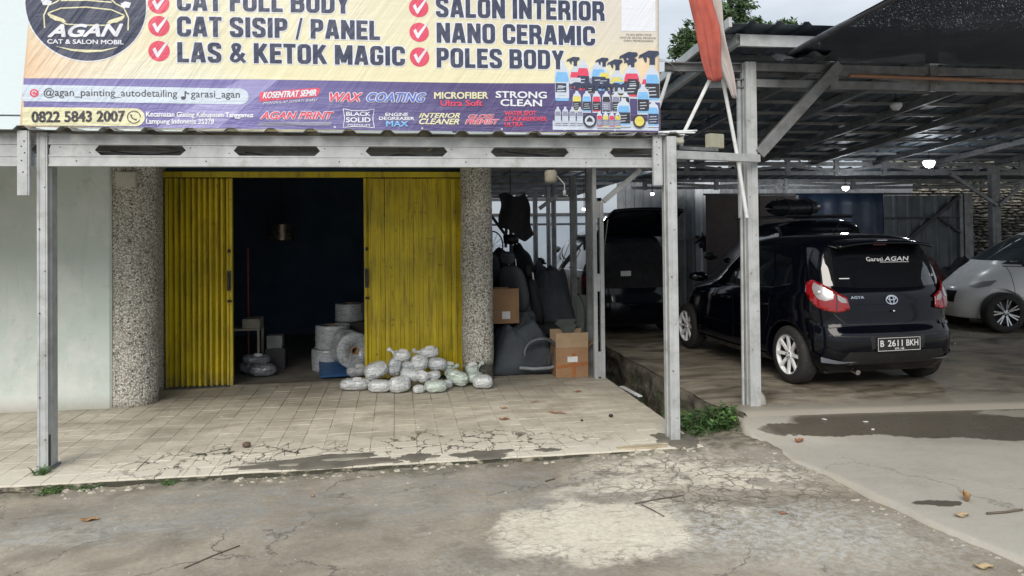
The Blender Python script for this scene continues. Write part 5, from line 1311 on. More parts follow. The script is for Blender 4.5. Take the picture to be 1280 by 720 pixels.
def wheel(root, x, y, z, r, side, rim, style, w=.19, name='wheel', spokes=7, face=None):
    """side +1: outer face toward +y"""
    t = bpy.data.objects.new(name, None); col.objects.link(t); t.parent = root; t.location = (x, y, z)
    rr = r*.70
    mb = MB(); pr = [(rr*.96, -w/2), (rr*1.05, -w/2-.004), (r*.93, -w/2+.004), (r*.985, -w/2+.022), (r, -w/4), (r, w/4), (r*.985, w/2-.022), (r*.93, w/2-.004), (rr*1.05, w/2+.004), (rr*.96, w/2)]
    mb.lathe(pr, 56, None, True, 'Y'); part('tyre', mb, RUBBER, t)
    mb = MB(); s = side
    mb.lathe([(rr, s*w/2), (rr*1.0, s*(w/2+.002)), (rr*.93, s*(w/2-.004)), (rr*.90, s*(w/2-.025)), (rr*.885, s*(w/2-.04))], 56, None, True, 'Y')
    part('rim', mb, rim, t)
    mb = MB(); mb.lathe([(rr*.885, s*(w/2-.04)), (rr*.86, -s*w/2)], 40, None, True, 'Y'); part('barrel', mb, STEEL_DK, t)
    mb = MB(); ys = s*(w/2-.014)
    for k in range(spokes):
        for da in ((-.13, .13) if style == 'twin' else (0,)):
            a = 2*PI*k/spokes; ao = a+da; ai = a+da*.25
            p0 = Vector((rr*.16*math.cos(ai), ys-s*.02, rr*.16*math.sin(ai))); p1 = Vector((rr*.93*math.cos(ao), ys, rr*.93*math.sin(ao)))
            mb.bar(p0, p1, rr*(.09 if style == 'twin' else .15), .022, (0, 1, 0))
    mb.lathe([(rr*.20, ys+s*.0), (rr*.22, ys-s*.012), (rr*.22, ys-s*.05), (0, ys-s*.05)], 20, None, True, 'Y')
    mb.lathe([(0, ys+s*.004), (rr*.13, ys+s*.003), (rr*.2, ys)], 20, None, True, 'Y')
    part('spokes', mb, face or rim, t)
    mb = MB(); mb.lathe([(0, -s*w*.1), (rr*.84, -s*w*.1), (rr*.84, -s*w*.2), (0, -s*w*.2)], 30, None, False, 'Y'); part('brake_disc', mb, BLACKP, t)
    mb = MB()
    for k in range(5): a = 2*PI*k/5; mb.lathe([(0, s*.006), (.009, s*.005), (.009, 0)], 8, Matrix.Translation((rr*.155*math.cos(a), ys-s*.004+s*.006, rr*.155*math.sin(a))), True, 'Y')
    part('wheel_nuts', mb, BLACKP, t); return t
def car_text(car, s_, y0, y1, z, h, m, offset=.01, shear=0, view='B', off=.004, name='lettering', parent=None):
    v, f = text_fit(s_, 0, 1, 0, 0, h, offset, shear)
    pts = [(y0+(y1-y0)*x, z+q) for x, q in v]
    return car.drop(name, pts, f, m, view, off, parent)

# ---- the black hatchback
S = 1.07
hb = thing('parked_hatchback', 'black five-door hatchback with white twin-spoke wheels and plate B 2611 BKH', 'car', (5.17, 7.15, .125), 0)
hb.rotation_euler = (0, 0, R(90+3.2)); hb.scale = (S, S*1.03, S)
# local frame: x from tail to nose, y to the car's left, z up
L = 3.60
Rt = [(.18, .16), (.30, .05), (.44, .0), (.56, .01), (.66, .055), (.80, .075), (.94, .10), (1.04, .135), (1.22, .20), (1.38, .275), (1.46, .33), (1.52, .48)]
Ft = [(.18, L-.10), (.32, L-.02), (.48, L), (.62, L-.04), (.74, L-.12), (.84, L-.34), (.93, L-.72), (1.00, L-.93), (1.20, L-1.25), (1.38, L-1.55), (1.46, L-1.75), (1.52, L-2.15)]
Wt = [(.18, .74), (.28, .81), (.45, .815), (.65, .81), (.80, .815), (.92, .80), (1.02, .765), (1.20, .725), (1.36, .67), (1.44, .62), (1.49, .54), (1.52, .42)]
car = Car(hb, Rt, Ft, Wt, None, 6.0, 3.2)
AX0, AX1, WR = .62, 3.06, .30
car.body(BLK, .18, 1.52, [(AX0, .30), (AX1, .30)], .345, 70)
for x in (AX0, AX1):
    for sg in (1, -1): wheel(hb, x, sg*.705, .298, .298, sg, RIMW, 'single', .18, spokes=8)
mb = MB(); mb.box(.25, L-.3, -.62, .62, .16, .40); part('underbody', mb, BLACKP, hb)
for sd in 'LR':
    # door glass in three panes with pillars between
    car.patch('front_window', [(2.62, .975), (1.74, .955), (1.70, 1.375), (1.95, 1.365), (2.18, 1.26)], GLS, sd, .003)
    car.patch('rear_window', [(1.68, .955), (.92, .985), (.88, 1.10), (1.02, 1.345), (1.64, 1.378)], GLS, sd, .003)
    car.patch('quarter_window', [(.89, .99), (.54, 1.04), (.66, 1.29), (.97, 1.33), (.86, 1.10)], GLS, sd, .003)
    car.line('belt_reflection', [(2.64, .965), (1.7, .944), (.9, .972), (.58, 1.03)], CHR, sd, .012, .006)  # bright reflection line along the belt, put in as a chrome strip
    for pl in ([(1.71, .94), (1.69, .30)], [(.90, .96), (.93, .68), (1.00, .56)], [(2.60, .96), (2.62, .30)]): car.line('door_gap', pl, BLACKP, sd, .007, .0015)
    car.line('shoulder_crease', [(3.1, .80), (2.4, .845), (1.6, .865), (.8, .885), (.45, .90)], BLK, sd, .030, .009)
    car.line('side_moulding', [(2.62, .49), (2.2, .495), (1.75, .50)], CHR, sd, .016, .007); car.line('side_moulding', [(1.66, .50), (1.3, .505)], CHR, sd, .014, .007)
    car.line('sill_skirt', [(2.7, .235), (1.8, .225), (1.0, .235)], BLK, sd, .06, .014)
    sg = 1 if sd == 'L' else -1
    for hx in (1.86, 1.02):
        h_, nn_ = car.hit((hx, 3*sg, .79), (0, -sg, 0)); mb = MB(); mb.tube([h_+Vector((-.09, 0, 0)), h_+Vector((-.07, .03*sg, .004)), h_+Vector((.06, .03*sg, .004)), h_+Vector((.09, 0, 0))], .013, 8); part('door_handle', mb, BLK, hb)
    mb = MB(); mb.lathe([(0, -.11), (.05, -.10), (.075, -.04), (.08, .05), (.05, .10), (0, .11)], 16, Matrix.Translation((2.50, sg*.86, 1.0)) @ Matrix.Diagonal((.9, 1, .8, 1)) @ Matrix.Rotation(PI/2, 4, 'X')); mb.bar((2.5, sg*.74, .98), (2.5, sg*.82, .99), .05, .03); part('wing_mirror', mb, BLK, hb)
    # tail lamps wrap round the rear corner: clear reflector above, red around it
    an = R(-38) if sd == 'L' else R(38); V_ = ('C', an, (.12, sg*.72, 0)); k = sg
    f = lambda P_: [(a*k, b) for a, b in P_]
    red = f([(.15, .965), (.145, 1.05), (.09, 1.085), (-.02, 1.03), (-.13, .955), (-.20, .92), (-.225, .80), (-.12, .775), (0, .80), (.06, .835), (.12, .90)])
    car.patch('tail_lamp', red, REDL, V_, .016, .03, th=.014)
    car.patch('lamp_reflector', f([(.075, 1.055), (-.01, 1.01), (-.085, .965), (-.09, .905), (-.03, .885), (.03, .90), (.07, .95), (.085, 1.0)]), CLRL, V_, .033, .03)
    car.patch('reverse_lamp', f([(-.12, .945), (-.185, .905), (-.20, .865), (-.155, .868), (-.125, .895)]), CLRL, V_, .033, .03)
    car.line('lamp_seam', f([(-.105, .965), (-.12, .90), (-.115, .78)]), BLACKP, V_, .008, .034)
    h_, nn_ = car.hit(Vector((.12, sg*.72, 0))+Vector((-math.sin(an), math.cos(an), 0))*(.035*k)-Vector((math.cos(an), math.sin(an), 0))*3+Vector((0, 0, .965)), Vector((math.cos(an), math.sin(an), 0)))
    mb = MB(); q_ = nn_.to_track_quat('Z', 'Y').to_matrix().to_4x4(); q_.translation = h_+nn_*.034
    mb.lathe([(.030, 0), (.028, .006), (.020, .001), (.015, .005), (0, .006)], 24, q_); part('lamp_lens', mb, CLRL, hb)
    car.patch('bumper_reflector', f([(.02, .345), (-.16, .31), (-.30, .305), (-.12, .285), (.02, .29)]), pm('grey_bumper_trim', (.20, .22, .26), (.15, .16, .2), 5, .3, 0, 0), V_, .012, .04)
    car.line('bumper_crease', f([(.16, .70), (.06, .66), (-.06, .64), (-.2, .655)]), BLK, V_, .03, .014)
    car.line('bumper_highlight', f([(.12, .50), (.10, .38), (.02, .335)]), BLK, V_, .03, .018)
# rear glass, spoiler, tailgate lines, bumper, wiper, lettering, plate
car.patch('rear_window', [(-.64, 1.03), (-.30, 1.005), (0, 1.0), (.30, 1.005), (.64, 1.03), (.62, 1.20), (.54, 1.40), (0, 1.42), (-.54, 1.40), (-.62, 1.20)], GLS, 'B', .003)
mb = MB()
def spo(u, v):
    y = -.50+1.0*u; e = 1-abs(2*u-1)**3; zt_ = 1.44+.045*e
    return (.50-.36*v-.03*e*v, y*(1+.04*v), zt_+.014-.035*v*v)
mb.grid(spo, 24, 6); o = part('roof_spoiler', mb, BLK, hb, recalc=False); solid(o, .028, -1)
mb = MB(); mb.box(.235, .245, -.07, .07, 1.425, 1.440); part('high_brake_lamp', mb, REDL, hb)
mb = MB(); mb.box(.100, .112, .02, .13, 1.472, 1.480); part('spoiler_glint', mb, CHR, hb)  # glint on the spoiler edge, shaped as a small chrome bar
car.line('tailgate_gap', [(-.70, .955), (-.58, .74), (-.50, .66), (0, .65), (.50, .66), (.58, .74), (.70, .955)], BLACKP, 'B', .010, .0015)
car.line('bumper_gap', [(-.76, .56), (-.4, .545), (0, .54), (.4, .545), (.76, .56)], BLACKP, 'B', .010, .0015)
car.line('tailgate_crease', [(-.5, .88), (-.25, .865), (0, .86), (.25, .865), (.5, .88)], BLK, 'B', .035, .010)
car.patch('bumper_insert', [(-.60, .27), (.60, .27), (.50, .40), (-.50, .40)], BLACKP, 'B', .004)
car.patch('plate_recess', [(-.30, .545), (-.28, .42), (.28, .42), (.30, .545)], BLACKP, 'B', .003)
mb = MB(); mb.tube([(.17, -.02, 1.03), (.155, .05, 1.04), (.22, .34, 1.13)], [.014, .01, .006], 8); part('rear_wiper', mb, BLACKP, hb)
mb = MB(); mb.tube([(1.0, 0, 1.54), (.86, 0, 1.66)], [.008, .003], 6); part('antenna', mb, BLACKP, hb)
pl = MB(); pl.box(-.018, -.006, -.235, .235, .395, .535); PLo = part('number_plate', pl, BLACKP, hb, bevel=.003)
PLW = N('plate_white').done((.78, .78, .80), .4)
def rear_flat(s_, y0, y1, z, h, x, parent, m=PLW, offset=.01, shear=0):
    v, f = text_fit(s_, 0, 1, 0, 0, h, offset, shear); mb = MB(); mb.add([(x, y0+(y1-y0)*a, z+b) for a, b in v], f); return part('lettering', mb, m, parent, recalc=False)
# seen from behind, the car's left (+y) is on the viewer's left, so text runs from +y to -y
rear_flat('B', .205, .165, .445, .062, -.0195, PLo); rear_flat('2611', .125, -.035, .445, .062, -.0195, PLo); rear_flat('BKH', -.075, -.205, .445, .062, -.0195, PLo)
rear_flat('09.18', .05, -.05, .412, .020, -.0195, PLo)
mb = MB()
for z_ in (.402, .525): mb.box(-.0195, -.0185, -.228, .228, z_, z_+.004)
for y_ in (-.228, .225): mb.box(-.0193, -.0185, y_, y_+.004, .403, .528)
part('plate_border', mb, PLW, PLo)
car_text(car, 'AGYA', .43, .29, .905, .026, CHR, .01, 0)
car_text(car, 'GARASI', -.34, -.52, .905, .018, CHR, .0, 0) if False else None
car_text(car, 'Garasi', .165, -.02, 1.262, .042, PLW, .012, 0, 'B', .006)
car_text(car, 'AGAN', -.03, -.32, 1.262, .044, PLW, .020, .35, 'B', .006)
car.line('sticker_underline', [(.02, 1.252), (-.30, 1.250)], PLW, 'B', .005, .006)
car_text(car, '1.0', -.50, -.56, 1.10, .028, PLW, .01, 0, 'B', .006); car.line('glass_label', [(.50, 1.10), (.40, 1.10)], PLW, 'B', .008, .006)
def ring_pts(cy, cz, ry, rz_, n=36): return [(cy+ry*math.cos(2*PI*i/n), cz+rz_*math.sin(2*PI*i/n)) for i in range(n+1)]
for q in ((0, .885, .062, .042), (0, .885, .024, .040), (0, .902, .046, .018)): car.line('badge_ring', ring_pts(*q), CHR, 'B', .009, .013)
mb = MB(); mb.lathe([(0, .004), (.012, .003), (.012, 0)], 10, Matrix.Translation((.045, 0, .78)) @ Matrix.Rotation(-PI/2, 4, 'Y')); part('lock_button', mb, CHR, hb)
mb = MB(); mb.tube([(.02, .42, .20), (.10, .42, .21)], .025, 12); part('exhaust_tip', mb, CHR, hb)
car.patch('windscreen', [(-.56, 1.02), (.56, 1.02), (.48, 1.40), (-.48, 1.40)], GLS, 'F', .003)
for sg in (-1, 1):
    car.patch('headlamp', [(sg*.70, .78), (sg*.50, .74), (sg*.36, .66), (sg*.60, .64), (sg*.72, .70)], CLRL, 'F', .006)
car.patch('grille', [(-.34, .62), (.34, .62), (.30, .48), (-.30, .48)], BLACKP, 'F', .004)

NOFAR = [0]
def simple_car(root, L, H, W, body_m, glass, wr, ax, rim, style, spokes, z_belt=.95, nf=3.0, hood=1.1, tail=.4, open_gate=False, face=None, arch=.05, roofs=.45):
    k = H/1.52
    Rt = [(.18, .14), (.32, .04), (.48, .0), (.70, .05), (.90, .08), (1.02*k, .12), (1.22*k, .12+tail*.5), (1.38*k, .12+tail*.85), (1.46*k, .12+tail*1.05), (1.52*k, .20+tail*1.5)]
    Ft = [(.18, L-.08), (.34, L-.01), (.50, L), (.64, L-.05), (.76, L-.20), (.88, L-hood*.55), (.97*k, L-hood*.88), (1.04*k, L-hood), (1.22*k, L-hood-.33), (1.38*k, L-hood-.68), (1.46*k, L-hood-.95), (1.52*k, L-hood-1.4)]
    Wt = [(.18, W*.44), (.28, W*.48), (.45, W*.497), (.65, W*.5), (.85, W*.497), (.98*k, W*.48), (1.2*k, W*.43), (1.36*k, W*.385), (1.44*k, W*.35), (1.49*k, W*.30), (1.52*k, W*.22)]
    c = Car(root, Rt, Ft, Wt, None, 4.6, nf); c.body(body_m, .18, 1.52*k, [(x, wr) for x in ax], wr+arch, 56)
    for x in ax:
        for sg in (1, -1): wheel(root, x, sg*(W/2-.095), wr, wr, sg, rim, style, .19, spokes=spokes, face=face)
    mb = MB(); mb.box(.3, L-.35, -W*.38, W*.38, .15, .42); part('underbody', mb, BLACKP, root)
    xf, xr = L-hood-.05, .12+tail
    zb, zt_ = z_belt*k, 1.37*k; m_ = (xf+xr)/2
    for sd in 'LR':
        c.patch('front_window', [(xf+.02, zb+.02), (m_+.03, zb), (m_+.02, zt_), (xf-.62, zt_-.01)], glass, sd, .003)
        c.patch('rear_window', [(m_-.03, zb), (xr+.1, zb+.03), (xr+.32, zt_-.03), (m_-.04, zt_)], glass, sd, .003)
        for pl_ in ([(m_, zb), (m_+.01, .30)], [(xf, zb), (xf+.02, .30)], [(xr+.15, zb), (xr+.2, .6)]): c.line('door_gap', pl_, BLACKP, sd, .007, .0015)
        c.line('window_line', [(xf+.03, zb-.01), (m_, zb-.015), (xr+.08, zb+.01)], CHR, sd, .012, .004)
        sg = 1 if sd == 'L' else -1
        for hx in (m_+.15, xr+.5):
            h_, nn_ = c.hit((hx, 3*sg, zb-.14), (0, -sg, 0)); mb = MB(); mb.tube([h_+Vector((-.09, 0, 0)), h_+Vector((-.07, .03*sg, .004)), h_+Vector((.06, .03*sg, .004)), h_+Vector((.09, 0, 0))], .012, 8); part('door_handle', mb, body_m, root)
        if NOFAR[0] and sd == 'R': continue
        mb = MB(); mb.lathe([(0, -.12), (.05, -.10), (.08, -.03), (.08, .05), (.05, .10), (0, .12)], 16, Matrix.Translation((xf-.12, sg*(W/2+.06), zb+.06)) @ Matrix.Rotation(PI/2, 4, 'X')); mb.bar((xf-.1, sg*(W/2-.08), zb+.02), (xf-.12, sg*(W/2+.02), zb+.04), .05, .04); part('wing_mirror', mb, BLACKP, root)
        c.patch('headlamp', [(sg*W*.345, .78), (sg*W*.28, .755), (sg*W*.21, .68), (sg*W*.30, .655), (sg*W*.345, .69)], CLRL, 'F', .006)
        c.patch('tail_lamp', [(sg*W*.47, .98), (sg*W*.40, .95), (sg*W*.36, .80), (sg*W*.47, .78)], REDL, 'B', .012)
    c.patch('windscreen', [(-W*.36, zb+.07), (W*.36, zb+.07), (W*.31, zt_+.02), (-W*.31, zt_+.02)], glass, 'F', .003)
    c.patch('grille', [(-W*.16, .60), (W*.16, .60), (W*.14, .42), (-W*.14, .42)], BLACKP, 'F', .004)
    if not open_gate: c.patch('back_window', [(-W*.36, zb+.06), (W*.36, zb+.06), (W*.31, zt_), (-W*.31, zt_)], glass, 'B', .003)
    return c
# ---- white hatchback at the right edge, nose toward the left
wc = thing('parked_car', 'white hatchback with dark machined wheels parked nose-left at the right edge', 'car', (13.1, 10.96, .125), 0)
wc.rotation_euler = (0, 0, R(171)); wc.scale = (1.06, 1.06, 1.06)
NOFAR[0] = 1
simple_car(wc, 3.68, 1.60, 1.68, WHT, GLP, .305, (.72, 3.22), RIMD, 'twin', 7, face=RIMC, hood=.62, nf=2.7)
NOFAR[0] = 0
# ---- black people carrier with its tailgate up
mv = thing('parked_minivan', 'black people carrier with raised tailgate seen between the porch posts', 'car', (3.86, 11.6, .12), 0)
mv.rotation_euler = (0, 0, R(94))
c_ = simple_car(mv, 4.1, 1.68, 1.66, CHAR, GLS, .30, (.75, 3.35), RIMC, 'twin', 6, open_gate=True, hood=.95, tail=.25)
INT = pm('dark_car_interior', (.02, .021, .025), (.012, .012, .015), 6, .9)
c_.patch('load_opening', [(-.62, .78), (.62, .78), (.58, 1.2), (.50, 1.50), (-.50, 1.50), (-.58, 1.2)], INT, 'B', .006)
mb = MB()
def gate_s(u, v):
    y = -.64+1.28*u; e = abs(2*u-1); return (.40-.80*v, y*(1-.10*v), 1.66+.40*v+.06*math.sin(v*3)-.03*e*e)
mb.grid(gate_s, 16, 12); o = part('tailgate', mb, CHAR, mv, recalc=False); solid(o, .05, -1)
for sg in (-1, 1):
    mb = MB(); mb.tube([(.12, sg*.60, 1.15), (-.10, sg*.57, 1.90)], .010, 8); part('gas_strut', mb, CHR, mv)
mb = MB(); mb.box(.02, .04, .15, .32, .98, 1.06); part('sticker', mb, PAPER, mv)
# ---- silver car at the far end
sc_ = thing('parked_car', 'silver car at the far end of the lot glimpsed between the storage bay posts', 'car', (4.9, 15.9, .38), 0)
sc_.rotation_euler = (0, 0, R(92)); simple_car(sc_, 3.8, 1.48, 1.6, SIL, GLS, .29, (.6, 3.1), RIMC, 'twin', 6)
mb = MB(); mb.box(4.0, 5.9, 15.9, 19.8, -.1, .38); struct('back_terrace', mb, GAR)
# ---- black off-roader whose roof shows above the hatchback
su = thing('parked_suv', 'black off-roader with loaded roof rack showing above the roof of the hatchback', 'car', (6.85, 10.75, .12), 0)
su.rotation_euler = (0, 0, R(91))
simple_car(su, 4.0, 1.84, 1.78, CHAR, GLS, .35, (.8, 3.4), RIMD, 'single', 6, tail=.15, hood=1.1)
mb = MB()
for y in (-.6, .6): mb.tube([(.6, y, 1.90), (2.4, y, 1.90)], .018, 8)
for x in (.6, 1.2, 1.8, 2.4): mb.tube([(x, -.62, 1.92), (x, .62, 1.92)], .014, 8)
part('roof_rack', mb, STEEL_DK, su)
mb = MB(); mb.grid(lambda u, v: ((lambda a, t: (1.0+1.1*t, .42+.20*math.cos(a)*(1-.4*abs(2*t-1)**4)+.03*fbm(a, t*3, 0, 1), 2.03+.11*math.sin(a)*(1-.5*abs(2*t-1)**4)+.02*fbm(t*5, a, 0, 1)))(u*2*PI, v)), 24, 20)
T_ = Matrix.Translation((5.9, 11.9, 0))
rb = thing('luggage_bundle', 'black wrapped bundle tied on the left of the off-roader roof rack', 'bundle', (6.45, 11.5, 2.0)); 
mb = MB(); mb.grid(lambda u, v: ((lambda a, t: (-.42+.84*t, .28*math.cos(a)*(1-.5*abs(2*t-1)**4), .17+.15*math.sin(a)*(1-.6*abs(2*t-1)**4)+.02*fbm(t*5, a, 0, 1)))(u*2*PI, v)), 24, 20)
part('cover', mb, pm('black_vinyl_cover', (.018, .022, .028), (.03, .035, .042), 8, .35, 0, .5, 14), rb)
for x in (-.2, .2):
    mb = MB(); mb.tube([(x, .29*math.cos(a*PI/12), .17+.17*math.sin(a*PI/12)) for a in range(24)], .01, 6); part('strap', mb, STEEL_DK, rb)
# ============================================================ the heap of air-filled packages
def plast(name, c, alpha=.0, r=.22):
    n = N(name); P = n.obj()
    w1 = n.noise(n.scale(P, (3, 9, 12)), 2.2, 4, .6, 1.5); w2 = n.noise(n.scale(P, (16, 3, 3)), 2.0, 3, .6, .8)
    cc_ = n.mix(n.mr(w1, .4, .65), c, tuple(x*.62 for x in c))
    return n.done(cc_, r*.5, 0, n.bump(n.math('ADD', w1, n.math('MULTIPLY', w2, .7)), .9, .035), Coat_Weight=1.0, Coat_Roughness=.12, Transmission_Weight=alpha)
PW = plast('clear_wrapped_white', (.86, .90, .92), .12); PG = plast('pale_green_wrap', (.76, .88, .80), .12); PB = plast('grey_blue_wrap', (.76, .81, .85), .15)
def package(x, y, z, lx, lz, ly, ang, tilt, m, lab, knob=None, seed=0):
    t = thing('plastic_package', lab, 'package', (x, y, z), 0, 'plastic packages heaped in front of the yellow gate')
    M = Matrix.Rotation(ang, 4, 'Z') @ Matrix.Rotation(tilt, 4, 'Y')
    def f(u, v):
        a = u*2*PI; t_ = -1+2*v; e = (1-abs(t_)**3.6)**(1/2.0) if abs(t_) < 1 else 0
        c, s_ = math.cos(a), math.sin(a); c = math.copysign(abs(c)**.8, c); s_ = math.copysign(abs(s_)**.8, s_)
        p = Vector((t_*lx/2, c*ly/2*e, s_*lz/2*e))
        k = 1+.10*fbm(p.x*2, p.y*2, p.z*2+seed*3, 5, 3)+.055*math.sin(a*9+seed+t_*3)*abs(t_)**2
        k += -.10*math.exp(-((abs(t_)-.72)/.08)**2)*(.5+.5*math.sin(a*7+seed))
        return M @ (Vector((p.x*(1+.02*k), p.y*k, p.z*k)))
    mb = MB(); mb.grid(f, 40, 34)
    zs = min(v[2] for v in mb.v); mb.v = [(a, b, c-zs) for a, b, c in mb.v]
    part('wrapping', mb, m, t, recalc=False)
    if knob:
        kx = knob*lx/2*.9; mb = MB(); b_ = M @ Vector((kx, 0, lz*.10)); d_ = M @ Vector((knob*1.0, 0, .5)); d_.normalize()
        mb.tube([b_, b_+d_*.035, b_+d_*.05, b_+d_*.085, b_+d_*.10], [.03, .014, .022, .034, .012], 12); mb.v = [(a, b, c-zs) for a, b, c in mb.v]
        part('knotted_neck', mb, m, t)
    if seed % 3 == 0:
        q = M @ Vector((lx*.05, -ly*.30, lz*.42)); mb = MB(); T = Matrix.Translation(Vector(q)-Vector((0, 0, zs))) @ M @ Matrix.Rotation(.6, 4, 'X')
        mb.grid(lambda u, v: tuple(T @ Vector((-.05+.1*u, -.03+.06*v, .012-.01*(2*u-1)**2))), 4, 3); part('sticker', mb, PAPER, t, recalc=False)
    return t
PK = [ # x, y, z, length, height, depth, ang, tilt, mat, knob, label
 (-.53, 8.98, .003, .36, .15, .22, .05, 0, PW, None, 'long flat package at the far left end of the heap'),
 (-.27, 9.02, .115, .28, .21, .22, .25, -.35, PW, None, 'fat package tilted on top of the long flat one at the left'),
 (-.22, 8.80, .003, .27, .15, .20, -.15, 0, PW, None, 'low rounded package on the floor, second from the left'),
 (-.03, 9.10, .13, .17, .25, .17, .3, .25, PB, None, 'narrow upright package left of the heap centre'),
 (.03, 8.74, .003, .26, .20, .22, .5, -.1, PW, None, 'pointed package at the front, resting on one corner'),
 (.17, 8.88, .10, .24, .16, .20, .1, .3, PW, None, 'crumpled package in the middle of the heap, above the front row'),
 (.07, 9.15, .32, .22, .15, .18, -.2, .15, PW, -1, 'knotted package high on the left side of the heap'),
 (.15, 9.02, .22, .15, .12, .15, .2, 0, PB, None, 'small package tucked under the knotted one'),
 (.29, 9.04, .21, .21, .21, .19, .15, .1, PW, None, 'plump package at the middle of the upper row'),
 (.42, 9.16, .35, .24, .15, .18, .1, -.1, PW, -1, 'topmost package of the heap, with a knotted neck'),
 (.53, 9.06, .20, .23, .17, .19, -.25, .1, PB, None, 'greyish crumpled package right of the plump upper one'),
 (.46, 8.92, .09, .18, .12, .16, .3, -.2, PW, None, 'small bright package wedged near the heap centre'),
 (.32, 8.84, .09, .18, .14, .16, -.4, .4, PW, None, 'slanting package between the crumpled and small bright ones'),
 (.27, 8.66, .003, .14, .10, .13, .2, 0, PW, None, 'smallest package at the very front of the heap'),
 (.48, 8.66, .003, .26, .15, .19, .08, 0, PG, None, 'pale green package on the floor at the front'),
 (.67, 9.10, .10, .10, .19, .11, .2, .1, PG, 1, 'thin upright package with a neck, right of centre'),
 (.78, 8.93, .003, .27, .19, .21, -.35, .35, PG, None, 'greenish package leaning toward the right, third from the right end'),
 (.64, 8.84, .003, .12, .11, .12, .5, 0, PB, None, 'tiny package between the pale green one and the leaning one'),
 (.99, 9.07, .08, .16, .20, .15, .2, -.2, PG, 1, 'package propped against the yellow gate at the right end'),
 (1.02, 8.97, .02, .20, .15, .17, .6, .1, PG, None, 'package lying behind the rightmost one'),
 (1.09, 8.76, .003, .24, .17, .20, -.15, .05, PW, None, 'rightmost package, plump and whitish, on the floor'),
]
for i, p in enumerate(PK):
    p = list(p); p[0] = .2+(p[0]-.2)*.91-.03; p[2] *= .88; p[3] *= 1.0; p[4] *= .92; p[5] *= .85; package(*p[:9], p[10], p[9], i)

# ============================================================ inside the shop
BW = plast('bubble_wrap', (.55, .59, .62), .05, .28)
def roll(x, y, z, r, h, lab, axis='Z', rot=0):
    t = thing('packing_roll', lab, 'roll', (x, y, z), 0, 'rolls of packing plastic inside the shop doorway')
    M = Matrix.Rotation(rot, 4, 'Z') @ (Matrix.Rotation(PI/2, 4, 'X') if axis == 'Y' else Matrix.Identity(4))
    if axis == 'Y': M = Matrix.Translation((0, 0, r)) @ M @ Matrix.Translation((0, 0, -h/2))
    mb = MB(); k = .01; pr = [(r*.22, .004), (r*.95, .0), (r, .012)]+[(r*(1+.012*math.sin(j*1.9)), h*(j/10)) for j in range(1, 10)]+[(r, h-.012), (r*.95, h), (r*.22, h-.004), (r*.22, .004)]
    mb.lathe(pr, 36, M); part('wrap', mb, BW, t)
    mb = MB(); mb.lathe([(r*.16, 0), (r*.215, 0), (r*.215, h), (r*.16, h), (r*.16, 0)], 20, M); part('core', mb, CARD, t); return t
roll(-.86, 10.35, .30, .235, .31, 'upper standing roll of packing plastic in the doorway stack')
roll(-.90, 10.35, .012, .245, .285, 'bottom standing roll of packing plastic in the doorway stack')
roll(-.66, 10.85, .60, .215, .25, 'rear roll of packing plastic perched highest in the doorway')
BLU = pm('blue_board', (.03, .10, .25), (.02, .07, .18), 4, .5, 0, .1, 30)
mb = MB(); mb.box(-.87, -.45, 10.6, 11.1, .012, .595); solo('packing_crate', mb, pm('dark_crate', (.05, .045, .04)), 'dark crate hidden behind the standing rolls', 'crate', bevel=.01)
roll(-.60, 9.95, .10, .235, .34, 'big roll of packing plastic lying on its side by the gate', 'Y', .35)
mb = MB(); mb.v = []; mb.box(-.38, .38, -.28, .28, 0, .02, Matrix.Translation((-.62, 9.93, .09)) @ Matrix.Rotation(.12, 4, 'Z') @ Matrix.Rotation(.18, 4, 'X')); o = solo('blue_board', mb, BLU, 'flat blue board sloping under the lying roll in the doorway', 'board', bevel=.004)
package(-.50, 9.72, .012, .30, .15, .18, .15, 0, BW, 'grey plastic bag in front of the lying roll inside the doorway', 1, 33)
CLB = plast('clear_plastic_bag', (.26, .28, .31), .3, .18)
for (x, y, z, a, b, c_, lab) in ((-1.72, 10.05, .012, .34, .16, .26, 'clear crumpled bag lowest at the left of the doorway'), (-1.90, 10.25, .012, .3, .2, .26, 'clear crumpled bag against the left gate leaf, at the back'), (-1.82, 10.15, .15, .36, .13, .26, 'clear crumpled bag lying across the other two at the left')):
    t = package(x, y, z, a, b, c_, .2, .05, CLB, lab, None, int(x*-10)); t['group'] = 'clear bags left of the doorway'
mb = MB(); mb.tube([(-2.02, 10.7, .0), (-2.02, 10.7, 1.65)], .02, 10); solo('red_pole', mb, pm('dull_red_paint', (.13, .02, .02), (.08, .014, .014), 8, .5), 'dull red pole standing in the dark left of the doorway', 'pole')
mb = MB(); mb.box(-1.74, -1.54, 10.46, 10.66, .30, .47); solo('small_carton', mb, pm('greyish_carton', (.22, .23, .23), (.14, .15, .15)), 'small greyish carton behind the clear bags', 'box', bevel=.006)
mb = MB(); mb.box(-1.76, -1.50, 10.44, 10.72, .012, .298); solo('low_stool', mb, pm('dark_stool', (.04, .04, .045)), 'low dark stool carrying the small greyish carton', 'stool', bevel=.01)
mb = MB(); mb.box(-2.02, -1.80, 10.3, 10.6, .60, .72); mb.box(-2.5, -1.8, 10.28, 10.62, .57, .598); mb.box(-1.83, -1.80, 10.28, 10.31, .01, .57); mb.box(-2.5, -2.47, 10.28, 10.31, .01, .57); mb.box(-1.83, -1.80, 10.59, 10.62, .01, .57); mb.box(-2.5, -2.47, 10.59, 10.62, .01, .57)
solo('side_table', mb, pm('cream_table', (.30, .28, .23), (.22, .2, .17)), 'small cream-topped table just inside the left gate leaf', 'table', bevel=.004)
t = thing('hanging_tin', 'dull round tin hanging in the dark at the back of the shop', 'tin', (-1.83, 12.5, 1.72))
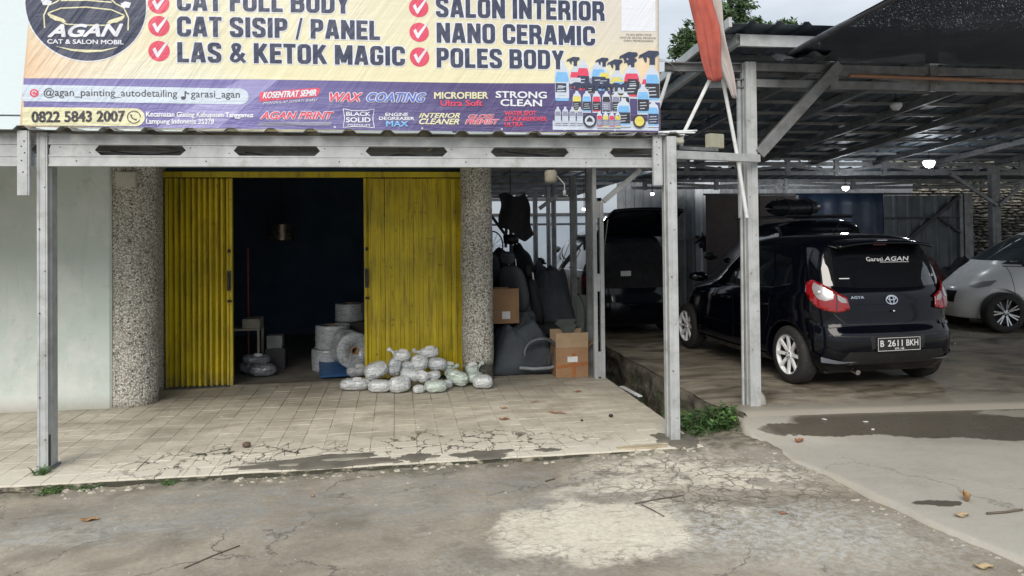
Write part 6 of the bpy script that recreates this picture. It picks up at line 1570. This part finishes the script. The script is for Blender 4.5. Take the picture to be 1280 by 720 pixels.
mb = MB(); mb.lathe([(0, 0), (.20, 0), (.205, .02), (.20, .26), (.205, .28), (0, .281)], 28); part('tin_body', mb, pm('dull_tin', (.25, .22, .18), (.16, .14, .12), 8, .3, .7), t)
mb = MB(); mb.tube([(0, 0, .28), (0, 0, 1.14)], .006, 6); part('wire', mb, BLACKP, t)

# ============================================================ storage bay clutter
FAB = pm('grey_seat_cloth', (.085, .10, .115), (.055, .065, .075), 3, .95, 0, .5, 40); FAB2 = pm('dark_seat_cloth', (.022, .024, .03), (.014, .015, .018), 3, .9, 0, .4, 40); FAB3 = pm('green_grey_cloth', (.10, .115, .105), (.07, .08, .075), 3, .95, 0, .5, 30)
def carton(name, x, y, z, w_, d, h, ang, lab, tape=False, flap=False, lb=None):
    t = thing(name, lab, 'box', (x, y, z), ang)
    mb = MB(); th = .006
    mb.box(-w_/2, w_/2, -d/2, -d/2+th, 0, h); mb.box(-w_/2, w_/2, d/2-th, d/2, 0, h); mb.box(-w_/2, -w_/2+th, -d/2+th, d/2-th, 0, h); mb.box(w_/2-th, w_/2, -d/2+th, d/2-th, 0, h); mb.box(-w_/2+th, w_/2-th, -d/2+th, d/2-th, 0, th)
    part('walls', mb, CARD, t)
    if flap:
        for k, (a, n_) in enumerate(((-1, 'flap'), (1, 'flap'))):
            mb = MB(); M = Matrix.Translation((0, a*(d/2-.003), h)) @ Matrix.Rotation(a*-.10, 4, 'X'); mb.box(-w_/2, w_/2, -.003, .003, .002, .19, M); part(n_, mb, pm('faded_cardboard', (.42, .30, .19), (.34, .24, .15), 5, .85), t)
        mb = MB(); M = Matrix.Translation((w_/2-.003, 0, h)) @ Matrix.Rotation(.9, 4, 'Y'); mb.box(-.003, .003, -d/2, d/2, .002, .17, M); part('flap', mb, CARD, t)
    if tape:
        tm = pm('orange_brown_tape', (.38, .14, .04), (.30, .11, .035), 6, .3)
        mb = MB(); mb.prism([(-w_/2+.01, .11), (w_/2-.01, .15), (w_/2-.01, .19), (-w_/2+.01, .15)], -d/2-.003, -d/2-.0015); mb.box(-.01, .03, -d/2-.003, -d/2-.0015, .003, .15) if False else None; part('tape', mb, tm, t)
        mb = MB(); mb.box(.0, .045, -d/2-.0045, -d/2-.0032, .002, .30); part('tape', mb, tm, t)
    if lb:
        mb = MB(); mb.box(lb[0], lb[1], -d/2-.006, -d/2-.0046, lb[2], lb[3]); part('label', mb, PAPER, t)
    return t
carton('cardboard_box', 2.165, 9.40, .0, .415, .38, .37, -.02, 'open brown cardboard box with orange tape on the tiles beside the double stud', True, True, (-.06, .07, .19, .26))
carton('cardboard_box', 1.38, 10.0, .62, .42, .34, .46, .03, 'brown cardboard box with a white label wedged behind the right pillar', False, False, (-.02, .09, .06, .16))
def heap(x, y, w_, d, h, m, lab, seed, name='cloth_heap', cat='cloth', z0=0, peak=.0, nx=60, sharp=1.0):
    mb = MB()
    def f(u, v):
        a = -1+2*u; b = -1+2*v; e = max(0, 1-abs(a)**3.2)*max(0, 1-abs(b)**3.2)
        hh = h*(e**.55)*(1+.22*fbm(a*1.3+seed, b*1.3, seed, 1, 3)+peak*a)
        fold = .035*math.sin(a*9+b*3+3*fbm(a, b, seed, 1.3))*e+.02*fbm(a*3, b*3, seed+4, 1.6)*sharp
        return (x+a*w_/2*(1+.08*fbm(b*2, seed, 0, 1)), y+b*d/2, z0+max(0.0, hh+fold*min(1, e*3)))
    mb.grid(f, nx, nx); o = solo(name, mb, m, lab, cat, recalc=False); solid(o, .008, -1); return o
heap(1.62, 9.95, .80, .85, .62, FAB, 'big heap of grey seat cloth on the floor left of the taped box', 3, z0=-.0, peak=.10)
heap(1.46, 10.9, .75, .8, 1.05, FAB2, 'dark tall heap at the back left of the storage bay', 6)
# torn moulded plastic part with a ribbed hole lying on the heap
t = thing('plastic_moulding', 'curved grey plastic car moulding with a torn round opening leaning on the heap', 'car part', (1.80, 9.46, .08))
mb = MB(); mb.grid(lambda u, v: ((lambda a, q: (.20*math.cos(a)*(1+.15*q)*(1.0), -.05-.06*math.sin(v*PI)+.02*math.sin(a*3), .20+.17*math.sin(a)*(1+.25*q)))(.15+u*3.1, v)), 40, 8); o = part('hoop', mb, pm('mid_grey_plastic', (.15, .165, .18), (.09, .10, .115), 6, .5, 0, .2, 30), t, recalc=False); solid(o, .012)
mb = MB()
for k in range(5): mb.box(.02+.055*k, .05+.055*k, -.10, -.085, .06, .16+.02*k)
part('grille_bars', mb, STEEL_DK, t)
mb = MB(); mb.tube([(-.28, -.07, .03), (-.1, -.10, .015), (.1, -.10, .02), (.26, -.07, .05)], .022, 8); part('lip', mb, pm('light_grey_trim', (.24, .26, .28)), t)
def seat(x, y, z, ang, lean, m, lab, sc=1):
    t = thing('car_seat', lab, 'car seat', (x, y, z), ang); t.scale = (sc, sc, sc)
    def rb(nm, cx_, cy_, cz, sx, sy, sz, rot=0, e=2.8):
        mb = MB(); M = Matrix.Translation((cx_, cy_, cz)) @ Matrix.Rotation(rot, 4, 'X')
        def f(u, v):
            a, b = u*2*PI, (v-.5)*PI; sp = lambda t: math.copysign(abs(t)**(2/e), t); k = 1+.03*fbm(u*5, v*4, cz, 1)
            return M @ Vector((sx/2*sp(math.cos(b))*sp(math.cos(a))*k, sy/2*sp(math.cos(b))*sp(math.sin(a))*k, sz/2*sp(math.sin(b))))
        mb.grid(f, 32, 16); return part(nm, mb, m, t, recalc=False)
    rb('cushion', 0, 0, .16, .5, .5, .20); rb('backrest', 0, .24, .55, .5, .17, .66, lean); rb('headrest', 0, .28-lean*.3, .98, .26, .10, .17, lean)
    mb = MB(); mb.tube([(-.07, .26, .85), (-.07, .27, .96)], .008, 6); mb.tube([(.07, .26, .85), (.07, .27, .96)], .008, 6); part('headrest_stem', mb, CHR, t)
    mb = MB(); mb.box(-.24, .24, -.2, .2, 0, .05); part('rail', mb, STEEL_DK, t, bevel=.01); return t
seat(1.78, 10.35, .50, 2.2, -.25, FAB, 'grey cloth car seat tipped on top of the heap, left of the dark seat')
seat(2.14, 10.3, .30, 1.5, -.2, FAB2, 'dark car seat standing behind the taped cardboard box')
seat(1.35, 11.4, .70, 2.9, -.25, FAB, 'grey cloth car seat at the back left under the hanging jacket', .95)
mb = MB(); mb.grid(lambda u, v: (2.28+.22*u+.05*math.sin(v*5)+.10*v*u, 9.75-.20*v+.03*math.sin(u*12), .98-.62*v-.10*math.sin(u*PI)*v+.16*(u > .8)*v), 20, 20); solid(solo('hanging_rag', mb, FAB3, 'green-grey rag drooping beside the taped cardboard box', 'rag', recalc=False), .004)
mb = MB(); mb.grid(lambda u, v: (2.05+.25*u+.02*math.sin(v*8), 9.62-.05*v, .68-.26*v*(1-abs(2*u-1)*.7)), 12, 12); solid(solo('hanging_rag', mb, FAB3, 'short folded grey rag above the flaps of the taped box', 'rag', recalc=False), .004)
heap(2.30, 9.9, .5, .7, .40, FAB2, 'low black heap behind the taped cardboard box', 9)
heap(2.2, 12.2, 1.0, 1.4, .95, FAB2, 'black covered pile deep inside the storage bay', 12)
heap(2.25, 10.9, .75, .6, 1.22, FAB, 'grey covered stack in the middle of the storage bay behind the posts', 23, peak=-.1)
heap(1.75, 11.6, 1.1, .7, 1.45, FAB2, 'dark covered stack across the back of the storage bay', 27)
heap(1.62, 10.35, .62, .45, .98, FAB, 'grey draped cover slumped over the tipped seat at the left of the bay', 29, peak=.15)
# jacket on a stand, with a wheel rim beside it
t = thing('hanging_jacket', 'dark jacket hung on a hook under the storage bay roof', 'jacket', (1.55, 10.2, 1.72))
mb = MB(); mb.grid(lambda u, v: (-.16+.36*u+.10*v*(.3+u)+.03*math.sin(v*6), .04*math.sin(u*9+v*2), .62-.62*v*(1-.35*abs(u-.75))+.03*math.sin(u*7)), 26, 24); o = part('cloth', mb, FAB2, t, recalc=False); solid(o, .02)
mb = MB(); mb.tube([(0, 0, .60), (0, 0, .98)], .008, 6); part('hook', mb, STEEL_DK, t)
t = thing('clothes_stand', 'dark crossed stand with a bent arm behind the right pillar', 'stand', (1.66, 10.9, 0))
mb = MB(); mb.tube([(0, 0, 0), (0, 0, 1.95)], .028, 8); part('pole', mb, STEEL_DK, t)
for a, b in (((-.02, 0, 1.70), (-.42, 0, 2.25)), ((0, 0, 1.72), (.17, 0, 1.86)), ((-.08, 0, 1.6), (-.06, 0, 2.1))):
    mb = MB(); mb.tube([a, b], .022, 8); part('arm', mb, STEEL_DK, t)
mb = MB(); mb.lathe([(0, -.08), (.11, -.06), (.12, .06), (0, .08)], 14, Matrix.Translation((0, 0, 1.72))); part('clamp', mb, BLACKP, t)
t = thing('bicycle_wheel', 'thin bicycle wheel hung edge-on beside the right pillar', 'wheel', (1.42, 11.2, 1.62))
mb = MB(); mb.tube([(.16*math.cos(k*PI/16), 0, .22*math.sin(k*PI/16)) for k in range(33)], .012, 6); part('rim', mb, STEEL_DK, t)
mb = MB()
for k in range(12): mb.tube([(0, 0, 0), (.155*math.cos(k*PI/6), 0, .215*math.sin(k*PI/6))], .003, 4)
part('spokes', mb, STEEL_DK, t)
# clutter against the back right of the garage
COVM = pm('maroon_tarp', (.05, .012, .014), (.03, .010, .012), 4, .6, 0, .5, 14)
heap(9.55, 12.6, 1.3, 1.0, 1.05, COVM, 'maroon covered pile between the black hatchback and the white car', 15, 'covered_pile', 'pile', .12)
heap(10.7, 13.0, 1.2, .8, 1.0, FAB2, 'black covered pile under the steel post behind the white car', 18, 'covered_pile', 'pile', .12)
mb = MB(); mb.lathe([(0, 0), (.14, 0), (.17, .30), (.15, .30), (.13, .03), (0, .03)], 20, Matrix.Translation((8.55, 11.3, .125))); solo('red_bucket', mb, pm('red_plastic', (.25, .02, .02), (.2, .015, .015), 8, .5), 'dull red bucket on the floor left of the white car nose', 'bucket')

# ============================================================ small things on the ground
random.seed(31)
DRY = pm('dry_leaf', (.36, .22, .10), (.26, .15, .07), 20, .8, 0, .3, 60); DRY2 = pm('pale_dry_leaf', (.42, .33, .20), (.33, .25, .15), 20, .8, 0, .3, 60); RUST = pm('red_brown_leaf', (.32, .12, .06), (.22, .09, .05), 20, .8, 0, .3, 60)
def leaf(x, y, z, s, ang, m, lab, curl=.35, w_=.45):
    mb = MB(); T = Matrix.Translation((x, y, z)) @ Matrix.Rotation(ang, 4, 'Z')
    def f(u, v):
        t = -1+2*u; q = -1+2*v; wd = w_*s*(1-abs(t)**2.2)**.8*(1-.3*t); return T @ Vector((t*s, q*wd, .004+curl*s*(q*q)*.5+curl*s*.35*t*t+.006*math.sin(t*5)))
    mb.grid(f, 12, 6); o = solo('fallen_leaf', mb, m, lab, 'leaf', recalc=False); solid(o, .001); return o
def gz(x, y): return max(road_z(x, y), apron_z(x, y) if x > apron_left(y)+.02 else -9)
for x, y, s, a, m, lab, cu in ((3.83, 4.62, .050, 1.2, DRY, 'curled tan leaf standing up on the grey cement at the right', 1.5), (3.60, 4.38, .055, .1, DRY2, 'flat pale leaf on the cement below the curled tan one', .4),
        (3.22, 3.76, .055, -.2, DRY2, 'pale leaf by the cement edge in the lower right corner', .5), (2.53, 4.69, .030, 0, RUST, 'small red-brown leaf on the chalky road patch', .3), (3.42, 6.05, .045, .2, RUST, 'brown leaf near the left tip of the wet patch', .9),
        (-2.05, 5.42, .06, .1, DRY, 'orange-tan leaf on the road at the left, below the steel post', .2), (-.62, 5.62, .02, .6, DRY, 'tiny yellow leaf on the road left of the middle', .3)):
    leaf(x, y, gz(x, y)+.002, s, a, m, lab, cu)
leaf(1.58, 7.42, .004, .10, -.5, RUST, 'long dark leaf lying across the tiles toward the right', .1, .16); leaf(1.02, 7.28, .004, .055, .1, RUST, 'brown leaf on the tiles below the rightmost package', .2); leaf(1.08, 7.72, .004, .04, .2, DRY, 'small brown leaf on the tiles right of the heap', .4); leaf(1.45, 7.95, .004, .05, .1, RUST, 'thin brown leaf on the tiles below the open box', .1, .2); leaf(2.02, 8.35, .004, .05, .3, RUST, 'dark leaf on the tiles under the taped box', .2)
def stick(pts, r, lab, m=None):
    mb = MB(); mb.tube([(x, y, gz(x, y)+r+.001) for x, y in pts], r, 6); solo('stick', mb, m or BARK, lab, 'stick')
stick([(3.78, 4.38), (3.92, 4.38), (4.06, 4.40)], .008, 'dark straight stick on the cement at the far right'); stick([(-1.22, 4.55), (-1.10, 4.68), (-.97, 4.83)], .004, 'thin twig slanting on the road at the lower left')
stick([(1.62, 5.05), (1.82, 5.10), (2.0, 5.13)], .005, 'thin bent twig on the broken pale cement'); stick([(1.66, 5.03), (1.70, 4.93), (1.74, 4.80)], .004, 'short twig crossing the bent one')
stick([(1.10, 5.62), (1.18, 5.66)], .006, 'short dark twig on the road under the tile edge')
def pebble_(x, y, z, r, lab, m):
    mb = MB(); mb.grid(lambda u, v: ((lambda a, b: (x+r*math.cos(b)*math.cos(a)*(1+.25*fbm(a, b, r*90, 1)), y+r*math.cos(b)*math.sin(a), z+r*.7+r*.7*math.sin(b)))(u*2*PI, (v-.5)*PI)), 14, 8); return solo('stone_lump', mb, m, lab, 'stone')
pebble_(-1.30, 6.78, 0, .035, 'brown stone lump on the cracked tiles at the left', pm('brown_stone', (.12, .085, .055), (.08, .06, .04), 20, .9, 0, .6, 60)); pebble_(2.07, 7.18, 0, .022, 'black round lump on the tiles near the gutter', BLACKP); pebble_(1.75, 7.08, 0, .014, 'tiny black crumb on the tiles left of the round lump', BLACKP)
mb = MB()
for k in range(26):
    x = random.uniform(-3, 2.3); y = random.uniform(6.4, 8.8); r = random.uniform(.004, .011); chip(mb, x, y, .001, r)
o = put('floor_crumbs', mb.mesh('floor_crumbs'), PAPER); o['kind'] = 'stuff'; tag(o, 'scattered pale crumbs on the porch tiles', 'crumbs')
for i, (x, y) in enumerate(((4.25, 6.35), (4.22, 6.2), (3.9, 6.45), (6.7, 9.2))):
    mb = MB(); T = Matrix.Translation((x, y, gz(x, y)+.004 if y < 7 else .13)) @ Matrix.Rotation(i*.9, 4, 'Z'); mb.box(-.022, .022, -.012, .012, 0, .004, T)
    solo('paper_scrap', mb, PAPER, ['white paper scrap on the right part of the wet patch', 'white paper scrap just below its twin on the wet patch', 'white scrap at the top left of the wet patch', 'pale scrap on the garage floor behind the hatchback'][i], 'paper')
# long white shard by the gutter edge
mb = MB(); mb.bar((2.60, 8.55, .0), (2.66, 8.05, -.01), .05, .012); solo('broken_strip', mb, WHITE_ST, 'broken white strip lying at the tile edge over the gutter', 'strip')

# ============================================================ weeds
WEED = leafm('weed_green', (.075, .15, .035), (.03, .07, .02))
def weed(x, y, z, n_, sp, h, lab, name='weed', seed=0, leafs=.03):
    r = random.Random(seed); t = thing(name, lab, 'plant', (x, y, z)); st = MB(); lf = MB()
    for k in range(n_):
        a = r.uniform(0, 6.28); q = sp*math.sqrt(r.random()); bx_, by_ = q*math.cos(a), q*math.sin(a)*.8; hh = h*r.uniform(.5, 1.1); tx, ty = bx_+r.gauss(0, .05), by_+r.gauss(0, .05)
        st.tube([(bx_, by_, 0), ((bx_+tx)/2, (by_+ty)/2, hh*.6), (tx, ty, hh)], [.004, .003, .0015], 4)
        for j in range(int(9*hh/.2)+4):
            s = r.uniform(.1, 1); p = Vector((lerp(bx_, tx, s), lerp(by_, ty, s), hh*s)); b_ = r.uniform(0, 6.28); d_ = Vector((math.cos(b_), math.sin(b_), r.uniform(-.2, .7))).normalized(); sd_ = d_.cross(Vector((r.gauss(0, .3), r.gauss(0, .3), 1))).normalized(); L_ = leafs*r.uniform(.6, 1.3)
            m_ = p+d_*L_*.9; lf.add([p, m_-sd_*L_*.45, p+d_*L_*2, m_+sd_*L_*.45], [(0, 1, 2), (0, 2, 3)])
    part('stems', st, WEED, t); part('leaves', lf, WEED, t, recalc=False); return t
weed(2.78, 6.70, -.24, 70, .24, .38, 'thick green weeds filling the gutter mouth right of the porch post', seed=1)
weed(2.94, 6.62, -.12, 50, .17, .28, 'leafy weed climbing the broken cement by the garage post', seed=2)
weed(2.66, 6.45, -.10, 30, .12, .16, 'low weeds at the foot of the right porch post', seed=3, leafs=.022)
weed(2.80, 7.30, -.30, 34, .14, .30, 'weeds further back in the gutter behind the right porch post', seed=4)
weed(3.08, 6.75, -.02, 16, .06, .20, 'small weed tuft on the slab corner beside the garage post', seed=5)
weed(-2.74, 6.33, .0, 22, .055, .06, 'tiny green tuft at the foot of the left steel post', seed=6, leafs=.012)
for i, (x, s) in enumerate(((-3.05, .11), (-2.55, .08), (-1.72, .05), (-2.3, .05))):
    weed(x, 6.035, -.055, 40 if s > .07 else 20, s, .045, ['moss tuft on the tile edge at the far left', 'moss tuft on the tile edge left of the cracked tiles', 'moss tuft on the tile edge below the cracked tiles', 'faint moss tuft on the tile edge between two larger ones'][i], 'moss_tuft', 10+i, .010)
# plastic litter in the gutter
mb = MB(); mb.grid(lambda u, v: (2.68+.22*u+.03*math.sin(v*9), 6.95+.25*v, -.16+.07*math.sin(u*PI)*math.sin(v*PI)+.03*fbm(u*3, v*3, 0, 2)), 18, 18); solid(solo('plastic_sheet', mb, CLB, 'crumpled clear plastic lying in the gutter behind the weeds', 'litter', recalc=False), .002)
